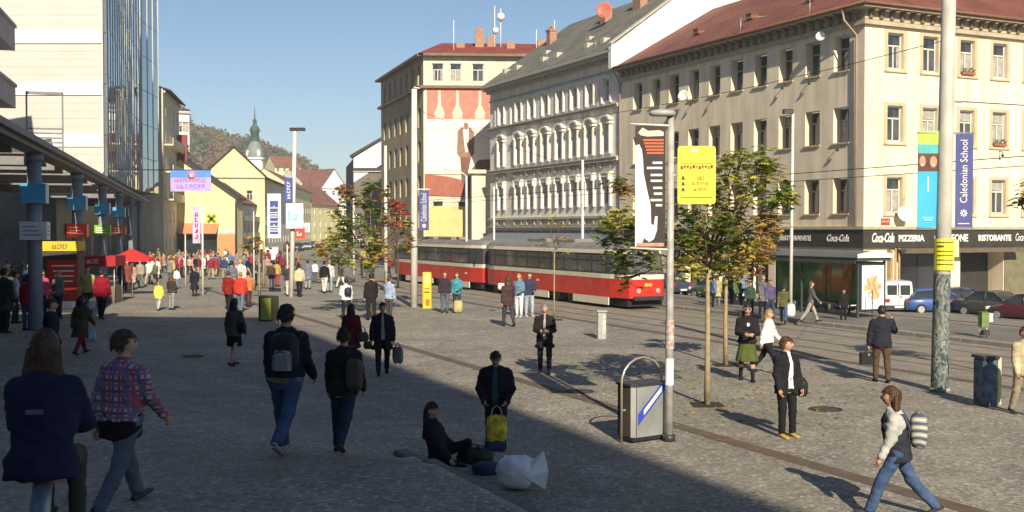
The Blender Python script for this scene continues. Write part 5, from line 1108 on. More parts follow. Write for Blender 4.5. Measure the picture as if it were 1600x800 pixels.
for (z0_, z1_, m, d, n_, f0, f1) in ((.34, .80, mat('sticker_blue', (.03, .06, .42), .5), 0, 'blue_sticker', 0, 1), (.42, .73, M_BW, .002, 'white_stripe', .2, .82)):
    mb = MB(); xa = xl+(xr-xl)*f0; xb = xl+(xr-xl)*f1; za = .30+(.62)*f0; zb = .30+.62*f1; t = .2 if d == 0 else .09; o = .0 if d == 0 else .055; mb.add([(xa, -.203-d, za+o), (xb, -.203-d, zb+o), (xb, -.203-d, zb+t+o), (xa, -.203-d, za+t+o)], [(0, 1, 2, 3)]); mb.build(n_, m, WB)
mb = MB(); xa = xl+(xr-xl)*.22; xb = xl+(xr-xl)*.8; za = .30+.62*.22+.07; zb = .30+.62*.8+.07
for o in (0, .035): mb.add([(xa, -.2065, za+o), (xb, -.2065, zb+o), (xb, -.2065, zb+.018+o), (xa, -.2065, za+.018+o)], [(0, 1, 2, 3)])
mb.build('yellow_writing', mat('sticker_yellow', (.62, .6, .12), .6, .5, 40), WB)
# right bin
g = G(1541, 633); kk = g.y/1700; e = empty('waste_bin', g, .1, 'blue painted waste bin with yellow edge and graffiti right of the thick pole', 'waste bin')
mb = MB(); mb.bbox(-14*kk, -.22, .02, 11*kk, .22, 74*kk, .04); mb.build('body', mat('bin_blue_graffiti', (.05, .10, .16), .6, .8, 5, det=6), e); mb = MB(); mb.box(11.2*kk, -.18, .04, 17*kk, .2, 76*kk); mb.build('edge_post', mat('pale_yellow_post', (.5, .45, .25), .6, .2, 3), e)
mb = MB(); mb.bbox(-16*kk, -.25, 74*kk, 12*kk, .25, 79*kk, .02); mb.build('lid', M_DKMET, e)
# grey post by the tracks
g = G(940, 529); kk = g.y/1700; e = empty('control_box', g, 0, 'short grey metal post with papers stuck on beside the tram track', 'bollard'); mb = MB(); mb.bbox(-7*kk, -.15, 0, 7*kk, .15, 42*kk, .03); mb.build('body', M_GALV, e); mb = MB(); mb.bbox(-8.5*kk, -.19, 42*kk, 8.5*kk, .19, 45*kk, .02); mb.build('lid', M_GALV, e); mb = MB(); mb.box(1*kk, -.155, 8*kk, 6*kk, -.151, 37*kk); mb.build('paper', mat('torn_paper2', (.55, .45, .42), .8, .3, 9), e)
# yellow ticket machine
g = G(667, 481); kk = g.y/1700; e = empty('ticket_machine', g, .1, 'tall yellow ticket machine standing right of the pale pole', 'ticket machine')
mb = MB(); mb.bbox(-7*kk, -.25, 0, 7*kk, .25, 56*kk, .05); mb.build('body', mat('machine_yellow', (.75, .50, .03), .5, .1, 2), e); mb = MB(); mb.box(-5*kk, -.26, 38*kk, 5*kk, -.251, 53*kk); mb.build('screen_panel', mat('machine_pale', (.75, .66, .22), .5), e); mb = MB(); mb.box(-2*kk, -.262, 4*kk, 4*kk, -.251, 14*kk); mb.build('ticket_tray', mat('machine_orange', (.45, .12, .02), .6), e); mb = MB(); mb.box(-4*kk, -.262, 24*kk, 4*kk, -.251, 26*kk); mb.box(-4*kk, -.262, 30*kk, 4*kk, -.251, 31*kk); mb.build('print', MG_, e)
# small green bin
g = G(420, 501); kk = g.y/1700; e = empty('litter_box', g, -.35, 'small dark litter box with a yellow green side panel', 'waste bin')
mb = MB(); mb.bbox(-12*kk, -.3, 0, 12*kk, .3, 39*kk, .04); mb.build('body', mat('litter_dark', (.05, .05, .03), .6, .2, 3), e); mb = MB(); mb.box(-7*kk, -.31, 2*kk, 11*kk, -.301, 36*kk); mb.build('side_panel', mat('lime_panel', (.42, .46, .10), .5, .15, 2), e)
# green notice trolley on the island
g = G(1537, 527, .14); kk = g.y/1700; e = empty('news_stand', g, 0, 'small green newspaper stand on the tram island', 'news stand'); mb = MB(); mb.box(-6*kk, -.15, 17*kk, 5*kk, .15, 40*kk); mb.build('rack', mat('stand_green', (.15, .22, .05), .6, .3, 5), e)
for s in (-6, 4.5): mb = MB(); mb.tube([(s*kk, 0, 0), (s*kk, 0, 20*kk)], .02, 6); mb.build('leg', M_GALV, e)
mb = MB(); mb.bbox(-5*kk, -.2, 4*kk, 6*kk, .1, 12*kk, .03); mb.build('tray', M_DKMET, e); mb = MB(); mb.box(5.5*kk, -.16, 25*kk, 11*kk, .1, 38*kk); mb.build('white_card', M_BW, e)
# bus shelter
bx, by = xy(33.7, 31.25); zb = gz(bx, by)+.14
BS = empty('bus_shelter', (bx, by, zb), AZ, 'dark green tram shelter with glass walls and poster case on the island', 'shelter')
M_SHG = mat('shelter_green', (.05, .07, .06), .4, .1, 3); Lb, Wb_ = 6.8, 1.4
for y in (0, Lb/2, Lb):
    for x in (0, Wb_): mb = MB(); mb.box(x-.04, y-.04, 0, x+.04, y+.04, 2.3); mb.build('post', M_SHG, BS)
mb = MB(); mb.box(-.25, -.2, 2.3, Wb_+.15, Lb+.2, 2.42); mb.build('beam', M_SHG, BS)
mb = MB(); n = 8; arc = [(-.3+(Wb_+.5)*i/n, 2.45+.26*math.sin(math.pi*(i/n))) for i in range(n+1)]; mb.prism(arc+[(Wb_+.2, 2.43), (-.3, 2.43)], 1, -.25, Lb+.25); mb.build('roof', mat('shelter_roof_panel', (.12, .125, .12), .35, .1, 1), BS)
mb = MB(); mb.prism([(-.28, 2.43), (Wb_+.18, 2.43), (Wb_+.18, 2.58), (Wb_*.5, 2.74), (-.28, 2.58)], 1, -.29, -.255); mb.build('sunlit_end_fascia', M_LET, BS)  # roof end in the sun, its brightness put into the white colour
mb = MB(); mb.box(-.33, -.2, 2.2, -.29, Lb, 2.34); mb.build('front_fascia', M_SHG, BS)
MGG = mat('green_reflection_glass', (.09, .30, .08), .12, .5, .9, spec=.8)  # green of the reflection is painted into the pane colour
for k_ in range(2): mb = MB(); mb.box(Wb_-.02, Lb/2*k_+.06, .45, Wb_-.0, Lb/2*(k_+1)-.06, 2.25); mb.build('back_pane', MGG, BS)
mb = MB(); mb.box(.35, 1.0, 0.45, Wb_-.25, Lb-.6, .5); mb.build('bench', mat('bench_wood', (.12, .07, .04), .6, .2, 4), BS)
for y in (1.3, Lb-.9): mb = MB(); mb.box(.7, y-.03, 0, .8, y+.03, .45); mb.build('bench_leg', M_SHG, BS)
for i, yy in enumerate((1.8, 3.1)): mb = MB(); mb.box(Wb_-.04, yy, .9, Wb_-.025, yy+.55, 2.15); mb.build('amber_poster', mat('amber_poster', (.55, .30, .06), .5, .4, 3), BS)
pc = MB(); pc.bbox(.04, -.1, .25, Wb_-.04, .1, 2.2, .03); pc.build('poster_case', M_DKMET, BS); mb = MB(); mb.box(.12, -.112, .35, Wb_-.12, -.101, 2.12); pp_ = mb.build('poster', M_BW, BS)
mb = MB(); r_ = random.Random(2); cx_, cz_ = Wb_/2, 1.25
for i in range(44):
    a = r_.uniform(0, 6.28); rx = r_.uniform(0, .42); rz_ = r_.uniform(0, .74); x = cx_+rx*math.cos(a); z = cz_+rz_*math.sin(a); s_ = r_.uniform(.04, .1); y_ = -.113-.0004*i
    mb.add([(x+s_*math.cos(t), y_, z+s_*1.5*math.sin(t)) for t in np.linspace(0, 6.28, 8)[:-1]], [tuple(range(7))], i % 2)
mb.build('poster_drawing', [mat('drawing_orange', (.62, .30, .10), .7, .2, 8), mat('drawing_tan', (.60, .42, .25), .7, .2, 8)], pp_)
mb = MB(); mb.tube([(.2, -.6, 1.15), (.2, -.6, 0)], .02, 6); mb.build('post', M_SHG, BS)
# kiosk with red board at left, red awning, umbrella
g = G(94, 482); kk = g.y/1700; e = empty('display_kiosk', g, .15, 'dark advertising kiosk with yellow top strip and red menu board', 'kiosk')
W_ = 28*kk; mb = MB(); mb.bbox(-W_, -.2, 0, W_, 1.2, 90*kk, .04); mb.build('body', mat('kiosk_dark', (.05, .045, .04), .6, .2, 3), e)
mb = MB(); mb.box(-W_-.03, -.24, 90*kk, W_+.03, 1.25, 105*kk); mb.build('yellow_fascia', mat('kiosk_yellow', (.62, .42, .02), .6, .1, 2), e); put_marks(6, .28, (.1, -.26, 97*kk), (1, 0, 0), (0, 0, 1), MG_, e, .01, width=.7)
mb = MB(); mb.box(-17*kk, -.22, 12*kk, W_*.97, -.201, 76*kk); mb.build('red_board', mat('kiosk_red', (.42, .035, .02), .6, .25, 1.5), e)
for j in range(4): mb = MB(); mb.box(-10*kk+j*2*kk, -.226, (66-j*8)*kk, (24-j)*kk, -.221, (68-j*8)*kk); mb.build('print', M_LET, e)
mb = MB(); mb.bbox(-W_*.6, -.75, 0, W_*.9, -.25, .35, .04); mb.build('counter', M_BW, e)
g = G(152, 474); kk = g.y/1700; e = empty('market_stall', g, .12, 'market stall under a flat dark red awning', 'stall')
for x in (-26, 26):
    for y in (0, 1.6): mb = MB(); mb.tube([(x*kk, y, 0), (x*kk, y, 60*kk)], .03, 6); mb.build('post', M_GALV, e)
mb = MB(); mb.box(-30*kk, -.3, 58*kk, 30*kk, 1.9, 74*kk); mb.build('awning', mat('awning_red', (.36, .02, .03), .8, .12, 2), e); mb = MB(); mb.box(-26*kk, .3, 0, 26*kk, 1.5, 26*kk); mb.build('counter', mat('counter_wood', (.2, .14, .09), .7, .2, 3), e)
put_marks(5, .3, (-.1, -.32, 66*kk), (1, 0, 0), (0, 0, 1), M_LET, e, .01, width=.6)
g = G(207, 462); kk = g.y/1700; e = empty('parasol', g, 0, 'open bright red parasol beside the red awning stall', 'parasol'); mb = MB(); mb.tube([(0, 0, 0), (0, 0, 72*kk)], .03, 6); mb.build('pole', M_GALV, e)
mb = MB(); vs = [(0, 0, 74*kk)]+[(34*kk*math.cos(2*math.pi*i/8+.3), 34*kk*math.sin(2*math.pi*i/8+.3), 58*kk) for i in range(8)]+[(34.5*kk*math.cos(2*math.pi*i/8+.3), 34.5*kk*math.sin(2*math.pi*i/8+.3), 54*kk) for i in range(8)]
mb.add(vs, [(0, i+1, (i+1) % 8+1) for i in range(8)]+[(i+1, (i+1) % 8+1, (i+1) % 8+9, i+9) for i in range(8)]); mb.build('canopy', mat('parasol_red', (.60, .03, .03), .8, .1, 2), e)
# railing the seated woman is on
r0 = Vector((-2.75, 5.9, 0)); r1 = Vector((-2.3, 3.9, 0)); 
e = empty('hand_rail', (r0.x, r0.y, gz(r0.x, r0.y)), 0, 'pale blue grey metal railing under the sitting woman at lower left', 'railing')
# ================================================================ TREES
M_BARK = mat('young_bark', (.34, .26, .15), .9, .25, 6, bump=.4); M_BARKD = mat('dark_bark', (.09, .07, .05), .9, .3, 6, bump=.5)
M_LIMB = mat('limb_bark', (.15, .11, .07), .9, .3, 6, bump=.4)
def leafm(name, rgb):
    m = mat(name, rgb, .6, .45, 1.2, spec=.3); b = m.node_tree.nodes['Principled BSDF']; b.inputs['Subsurface Weight'].default_value = 0
    t = m.node_tree; out = t.nodes['Material Output']; tr = t.nodes.new('ShaderNodeBsdfTranslucent'); tr.inputs[0].default_value = (rgb[0]*1.3, rgb[1]*1.3, rgb[2]*.7, 1); mx = t.nodes.new('ShaderNodeMixShader'); mx.inputs[0].default_value = .42
    t.links.new(b.outputs[0], mx.inputs[1]); t.links.new(tr.outputs[0], mx.inputs[2]); t.links.new(mx.outputs[0], out.inputs[0]); return m
LG = leafm('leaf_green', (.19, .25, .045)); LY = leafm('leaf_yellow_green', (.50, .47, .09)); LO = leafm('leaf_ochre', (.52, .36, .11)); LB = leafm('leaf_brown', (.30, .16, .07)); LD2 = leafm('leaf_dark_green', (.12, .17, .035))
def tree(px, py, fork_py, blobs, label, seed, lsize=.13, dens=1.0, bark=M_BARK, r=.055, cat='tree', name='young_tree', mats=None, stake=False, depth=.8):
    rd = random.Random(seed); b = G(px, py); kk = b.y/1700; e = empty(name, b, 0, label, cat)
    loc = lambda X, Y_: Vector(((X-px)*kk, 0, CZ+(359-Y_)*kk-b.z))
    fk = loc(px, fork_py); top = min(bl[1] for bl in blobs); mb = MB()
    tp = loc(px+rd.uniform(-6, 6), (top+fork_py*.8)/1.8)
    mb.tube([(0, 0, 0), (rd.uniform(-.02, .02), 0, fk.z*.5), tuple(fk), tuple((fk+tp)/2+Vector((.05, .03, 0))), tuple(tp)], [r*1.25, r, r*.85, r*.6, r*.25], 9); mb.build('trunk', bark, e)
    lv = MB(); lm = MB(); tk = e
    cents = []
    for bl in blobs:
        X, Y_, rp = bl[:3]; mi = bl[3] if len(bl) > 3 else None; dy = rd.uniform(-depth, depth)*.9
        c = loc(X, Y_)+Vector((0, dy, 0)); cents.append((c, rp*kk, mi))
        s = fk.lerp(tp, rd.uniform(.0, .75)); m_ = s.lerp(c, .5)+Vector((rd.uniform(-.08, .08), rd.uniform(-.08, .08), -.08))
        lm.tube([tuple(s), tuple(m_), tuple(c)], [r*.5, r*.32, r*.12], 5)
        for q in range(5):
            d = Vector((rd.gauss(0, 1), rd.gauss(0, 1), rd.gauss(0, .8))).normalized()*rp*kk*.8; lm.tube([tuple(c.lerp(m_, .3)), tuple(c+d*.5+Vector((0, 0, .05))), tuple(c+d)], [r*.18, r*.12, r*.05], 4, cap=False)
    lm.build('limbs', M_LIMB, e)
    for c, rad, mi in cents:
        n = int(rad*rad*(.15/lsize)**2*760*dens)+10
        cl = [(c+Vector((rd.gauss(0, 1), rd.gauss(0, 1), rd.gauss(0, .8)))*rad*.55) for _ in range(max(4, int(n/4)))]
        for q in cl:
            tone = mi if mi is not None and rd.random() < .7 else rd.choices([0, 1, 2, 3, 4], [4, 3.5, 1.4, .9, 2.4])[0]
            for w_ in range(4):
                # palmate leaf: leaflets drooping from one point
                o = q+Vector((rd.gauss(0, 1), rd.gauss(0, 1), rd.gauss(0, 1)))*.09; az = rd.uniform(0, 6.28); tl = rd.uniform(.1, .75)
                for k_ in range(5):
                    a = az+(k_-2)*.5; ln = lsize*(1.25-.16*abs(k_-2))*rd.uniform(.85, 1.15); wd = ln*.36; d = Vector((math.cos(a), math.sin(a), -tl)).normalized(); sd_ = Vector((-math.sin(a), math.cos(a), rd.uniform(-.2, .2)))
                    n0 = len(lv.v); p1 = o+d*ln*.6+Vector((0, 0, .01)); lv.v += [tuple(o), tuple(p1+sd_*wd*.5), tuple(o+d*ln), tuple(p1-sd_*wd*.5)]; lv.f.append((n0, n0+1, n0+2, n0+3)); lv.m.append(tone); lv.sm.append(False)
    me = bpy.data.meshes.new('foliage'); me.from_pydata(lv.v, [], lv.f)
    for x in (mats or (LG, LY, LO, LB, LD2)): me.materials.append(x)
    me.polygons.foreach_set('material_index', lv.m); tag(link('foliage', me, e), kind='stuff')
    mb = MB(); mb.box(-.32, -.32, .005, .32, .32, .02); mb.build('planting_hole', mat('dark_soil', (.03, .024, .018), .95, .3, 8), e)
    return e, kk
tree(1105, 633, 445, [(1185, 255, 24, 0), (1165, 245, 16, 1), (1208, 268, 20), (1140, 262, 18), (1120, 290, 20), (1165, 300, 26), (1205, 315, 24, 0), (1225, 300, 12, 0), (1145, 330, 26), (1190, 350, 26, 2), (1150, 375, 24), (1120, 350, 24, 4), (1085, 345, 24, 4), (1068, 375, 20, 4), (1095, 390, 22), (1130, 410, 20), (1175, 395, 18, 2), (1070, 415, 16, 1), (1100, 425, 14, 1), (1015, 335, 16, 4), (965, 338, 18, 1), (950, 352, 14, 0), (985, 350, 14, 4), (960, 372, 12, 0), (978, 292, 15, 2), (965, 285, 10, 2), (990, 385, 16, 4), (965, 392, 15, 4), (975, 415, 13, 0), (978, 436, 8, 0), (1000, 405, 12, 4), (1080, 305, 16)], 'slender chestnut tree with pale straight trunk and ragged green yellow crown', 3, .125, 1.0)
tree(1134, 571, 440, [(1150, 420, 16, 2), (1175, 405, 18, 3), (1185, 380, 16, 2), (1160, 385, 16), (1130, 400, 16, 1), (1175, 425, 12, 3), (1110, 410, 12), (1150, 355, 14, 2), (1195, 398, 10, 3)], 'thin young tree with orange brown leaves behind the chestnut', 4, .15, 1.0, depth=.7)
tree(583, 491, 428, [(545, 300, 16, 3), (575, 290, 15, 0), (598, 300, 12, 3), (565, 315, 18, 4), (590, 335, 20, 4), (540, 345, 20, 0), (520, 330, 12, 1), (570, 360, 22, 0), (610, 350, 16, 3), (640, 345, 8, 3), (550, 375, 20, 4), (515, 385, 16, 2), (595, 385, 20, 2), (575, 405, 18, 1), (625, 365, 12, 3), (605, 400, 12, 3), (638, 375, 10, 3), (530, 360, 14, 1)], 'young tree with dark trunk and mottled crown left of the pale trolley pole', 6, .22, .55, M_BARK, .07, depth=1.6)
tree(530, 445, 425, [(520, 385, 16, 2), (535, 400, 16, 0), (520, 405, 14, 0), (545, 385, 14, 4), (525, 370, 12, 1), (540, 415, 9, 0), (508, 395, 10, 1)], 'low bright green and yellow tree further back at the far side of the square', 8, .3, .4, M_BARKD, .09, depth=1.6)
tree(866, 500, 400, [(862, 345, 7, 3), (876, 352, 6, 3), (885, 370, 6, 2), (850, 380, 7, 3), (870, 375, 6, 3), (882, 395, 5, 2)], 'thin almost bare sapling in front of the red tram', 9, .09, .35, M_BARK, .03, depth=.3)
tree(405, 462, 400, [(400, 385, 6, 2), (410, 395, 7, 3), (404, 372, 5, 3)], 'thin rust coloured sapling beside the group in red', 12, .2, .4, M_BARK, .05)
tree(412, 450, 380, [(393, 372, 9, 2), (385, 385, 9, 2), (398, 388, 7, 3)], 'small ochre tree before the balcony house', 13, .35, .35, M_BARK, .07)
# autumn shrub cluster glowing red behind the left tree
tree(622, 450, 400, [(622, 318, 9, 0), (632, 330, 9, 0), (615, 332, 9, 0), (626, 345, 7, 0), (610, 320, 7, 0)], 'small tree with a vivid orange red crown before the tan corner building', 14, .35, .6, M_BARKD, .06, mats=[leafm('leaf_scarlet', (.5, .13, .07))]*5)
# foliage tip entering at the right edge
tree(1640, 600, 430, [(1598, 312, 7, 4), (1604, 300, 7, 0), (1615, 310, 14, 0), (1640, 300, 25), (1660, 340, 30), (1625, 360, 12)], 'dark leaved tree just entering at the right picture edge', 15, .14, .8)
rr = random.Random(9); lf = MB()
for (px, py, n, R_) in ((1105, 633, 260, 3.5), (1134, 571, 120, 2.5), (583, 491, 160, 4), (1000, 600, 160, 5), (700, 540, 120, 8)):
    g = G(px, py)
    for i in range(n):
        x, y = g.x+rr.gauss(0, R_*.5), g.y+rr.gauss(0, R_*.5); z = gz(x, y)+.012; a = rr.uniform(0, 6.28); s_ = rr.uniform(.03, .07); c, sn = math.cos(a)*s_, math.sin(a)*s_
        lf.add([(x-c, y-sn, z), (x+sn*.6, y-c*.6, z+rr.uniform(0, .02)), (x+c, y+sn, z), (x-sn*.6, y+c*.6, z+rr.uniform(0, .02))], [(0, 1, 2, 3)], rr.randrange(3))
o = lf.build('fallen_leaves', [LO, LB, LY]); tag(o, 'dry autumn leaves scattered on the paving around the young trees', 'leaves', kind='stuff')
# ================================================================ PEOPLE
def smin(a, b, k): h = np.clip(.5+.5*(b-a)/k, 0, 1); return b*(1-h)+a*h-k*h*(1-h)
def cone(Pt, a, b, ra, rb):
    a = np.asarray(a, float); b = np.asarray(b, float); ab = b-a; pa = Pt-a; t = np.clip((pa@ab)/max(1e-9, ab@ab), 0, 1)
    return np.sqrt(((pa-t[..., None]*ab)**2).sum(-1))-(ra+(rb-ra)*t)
def ellip(Pt, c, r): q = (Pt-np.asarray(c))/np.asarray(r); return (np.sqrt((q**2).sum(-1))-1)*min(r)
def loft(Pt, tab):
    z = Pt[..., 2]; T = np.array(tab); w_ = np.interp(z, T[:, 0], T[:, 1]); d_ = np.interp(z, T[:, 0], T[:, 2]); yo = np.interp(z, T[:, 0], T[:, 3]) if T.shape[1] > 3 else 0
    r = (np.abs(Pt[..., 0]/w_)**2.3+np.abs((Pt[..., 1]-yo)/d_)**2.3)**(1/2.3)
    return np.maximum((r-1)*np.minimum(w_, d_), np.maximum(z-T[-1, 0], T[0, 0]-z))
def nets(fn, lo, hi, vox):
    lo = np.array(lo, float); hi = np.array(hi, float); n = np.maximum(4, np.ceil((hi-lo)/vox).astype(int)+1)
    g = np.stack(np.meshgrid(*[lo[i]+np.arange(n[i])*vox for i in range(3)], indexing='ij'), -1)
    F = fn(g); F[0] = F[-1] = 1; F[:, 0] = F[:, -1] = 1; F[:, :, 0] = F[:, :, -1] = 1
    S_ = F < 0; c = np.zeros(tuple(n-1)+(3,)); cnt = np.zeros(tuple(n-1))
    off = [(i, j, k) for i in (0, 1) for j in (0, 1) for k in (0, 1)]
    sl = lambda o: tuple(slice(o[i], n[i]-1+o[i]) for i in range(3))
    for a in off:
        for ax in range(3):
            if a[ax]: continue
            b = list(a); b[ax] = 1; fa, fb = F[sl(a)], F[sl(b)]; cr = (fa < 0) != (fb < 0); t = np.where(cr, fa/np.where(cr, fa-fb, 1), 0)
            for q in range(3): c[..., q] += np.where(cr, a[q]+(t if q == ax else 0), 0)
            cnt += cr
    act = cnt > 0; idx = -np.ones(act.shape, int); idx[act] = np.arange(act.sum())
    pos = np.argwhere(act); V = lo+(pos+c[act]/cnt[act][:, None])*vox; Fc = []
    for ax in range(3):
        u, v = [i for i in range(3) if i != ax]
        s0 = [slice(1, n[i]-1) for i in range(3)]; s0[ax] = slice(0, n[ax]-1); s1 = list(s0); s1[ax] = slice(1, n[ax])
        a, b = S_[tuple(s0)], S_[tuple(s1)]; e = np.argwhere(a != b); flip = a[a != b]
        base = e.copy(); base[:, u] += 1; base[:, v] += 1
        def cell(du, dv): q = base.copy(); q[:, u] += du; q[:, v] += dv; return idx[q[:, 0], q[:, 1], q[:, 2]]
        Q = np.stack([cell(-1, -1), cell(0, -1), cell(0, 0), cell(-1, 0)], -1); ok = (Q >= 0).all(1); Q = Q[ok]; fl = flip[ok]
        if ax == 1: fl = ~fl
        Q[~fl] = Q[~fl][:, ::-1]; Fc.append(Q)
    return V, np.concatenate(Fc)
def to_mesh(name, V, Fq, slots=1, extra=None, mi=None):
    me = bpy.data.meshes.new(name); v = [tuple(p) for p in V]; f = [tuple(int(i) for i in q) for q in Fq]
    if extra: o = len(v); v += extra.v; f += [tuple(i+o for i in q) for q in extra.f]
    me.from_pydata(v, [], f)
    for i in range(slots): me.materials.append(None)
    me.polygons.foreach_set('use_smooth', [True]*len(f)); me.update(); return me
TORSO = [(.78, .165, .115, .0), (.92, .172, .122, -.005), (1.03, .152, .108, .0), (1.18, .162, .115, .005), (1.30, .178, .122, .0), (1.365, .165, .108, -.005), (1.41, .135, .09, -.01), (1.45, .088, .072, -.01), (1.49, .058, .058, -.01)]
def rotx(p, a, piv):
    c, s = math.cos(a), math.sin(a); y, z = p[1]-piv[1], p[2]-piv[2]; return np.array([p[0], piv[1]+y*c+z*s, piv[2]-y*s+z*c])
POSES = {
 'stand': dict(legs=((2, 3), (-3, 3)), arms=((4, 9, 10, 0), (2, 9, 12, 0)), lean=0),
 'stand2': dict(legs=((8, 10), (-4, 2)), arms=((10, 10, 60, .5), (2, 8, 15, 0)), lean=2),
 'walk': dict(legs=((24, 6), (-20, 16)), arms=((-18, 8, 10, 0), (20, 8, 22, 0)), lean=4),
 'walk2': dict(legs=((-20, 18), (24, 6)), arms=((20, 8, 22, 0), (-18, 8, 10, 0)), lean=4),
 'short': dict(legs=((12, 6), (-12, 12)), arms=((-8, 8, 14, 0), (10, 8, 16, 0)), lean=2),
 'front': dict(legs=((12, 8), (-10, 10)), arms=((18, 10, 70, .55), (18, 10, 70, .55)), lean=0),
 'bag': dict(legs=((-12, 12), (14, 6)), arms=((2, 12, 6, 0), (4, 14, 8, 0)), lean=1),
 'phone': dict(legs=((6, 4), (-6, 6)), arms=((2, 14, 5, 0), (35, 30, 135, .35)), lean=2),
 'big': dict(legs=((5, 4), (1, 4)), arms=((8, 16, 32, .38), (8, 16, 32, .38)), lean=10),
 'sit': dict(legs=((88, 85), (82, 80)), arms=((35, 10, 40, .5), (35, 10, 40, .5)), lean=10),
 'sitground': dict(legs=((112, 118), (60, 30)), arms=((30, 12, 25, .2), (25, 14, 15, 0)), lean=-12),
 'crouch': dict(legs=((50, 70), (-10, 40)), arms=((60, 10, 30, .2), (50, 10, 30, .2)), lean=40),
}
class Skel:
    def __init__(s, pose, heavy=1.0, female=False):
        p = POSES[pose] if isinstance(pose, str) else pose; s.heavy = heavy; s.fem = female; hz = .93; s.lean = R(p.get('lean', 0)); s.piv = np.array([0, 0, .93])
        s.hip = []; s.knee = []; s.ank = []
        for sd, (th, kn) in zip((-1, 1), p['legs']):
            th, kn = R(th), R(kn); h = np.array([sd*.092, 0, hz]); k = h+.445*np.array([sd*.03, math.sin(th), -math.cos(th)]); a = k+.405*np.array([0, math.sin(th-kn), -math.cos(th-kn)])
            s.hip.append(h); s.knee.append(k); s.ank.append(a)
        s.sh = []; s.el = []; s.wr = []; s.fd = []
        sw = .166*(1+.45*(heavy-1))*(.93 if female else 1)
        for sd, (fl, ab, ef, inn) in zip((-1, 1), p['arms']):
            S0 = rotx(np.array([sd*sw, -.005, 1.372]), s.lean, s.piv); f, ab_ = R(fl), R(ab); u = np.array([sd*math.sin(ab_), math.sin(f)*math.cos(ab_), -math.cos(f)*math.cos(ab_)])
            g = f+R(ef); w_ = np.array([sd*math.sin(ab_)*.3-sd*inn, math.sin(g), -math.cos(g)]); w_ /= np.linalg.norm(w_)
            e = S0+.285*u; r = e+.245*w_; s.sh.append(S0); s.el.append(e); s.wr.append(r); s.fd.append(w_)
        low = min(a[2] for a in s.ank)-.085 if pose not in ('sit', 'sitground') else (hz-.13 if pose == 'sitground' else hz-.13)
        d = np.array([0, 0, -low])
        for L_ in (s.hip, s.knee, s.ank, s.sh, s.el, s.wr):
            for i in range(2): L_[i] = L_[i]+d
        s.piv = s.piv+d; s.dz = -low; s.head = rotx(np.array([0, .012, 1.632]), s.lean*.6, np.array([0, 0, .93]))+d; s.neck = rotx(np.array([0, -.008, 1.46]), s.lean, np.array([0, 0, .93]))+d
        if abs(s.lean) > .1: s.head = s.neck+np.array([0, .03+.05*math.sin(s.lean), .172])
    def T(s, Pt):                          # back to upright torso space
        c, si = math.cos(-s.lean), math.sin(-s.lean); y = Pt[..., 1]; z = Pt[..., 2]-s.piv[2]; Q = np.empty_like(Pt); Q[..., 0] = Pt[..., 0]; Q[..., 1] = y*c+z*si; Q[..., 2] = -y*si+z*c+.93; return Q
def body_fn(k):
    def f(Pt):
        hv = k.heavy; tt = [(z, w_*(.84 if z < 1.35 else .93)*hv, d_*(.84 if z < 1.35 else .93)*hv, y) for z, w_, d_, y in TORSO]; F = loft(k.T(Pt), tt)
        F = smin(F, cone(Pt, k.neck-np.array([0, 0, .03]), k.head-np.array([0, .012, .06]), .056*hv**.5, .052*hv**.5), .03)
        for i in (0, 1):
            F = smin(F, cone(Pt, k.sh[i], k.el[i], .05*hv, .038), .04); F = smin(F, cone(Pt, k.el[i], k.wr[i], .038, .026), .02)
            F = smin(F, cone(Pt, k.wr[i]+k.fd[i]*.035, k.wr[i]+k.fd[i]*.075, .031, .03), .015)
            F = smin(F, cone(Pt, k.hip[i]*.8+k.knee[i]*.2, k.knee[i], .066*hv, .053), .05); c_ = k.knee[i]*.65+k.ank[i]*.35
            F = smin(F, cone(Pt, k.knee[i], c_, .053, .054), .02); F = smin(F, cone(Pt, c_, k.ank[i], .054, .034), .02)
        return F
    return f
def folds(Pt, a, sd=0): return a*(np.sin(Pt[..., 2]*31+Pt[..., 0]*14+sd)*np.sin(Pt[..., 0]*23+Pt[..., 1]*19+Pt[..., 2]*9+sd*2)+.6*np.sin(Pt[..., 2]*58-Pt[..., 1]*33+sd))
def top_fn(k, hem, th=.02, open_=0, sd=0, flare=0):
    def f(Pt):
        hv = k.heavy; fm = k.fem; q = k.T(Pt); tt = []
        for z, w_, d_, y in TORSO:
            ww = w_*(.88 if fm and 1.0 < z < 1.1 else .95 if fm and z > 1.2 else 1.03 if fm else 1); dd = d_*(1.08 if fm and 1.2 < z < 1.35 else 1)
            belly = (.04*(hv-1)*3 if .9 < z < 1.3 else 0); tt.append((z, ww*hv+th, dd*hv+th+belly, y+belly*.6))
        if hem < .78: tt = [(hem, (.18+flare)*hv+th, (.13+flare)*hv+th, 0)]+tt
        else: tt = [t for t in tt if t[0] >= hem-.02] if False else tt
        F = loft(q, tt); F = smin(F, np.maximum(q[..., 2]-1.475, 1.40-q[..., 2])*0+cone(Pt, k.neck-np.array([0, 0, .03]), k.neck+np.array([0, .0, .012]), .066*hv**.5+th*.3, .062+th*.3), .03)
        F = np.maximum(F, hem-q[..., 2])
        for i in (0, 1):
            A = cone(Pt, k.sh[i], k.el[i], .062*hv**.6+th*.7, .05+th*.6); A = smin(A, cone(Pt, k.el[i], k.wr[i], .05+th*.6, .036+th*.5), .02); F = smin(F, A, .035)
        F = F+folds(Pt, .0055, sd)
        if open_: F = np.maximum(F, -np.maximum(np.maximum(np.abs(q[..., 0])-open_*np.clip(.35+(1.5-q[..., 2])*.8, .35, 1), .02-q[..., 1]), q[..., 2]*0-1))
        return F
    return f
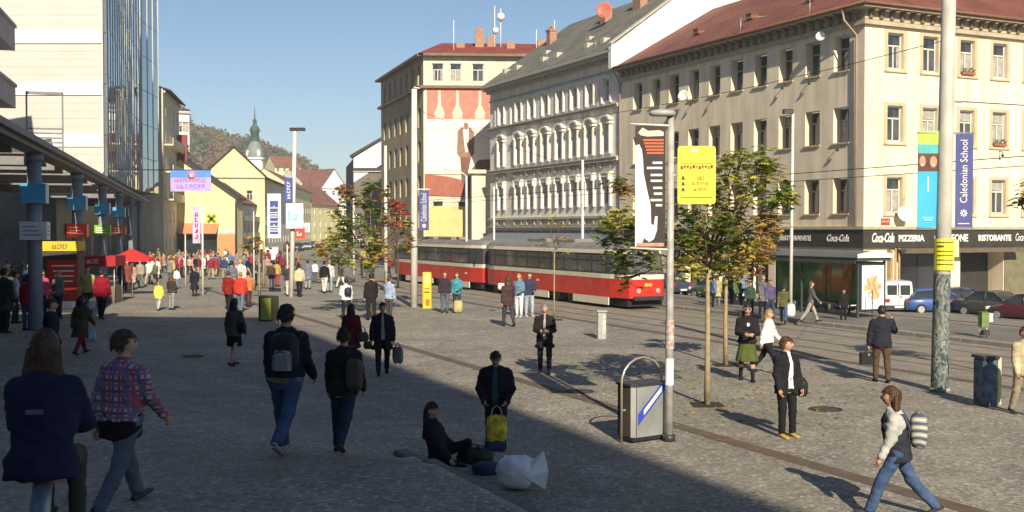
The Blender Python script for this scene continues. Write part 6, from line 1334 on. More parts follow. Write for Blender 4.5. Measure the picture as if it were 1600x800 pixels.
def trouser_fn(k, wide=0, sd=0, short=0):
    def f(Pt):
        hv = k.heavy; q = Pt.copy(); q[..., 2] -= k.dz; F = loft(q, [(.80, .155*hv, .118*hv, 0), (.93, .168*hv, .125*hv, -.005), (1.08, .152*hv, .112*hv, 0)])
        for i in (0, 1):
            kn = k.knee[i]; an = k.ank[i]; F = smin(F, cone(Pt, k.hip[i]-np.array([0, .0, .02]), kn, .096*hv, .068+wide*.5), .045); e = kn+(an-kn)*(.99 if not short else .5); F = smin(F, cone(Pt, kn, e, .068+wide*.5, .055+wide), .02)
        return F+folds(Pt, .004, sd)
    return f
def skirt_fn(k, hem=.5, fl=.06, sd=0):
    def f(Pt):
        q = Pt.copy(); q[..., 2] -= k.dz; F = loft(q, [(hem, .17+fl, .14+fl, .01), (.78, .18, .135, 0), (.93, .17, .125, 0), (1.03, .145, .105, 0)]); return F+.006*np.sin(np.arctan2(q[..., 1], q[..., 0])*11)*np.clip((.9-q[..., 2])*3, 0, 1)
    return f
def bounds(k, pts, pad): A = np.array(pts); return A.min(0)-pad, A.max(0)+pad
def head_mesh(k, near, turn=0, nod=0):
    nu, nv = (24, 18) if near == 2 else (16, 12) if near == 1 else (9, 7); V = []; F = []
    c = np.array(k.head)
    for i in range(nv+1):
        th = math.pi*i/nv
        for j in range(nu):
            a = 2*math.pi*j/nu; x, y, z = math.sin(th)*math.cos(a), math.sin(th)*math.sin(a), math.cos(th)
            sx, sy, sz = .076, .095, .117
            if z < 0: sx *= 1-.30*(-z)**1.5; sy *= 1-.12*(-z)
            px_, py_, pz_ = x*sx, y*sy-(.012 if z > .1 else 0), z*sz
            if y > .2:
                f = (y-.2)/.8; px_n = px_
                py_ += .024*math.exp(-((px_n/.013)**2))*math.exp(-(((pz_+.012)/.022)**2))*f      # nose
                py_ -= .010*math.exp(-(((abs(px_n)-.032)/.015)**2))*math.exp(-(((pz_-.012)/.012)**2))*f  # eye sockets
                py_ += .006*math.exp(-((px_n/.02)**2))*math.exp(-(((pz_+.055)/.01)**2))*f + .008*math.exp(-((px_n/.02)**2))*math.exp(-(((pz_+.095)/.014)**2))*f
            V.append((px_*1.06, py_*1.06, pz_*1.05))
    for i in range(nv):
        for j in range(nu): F.append((i*nu+j, (i+1)*nu+j, (i+1)*nu+(j+1) % nu, i*nu+(j+1) % nu))
    mb = MB(); mb.add(V, F, 0, True)
    if near:
        for s in (-1, 1): mb.ball((s*.080, -.004, -.004), (.010, .02, .032), 8, 6)
    ca, sa = math.cos(-R(turn)), math.sin(-R(turn)); cn_, sn = math.cos(R(nod)), math.sin(R(nod)); out = []
    for x, y, z in mb.v:
        y, z = y*cn_+z*sn, -y*sn+z*cn_; x, y = x*ca-y*sa, x*sa+y*ca; out.append((x+c[0], y+c[1], z+c[2]))
    mb.v = out; return mb
def hair_mesh(k, style, near, turn=0, nod=0, sd=0):
    nu, nv = (28, 20) if near == 2 else (16, 12) if near == 1 else (9, 7); V = []; F = []; c = np.array(k.head); rd = random.Random(sd)
    for i in range(nv+1):
        th = math.pi*i/nv
        for j in range(nu):
            a = 2*math.pi*j/nu; x, y, z = math.sin(th)*math.cos(a), math.sin(th)*math.sin(a), math.cos(th)
            low = -.35 if style in ('short', 'bald') else -.75; line = .42-.9*max(0, min(1, (.35-y)/.6)) if y > -.25 else low
            if style == 'bald': line = 1.2 if y > -.2 else low
            hr = z > line or (y < -.25 and z > low); f = (1.12 if style != 'short' else 1.09)+rd.uniform(-.03, .045)+.02*math.sin(9*a+7*th) if hr else .86
            if style in ('long', 'bob') and hr: f *= 1.05
            V.append((x*.0806*f, y*.1018*f-.012, z*.123*f+(.003 if hr else 0)))
    for i in range(nv):
        for j in range(nu): F.append((i*nu+j, (i+1)*nu+j, (i+1)*nu+(j+1) % nu, i*nu+(j+1) % nu))
    mb = MB(); mb.add(V, F, 0, True)
    if near == 2 and style != 'bald':
        for q in range(420):
            a = rd.uniform(0, 6.283); z = rd.uniform(-.6, 1); st = math.sqrt(1-z*z); x, y = st*math.cos(a), st*math.sin(a); low = -.35 if style == 'short' else -.7
            line = .42-.9*max(0, min(1, (.35-y)/.6)) if y > -.25 else low
            if z < line: continue
            pt = Vector((x*.0806*1.08, y*.1018*1.08-.012, z*.123*1.08)); dn = Vector((rd.uniform(-.4, .4), rd.uniform(-.6, .3), -.9+.6*max(0, z))).normalized(); nr_ = Vector((x, y, z)); tg = (dn-nr_*dn.dot(nr_)).normalized(); sd_ = tg.cross(nr_)*.005; ln = rd.uniform(.03, .055)
            mb.add([tuple(pt-sd_), tuple(pt+sd_), tuple(pt+tg*ln*.5+nr_*.009+sd_*.8), tuple(pt+tg*ln+nr_*rd.uniform(.004, .014))], [(0, 1, 2), (0, 2, 3)], 0, False)
    if style in ('long', 'bob', 'tail'):
        zb = {'long': -.44, 'bob': -.17, 'tail': -.30}[style]; wx = {'long': .115, 'bob': .09, 'tail': .03}[style]; n = 20; rows_ = 9; W_ = []
        for i in range(rows_):
            t = i/(rows_-1); z = .02+(zb-.02)*t; ww = wx*(.9+.42*t-.35*max(0, t-.75)*2); dd = (.075 if style != 'tail' else .03)*(1-.25*t); yo = -.055-.02*t
            for j in range(n): a = 2*math.pi*j/n; m_ = 1+.10*math.sin(5*a+i*.7+sd)+.06*math.sin(11*a-i*.5)+rd.uniform(-.03, .03); W_.append((ww*m_*math.cos(a), yo+dd*m_*math.sin(a)*.8, z+rd.uniform(-.006, .006)))
        mb.add(W_, [(i*n+j, (i+1)*n+j, (i+1)*n+(j+1) % n, i*n+(j+1) % n) for i in range(rows_-1) for j in range(n)]+[tuple(range((rows_-1)*n, rows_*n))], 0, True)
    if style == 'cap':
        mb.tube([(0, .06, .05), (0, .15, .04)], [.06, .05], 8)
    ca, sa = math.cos(-R(turn)), math.sin(-R(turn)); cn_, sn = math.cos(R(nod)), math.sin(R(nod)); out = []
    for x, y, z in mb.v: y, z = y*cn_+z*sn, -y*sn+z*cn_; x, y = x*ca-y*sa, x*sa+y*ca; out.append((x+c[0], y+c[1], z+c[2]))
    mb.v = out; return mb
def hands(k, mb, near):
    for i, sd in enumerate((-1, 1)):
        f = Vector(k.fd[i]); w_ = Vector(k.wr[i]); m = Vector((-sd, 0, 0)); m = (m-f*m.dot(f)); m = m.normalized() if m.length > .2 else Vector((0, 0, -1)); s = f.cross(m).normalized()
        if s.y < 0 and abs(f.z) > .5: s = -s
        for j, ln in enumerate((.062, .074, .078, .068)):
            o = w_+f*.078+s*((1.5-j)*-.0165); p1 = o+f*ln*.45+m*.006; p2 = p1+f*ln*.32+m*.018; p3 = p2+f*ln*.12+m*.022; mb.tube([tuple(o), tuple(p1), tuple(p2), tuple(p3)], [.0095, .009, .008, .006], 5)
        o = w_+f*.025+s*.026; mb.tube([tuple(o), tuple(o+f*.03+s*.02+m*.006), tuple(o+f*.056+s*.022+m*.016)], [.012, .010, .008], 5)
def shoe(k, i):
    a = Vector(k.ank[i]); kn = Vector(k.knee[i]); sh = (a-kn).normalized(); fw = Vector((0, 1, 0)); fw = (fw-sh*fw.dot(sh)*.75).normalized(); up = Vector((1, 0, 0)).cross(fw).normalized(); s = Vector((1, 0, 0)); mb = MB(); o = a-up*.055
    sec = [(-.075, .030, .045), (-.06, .036, .075), (0, .038, .085), (.06, .043, .058), (.12, .046, .045), (.165, .040, .036), (.19, .018, .02)]; V = []; n = 10
    for y, w_, h_ in sec:
        for j in range(n):
            t = 2*math.pi*j/n; cx, cz = math.cos(t), math.sin(t); zz = h_*(.5+.5*cz) if cz > 0 else h_*.5*(1+max(cz, -.75)/.75); V.append(o+fw*y+s*(w_*cx)+up*(zz-.03))
    mb.add([tuple(v) for v in V], [(i_*n+j, i_*n+(j+1) % n, (i_+1)*n+(j+1) % n, (i_+1)*n+j) for i_ in range(len(sec)-1) for j in range(n)]+[tuple(range(n)), tuple(range((len(sec)-1)*n, len(sec)*n))], 0, True); return mb
MESH = {}
def cached(key, fn):
    if key not in MESH: MESH[key] = fn()
    return MESH[key]
SKIN = mat('skin', (.50, .29, .20), .6, .12, 8, spec=.3); SKIN2 = mat('skin_tan', (.40, .22, .14), .6, .12, 8, spec=.3); M_EYE = mat('eye_dark', (.03, .02, .015), .2, 0)
HC = {'brown': (.07, .035, .018), 'dark': (.02, .014, .011), 'grey': (.2, .18, .16), 'blonde': (.30, .19, .08), 'ginger': (.14, .055, .02)}
def hairm(c): m = mat('hair_'+c, HC[c], .55, .45, 30, bump=.6, bscale=60, spec=.4); return m
def setmat(o, m):
    o.material_slots[0].link = 'OBJECT'; o.material_slots[0].material = m
def person(px, fy, hy, yaw, pose, label, top=(.03, .03, .035), hem=.84, th=.02, open_=0, inner=None, bottom=(.04, .04, .05), btype='trousers', shoes=(.03, .025, .02), hair='dark', hstyle='short', female=False, heavy=1.0, turn=0, nod=0, group=None, loc=None, H=None, tmat=None, face=True, wide=0, skirt=(.5, .06), legs=None, wx=1.07, skin=None, pmat=None):
    if loc is None: g = G(px, fy)
    else: g = Vector(loc)
    if H is None: H = (fy-hy)*g.y/1700*1.012
    s = H/1.765; near = 2 if g.y < 24 else 1 if g.y < 46 else 0
    vox = {2: max(.014, g.y*.00085), 1: .024, 0: .034}[near]
    pk = pose if isinstance(pose, str) else repr(pose); kk = (pk, heavy, female); k = cached(('sk',)+kk, lambda: Skel(pose, heavy, female))
    e = empty('person', g, -R(yaw), label, 'person', group); e.scale = (s*wx, s*wx, s)
    allp = k.hip+k.knee+k.ank+k.sh+k.el+k.wr+[k.neck]; vq = round(vox, 3)
    def mbody():
        lo, hi = bounds(k, allp+[k.wr[0]+k.fd[0]*.1, k.wr[1]+k.fd[1]*.1, k.head], .16 if heavy > 1.1 else .14); V, F = nets(body_fn(k), lo, hi, max(vox, .02)); mb = head_mesh(k, near, turn, nod)
        if near: hands(k, mb, near)
        return to_mesh('body', V, F, 1, mb)
    setmat(link('body', cached(('body', vq, turn, nod)+kk, mbody), e), skin or SKIN)
    def mtop(hem_, th_, op, fl): lo, hi = bounds(k, k.sh+k.el+k.wr+[k.neck, np.array([.15, .1, hem_+k.dz-.05]), np.array([-.15, -.1, hem_+k.dz-.05])], .15*heavy); V, F = nets(top_fn(k, hem_, th_, op, 1.3, fl), lo, hi, vox); return to_mesh('top', V, F)
    nm = 'coat' if hem < .7 else 'jacket' if th >= .02 else 'shirt'
    o = link(nm, cached(('top', hem, th, open_, vq)+kk, lambda: mtop(hem, th, open_, .05 if hem < .7 else .0)), e); setmat(o, tmat or cloth(top))
    if inner: o = link('shirt', cached(('in', vq)+kk, lambda: mtop(max(hem, .86), th-.012, 0, 0)), e); setmat(o, cloth(inner))
    if btype == 'trousers':
        def mt(): lo, hi = bounds(k, k.hip+k.knee+k.ank, .16*heavy); lo[2] = min(a[2] for a in k.ank)-.03; V, F = nets(trouser_fn(k, wide), lo, hi, vox); return to_mesh('trousers', V, F)
        setmat(link('trousers', cached(('tr', vq, wide)+kk, mt), e), pmat or cloth(bottom))
    else:
        def ms(): lo = np.array([-.34, -.3, skirt[0]+k.dz-.05]); hi = np.array([.34, .3, 1.1+k.dz]); V, F = nets(skirt_fn(k, *skirt), lo, hi, vox); return to_mesh('skirt', V, F)
        setmat(link('skirt', cached(('skt', vq, skirt)+kk, ms), e), cloth(bottom))
        if legs:
            def ml():
                def f(Pt):
                    F = None
                    for i in (0, 1):
                        q = smin(cone(Pt, k.hip[i]*.5+k.knee[i]*.5, k.knee[i], .075, .058), cone(Pt, k.knee[i], k.ank[i], .06, .042), .02); F = q if F is None else np.minimum(F, q)
                    return F
                lo, hi = bounds(k, k.hip+k.knee+k.ank, .1); V, F = nets(f, lo, hi, min(vox, .026)); return to_mesh('stockings', V, F)
            setmat(link('stockings', cached(('stk', vq)+kk, ml), e), cloth(legs))
    for i in (0, 1): o = link('shoe', cached(('shoe', i)+kk, lambda: (lambda m: to_mesh('shoe', m.v, m.f))(shoe(k, i))), e); setmat(o, cloth(shoes))
    if hstyle: o = link('hair', cached(('hair', hstyle, near, turn, nod)+kk, lambda: (lambda m: to_mesh('hair', m.v, m.f))(hair_mesh(k, hstyle, near, turn, nod, 3))), e); setmat(o, hairm(hair))
    if near and face:
        hd = Vector(k.head); M_ = Matrix.Rotation(-R(turn), 3, 'Z') @ Matrix.Rotation(-R(nod), 3, 'X')
        for sx in (-1, 1):
            mb = MB(); mb.ball((0, 0, 0), .011, 8, 6); me = cached('eye', lambda: to_mesh('eye', mb.v, mb.f)); o = link('eye', me, e, hd+M_ @ Vector((sx*.033, .079, .013))); setmat(o, M_EYE)
            mb = MB(); mb.ball((0, 0, 0), (.018, .006, .004), 8, 4); me = cached('brow', lambda: to_mesh('eyebrow', mb.v, mb.f)); o = link('eyebrow', me, e, hd+M_ @ Vector((sx*.033, .088, .034)), -R(turn)); setmat(o, hairm(hair))
        mb = MB(); mb.ball((0, 0, 0), (.024, .007, .006), 10, 5); me = cached('mouth', lambda: to_mesh('mouth', mb.v, mb.f)); o = link('mouth', me, e, hd+M_ @ Vector((0, .085, -.059)), -R(turn)); setmat(o, mat('lip', (.35, .12, .09), .5, .1))
    e['_k'] = 0; del e['_k']; PK[e.name] = (k, s, g, yaw, wx); return e
PK = {}
def wpt(e, p):
    k, s, g, yaw, wx = PK[e.name]; a = -R(yaw); x, y, z = p[0]*s*wx, p[1]*s*wx, p[2]*s; return Vector((g.x+x*math.cos(a)-y*math.sin(a), g.y+x*math.sin(a)+y*math.cos(a), g.z+z))
def soft(name, loc, rz, size, m, label, cat, noise=.08, seed=0, squash=4.2, handle=None, hm=None, group=None, n=(22, 14)):
    """soft bag: superellipsoid with creases"""
    mb = MB(); V = []; F = []; nu, nv = n; rd = random.Random(seed); ph = [rd.uniform(0, 6) for _ in range(8)]
    for i in range(nv+1):
        th = math.pi*i/nv
        for j in range(nu):
            a = 2*math.pi*j/nu; x, y, z = math.sin(th)*math.cos(a), math.sin(th)*math.sin(a), math.cos(th); r = (abs(x)**squash+abs(y)**squash+abs(z)**squash)**(-1/squash)
            r *= 1+noise*(math.sin(7*x+4*z+ph[0])*math.sin(6*z-5*y+ph[1])+.7*abs(math.sin(11*x-9*z+ph[2]))*math.sin(8*y+ph[3])-.3*abs(math.sin(13*z+6*x+ph[4])))
            V.append((x*r*size[0]/2, y*r*size[1]/2, z*r*size[2]/2))
    for i in range(nv):
        for j in range(nu): F.append((i*nu+j, (i+1)*nu+j, (i+1)*nu+(j+1) % nu, i*nu+(j+1) % nu))
    e = empty(name, loc, rz, label, cat, group)
    if name == 'white_sack': V = [(x+rd.uniform(-.015, .015), y+rd.uniform(-.015, .015), z+rd.uniform(-.015, .015)) if 0 < i//nu < nv else (x, y, z) for i, (x, y, z) in enumerate(V)]
    mb.add(V, F, 0, True); mb.build('bag_body', m, e)
    if handle:
        for y in (-.3, .3) if size[1] > .1 else (0,): h = MB(); h.tube([(-size[0]*.28, y*size[1], size[2]*.42), (-size[0]*.2, y*size[1]*.5, size[2]*.42+handle*.7), (0, 0, size[2]*.42+handle), (size[0]*.2, y*size[1]*.5, size[2]*.42+handle*.7), (size[0]*.28, y*size[1], size[2]*.42)], .01, 5); h.build('handle', hm or m, e)
    return e
def plaid():
    m = bpy.data.materials.new('plaid_shirt'); m.use_nodes = True; t = m.node_tree; b = t.nodes['Principled BSDF']; nn = t.nodes.new; L = t.links.new; g = nn('ShaderNodeTexCoord'); sx = nn('ShaderNodeSeparateXYZ'); L(g.outputs['Object'], sx.inputs[0]); prev = None
    base = nn('ShaderNodeRGB'); base.outputs[0].default_value = (.48, .40, .40, 1); prev = base.outputs[0]
    for ax, sc, off, col, wd in ((2, 62, 0, (.20, .05, .09, 1), .86), (0, 62, 1, (.12, .10, .2, 1), .84), (2, 62, 2.4, (.15, .14, .26, 1), .9), (0, 62, 3.4, (.34, .06, .09, 1), .93), (1, 62, .5, (.2, .1, .2, 1), .9)):
        mu = nn('ShaderNodeMath'); mu.operation = 'MULTIPLY_ADD'; mu.inputs[1].default_value = sc; mu.inputs[2].default_value = off; L(sx.outputs[ax], mu.inputs[0]); s_ = nn('ShaderNodeMath'); s_.operation = 'SINE'; L(mu.outputs[0], s_.inputs[0]); gt = nn('ShaderNodeMapRange'); gt.inputs[1].default_value = wd-.45; gt.inputs[2].default_value = wd; L(s_.outputs[0], gt.inputs[0])
        mx = nn('ShaderNodeMix'); mx.data_type = 'RGBA'; mx.inputs['B'].default_value = col; L(prev, mx.inputs['A']); L(gt.outputs[0], mx.inputs['Factor']); prev = mx.outputs['Result']
    L(prev, b.inputs['Base Color']); b.inputs['Roughness'].default_value = .9; return m
JEAN = mat('denim', (.05, .085, .17), .9, .3, 6, bump=.5, bscale=18, spec=.15); DJEAN = mat('dark_denim', (.025, .035, .06), .9, .3, 6, bump=.5, bscale=18, spec=.15); GJEAN = mat('grey_denim', (.09, .11, .14), .9, .3, 6, bump=.5, bscale=18)
BK = (.018, .017, .02)
# ---------------- near figures
sg = P(66, 748, 6.4); seated = person(0, 0, 0, -8, 'sit', 'long haired woman in navy jacket sitting on the railing with her back turned', top=(.02, .022, .055), hem=.80, th=.045, bottom=(.05, .05, .04), pmat=mat('olive_trousers', (.05, .048, .03), .9), hair='brown', hstyle='long', female=True, loc=(sg.x, sg.y, sg.z), H=1.6, heavy=1.05, face=False, wx=1.0)
# railing below her
e = bpy.data.objects['hand_rail']; RZ = -R(-8); e.location = (sg.x, sg.y, 0); e.rotation_euler = (0, 0, RZ); mb = MB(); zt = sg.z; gr = gz(sg.x, sg.y)
e.rotation_euler = (0, 0, 0); e.location.z = 0
mb.tube([(-.25, .6, zt-.05), (0, 0, zt-.05), (1.35, -3.3, zt-.05)], .055, 12); mb.build('top_rail', mat('pale_blue_rail', (.16, .22, .26), .4, .15, 4, metal=.4), e)
for t in (0, .5, 1): x = 1.35*t-.0; y = -3.3*t; mb = MB(); mb.tube([(x, y, gr-.4), (x, y, zt-.09)], .045, 10); mb.build('post', MATS['pale_blue_rail'], e)
mb = MB(); mb.tube([(-.25, .6, gr+.5), (0, 0, gr+.5), (1.35, -3.3, gr+.5)], .03, 8); mb.build('lower_rail', MATS['pale_blue_rail'], e)
k_, s_, g_, y_, w_ = PK[seated.name]; mb = MB(); mb.add([(-.05, -.178, 1.25+k_.dz), (.06, -.178, 1.25+k_.dz), (.06, -.172, 1.28+k_.dz), (-.05, -.172, 1.28+k_.dz)], [(0, 1, 2, 3)]); mb.build('back_print', mat('faint_print', (.12, .12, .14), .7), seated)
p = person(192, 794, 508, 22, 'walk', 'man in pink and navy plaid shirt walking with dark jumper tied round his waist', tmat=plaid(), hem=.90, th=.016, pmat=GJEAN, shoes=(.09, .08, .07), hair='brown', hstyle='short', heavy=1.08, turn=35, wide=.008)
k_ = PK[p.name][0]
def mwrap():
    def f(Pt): q = Pt.copy(); q[..., 2] -= k_.dz; return loft(q, [(.74, .19, .15, -.03), (.85, .2, .155, -.02), (.98, .185, .14, 0)])+folds(Pt, .006, 2)
    V, F = nets(f, (-.3, -.3, .68+k_.dz), (.3, .3, 1.03+k_.dz), .018); return to_mesh('tied_jumper', V, F)
setmat(link('tied_jumper', mwrap(), p), cloth((.012, .012, .014)))
p = person(447, 709, 475, 12, dict(legs=((14, 4), (-24, 22)), arms=((6, 8, 6, 0), (12, 8, 30, 0)), lean=3), 'man in navy jacket with jeans and white trainers walking away wearing a backpack', top=(.02, .023, .035), hem=.92, th=.03, inner=(.17, .15, .12), pmat=JEAN, shoes=(.36, .34, .32), hair='dark', heavy=1.06, wide=.012)
k_ = PK[p.name][0]; setmat(link('sweater_hem', (lambda: (lambda VF: to_mesh('sweater_hem', *VF))(nets(lambda Pt: loft(Pt-np.array([0, 0, k_.dz]), [(.86, .195, .145, 0), (.93, .197, .147, 0), (1.03, .185, .14, 0)])+folds(Pt, .004, 1), (-.28, -.22, .82+k_.dz), (.28, .22, 1.08+k_.dz), .016)))(), p), cloth((.20, .17, .13)))
def backpack(p, name, label, m, mp, size=(.34, .2, .46), off=(0, -.22, 1.22), tilt=0, pocket=True, seed=1, strap=M_BLACK):
    k = PK[p.name][0]; s = PK[p.name][1]; c = wpt(p, (off[0], off[1], off[2]+k.dz)); e = soft(name, c, -R(PK[p.name][3]), tuple(v*s for v in size), m, label, 'backpack', .03, seed, 3.2); e.rotation_euler.x = tilt
    if pocket:
        mb = MB(); mb.bbox(-size[0]*.30*s, -size[1]*.62*s, -size[2]*.42*s, size[0]*.38*s, -size[1]*.3*s, size[2]*.08*s, .04*s); mb.build('front_pocket', mp, e)
        mb = MB(); mb.tube([(-size[0]*.3*s, -size[1]*.52*s, -size[2]*.02*s), (.0, -size[1]*.6*s, .03*s), (size[0]*.36*s, -size[1]*.5*s, -size[2]*.04*s)], .01*s, 5); mb.build('zip', M_DKMET, e)
    for sx in (-1, 1): mb = MB(); mb.tube([(sx*.1*s, size[1]*.3*s, -.1*s), (sx*.12*s, (size[1]*.5+.02)*s, .1*s), (sx*.125*s, (size[1]*.5+.08)*s, .215*s), (sx*.12*s, (size[1]*.5+.20)*s, .2*s)], .022*s, 6); mb.build('strap', strap, e)
    mb = MB(); mb.tube([(-.04*s, .02*s, size[2]*.48*s), (0, .02*s, size[2]*.56*s), (.04*s, .02*s, size[2]*.48*s)], .008*s, 5); mb.build('grab_loop', strap, e); return e
backpack(p, 'backpack', 'black backpack with silver grey front pocket on the man in jeans', mat('backpack_black', (.012, .012, .018), .6, .2, 5, spec=.4), mat('backpack_silver', (.24, .25, .26), .45, .2, 6), off=(.09, -.24, 1.23))
p = person(537, 706, 513, 10, dict(legs=((6, 4), (-22, 20)), arms=((2, 8, 8, 0), (8, 8, 20, 0)), lean=4), 'man in dark leather jacket and dark jeans walking beside the backpack wearer', top=(.022, .024, .022), hem=.82, th=.028, pmat=DJEAN, shoes=(.08, .05, .04), hair='dark', hstyle='short')
e = soft('shoulder_bag', wpt(p, (.2, -.15, 1.12)), -.2, (.22, .16, .42), mat('brown_bag', (.07, .05, .035), .7, .2, 4), 'brown shoulder bag on the back of the leather jacketed man', 'bag', .05, 4); mb = MB(); mb.tube([(-.08, 0, .2), (-.14, .1, .34), (-.1, .24, .35)], .018, 5); mb.build('strap', M_BLACK, e)
p = person(366, 571, 467, 25, 'short', 'woman in olive jacket and black knee skirt standing alone in the shade', top=(.085, .082, .062), hem=.78, th=.025, btype='skirt', bottom=(.012, .012, .014), skirt=(.52, .02), shoes=(.07, .04, .03), hair='dark', hstyle='bob', female=True)
e = soft('handbag', wpt(p, (.25, -.03, 1.0)), -.4, (.3, .14, .32), mat('black_leather', (.014, .013, .014), .45, .2, 5), 'black handbag hanging from the shoulder of the woman in the knee skirt', 'bag', .04, 6, handle=.3)
p = person(549, 574, 475, 5, 'short', 'person in maroon coat half hidden behind the leather jacketed man', top=(.12, .018, .022), hem=.55, th=.03, bottom=(.02, .02, .02), hair='dark', hstyle='bob', female=True); soft('handbag', wpt(p, (.30, -.05, .85)), .3, (.32, .16, .26), MATS['brown_bag'], 'dark brown handbag carried by the person in the maroon coat', 'bag', .05, 8, handle=.18)
p = person(598, 585, 472, 170, 'bag', 'man in long black overcoat with grey shirt front walking toward the viewer', top=BK, hem=.62, th=.03, open_=.045, inner=(.28, .27, .27), bottom=BK, hair='dark'); soft('carrier_bag', wpt(p, (-.34, .0, .46)), 1.2, (.1, .3, .42), mat('grey_carrier', (.16, .17, .18), .5, .2, 4), 'grey carrier bag held by the man in the black overcoat', 'bag', .06, 9, handle=.14); soft('handbag', wpt(p, (.33, .05, .72)), .2, (.22, .12, .2), MATS['black_leather'], 'small black bag in the other hand of the overcoated man', 'bag', .05, 10, handle=.1)
p = person(775, 701, 548, 182, 'big', 'heavily built man in dark open jacket over teal shirt looking down', top=(.02, .017, .022), hem=.80, th=.05, open_=.07, inner=(.03, .09, .10), bottom=(.025, .025, .04), shoes=(.03, .04, .10), hair='dark', hstyle='short', heavy=1.18, nod=22, wide=.012, skin=SKIN2)
e = soft('plastic_bag', wpt(p, (-.02, .22, .40)), .1, (.34, .16, .46), mat('yellow_bag_print', (.62, .47, .03), .5, .6, 9), 'yellow printed plastic bag hanging before the legs of the heavy man', 'bag', .08, 3, handle=.2, hm=mat('pale_plastic', (.45, .42, .36), .5, .1))
e = soft('blue_bag', wpt(p, (.0, .2, .11)), .1, (.36, .2, .2), mat('blue_bag', (.02, .03, .075), .7, .3, 5), 'dark blue bag standing on the paving under the yellow one', 'bag', .06, 13)
sgp = G(686, 722); sitter = person(0, 0, 0, 95, 'sitground', 'person in dark clothes sitting on the paving with knees drawn up', top=(.018, .018, .028), hem=.84, th=.035, bottom=(.012, .012, .014), hair='dark', hstyle='long', loc=(sgp.x, sgp.y, sgp.z), H=1.72, turn=30)
g1 = G(742, 728); soft('duffel_bag', (g1.x, g1.y, g1.z+.13), -.6, (.62, .32, .3), mat('dark_olive_bag', (.035, .032, .022), .8, .4, 6), 'dark olive duffel bag lying between the sitting person and the white sack', 'bag', .09, 15, handle=.08, hm=M_BLACK)
g1 = G(760, 742); soft('dark_bundle', (g1.x, g1.y, g1.z+.09), .5, (.42, .3, .2), MATS['blue_bag'], 'flat dark blue bundle beside the white sack', 'bag', .1, 16)
g1 = G(808, 764); WS = soft('white_sack', (g1.x, g1.y, g1.z+.24), -.4, (.60, .42, .46), mat('white_plastic_sack', (.80, .80, .78), .55, .08, 4, bump=.4, bscale=9), 'crumpled white plastic sack standing on the shaded paving', 'sack', .06, 22, 2.8, n=(22, 15))
mb = MB(); pts = [(.12, -.02, -.18), (.42, .04, -.22), (.48, .0, .06), (.40, .02, .34), (.22, -.02, .18), (.1, .06, .2)]; c_ = (.2, .16, 0); c2 = (.22, -.2, -.02)
mb.add(pts+[c_, c2], [(i, (i+1) % 6, 6) for i in range(6)]+[((i+1) % 6, i, 7) for i in range(6)], 0, False); mb.build('open_neck', MATS['white_plastic_sack'], WS)
person(851, 583, 475, 182, 'front', 'man in black suit with clasped hands walking toward the viewer', top=BK, hem=.66, th=.028, open_=.04, inner=(.30, .29, .30), bottom=(.02, .018, .03), hair='grey', hstyle='short')
p = person(1167, 595, 475, 185, 'front', 'woman with sunglasses in black jacket and olive green knee skirt', top=BK, hem=.86, th=.03, btype='skirt', bottom=(.075, .09, .025), skirt=(.46, .075), legs=(.018, .018, .022), shoes=BK, hair='dark', hstyle='bob', female=True); k_ = PK[p.name][0]
mb = MB(); c = k_.head; mb.bbox(c[0]-.06, c[1]+.075, c[2], c[0]+.06, c[1]+.10, c[2]+.03, .008); mb.build('sunglasses', M_BLACK, p); mb = MB(); mb.ball((.0, .165, 1.30+k_.dz), (.035, .01, .045), 8, 6); mb.build('chest_logo', M_BW, p)
person(1199, 583, 481, 120, 'walk2', 'woman in bright white sweater and black trousers', top=(.74, .72, .68), hem=.88, th=.03, bottom=BK, hair='blonde', hstyle='bob', female=True)
p = person(1228, 682, 527, 158, dict(legs=((4, 4), (6, 8)), arms=((4, 12, 14, 0), (2, 8, 20, 0)), lean=0), 'woman in black blazer over white shirt with mustard shoes', top=BK, hem=.76, th=.026, open_=.06, inner=(.74, .73, .70), bottom=(.014, .014, .016), shoes=(.42, .30, .06), hair='brown', hstyle='short', female=True, turn=-38)
soft('handbag', wpt(p, (-.30, .02, .84)), .2, (.2, .12, .3), MATS['black_leather'], 'small black handbag held by the woman in the black blazer', 'bag', .05, 18, handle=.08)
p = person(1377, 597, 478, 4, 'phone', 'man in dark navy jacket and brown trousers phoning with his back turned', top=(.022, .024, .035), hem=.80, th=.032, bottom=(.085, .055, .035), hair='dark', hstyle='short', heavy=1.05); k_ = PK[p.name][0]
w0 = wpt(p, k_.wr[0]); e = empty('briefcase', (w0.x-.02, w0.y, w0.z-.33), .15, 'black briefcase in the left hand of the phoning man', 'briefcase'); mb = MB(); mb.bbox(-.21, -.06, -.15, .21, .06, .15, .025); mb.build('case', MATS['black_leather'], e); mb = MB(); mb.tube([(-.06, 0, .15), (-.05, 0, .2), (.05, 0, .2), (.06, 0, .15)], .01, 6); mb.build('handle', M_BLACK, e); mb = MB(); mb.bbox(-.03, -.065, .06, .03, .065, .12, .005); mb.build('clasp', M_STEEL, e)
w1 = wpt(p, k_.wr[1]+k_.fd[1]*.08); e = empty('mobile_phone', w1, 0, 'small dark mobile phone held to the ear of the phoning man', 'phone'); mb = MB(); mb.bbox(-.012, -.025, -.06, .012, .025, .06, .006); mb.build('case', M_BLACK, e)
p = person(1402, 806, 598, -72, dict(legs=((26, 8), (-22, 20)), arms=((10, 10, 14, 0), (-8, 9, 8, 0)), lean=7), 'long haired girl in pale jacket and blue jeans walking left past the viewer', top=(.42, .42, .39), hem=.98, th=.024, pmat=JEAN, shoes=(.05, .04, .04), hair='brown', hstyle='long', female=True, wide=.012)
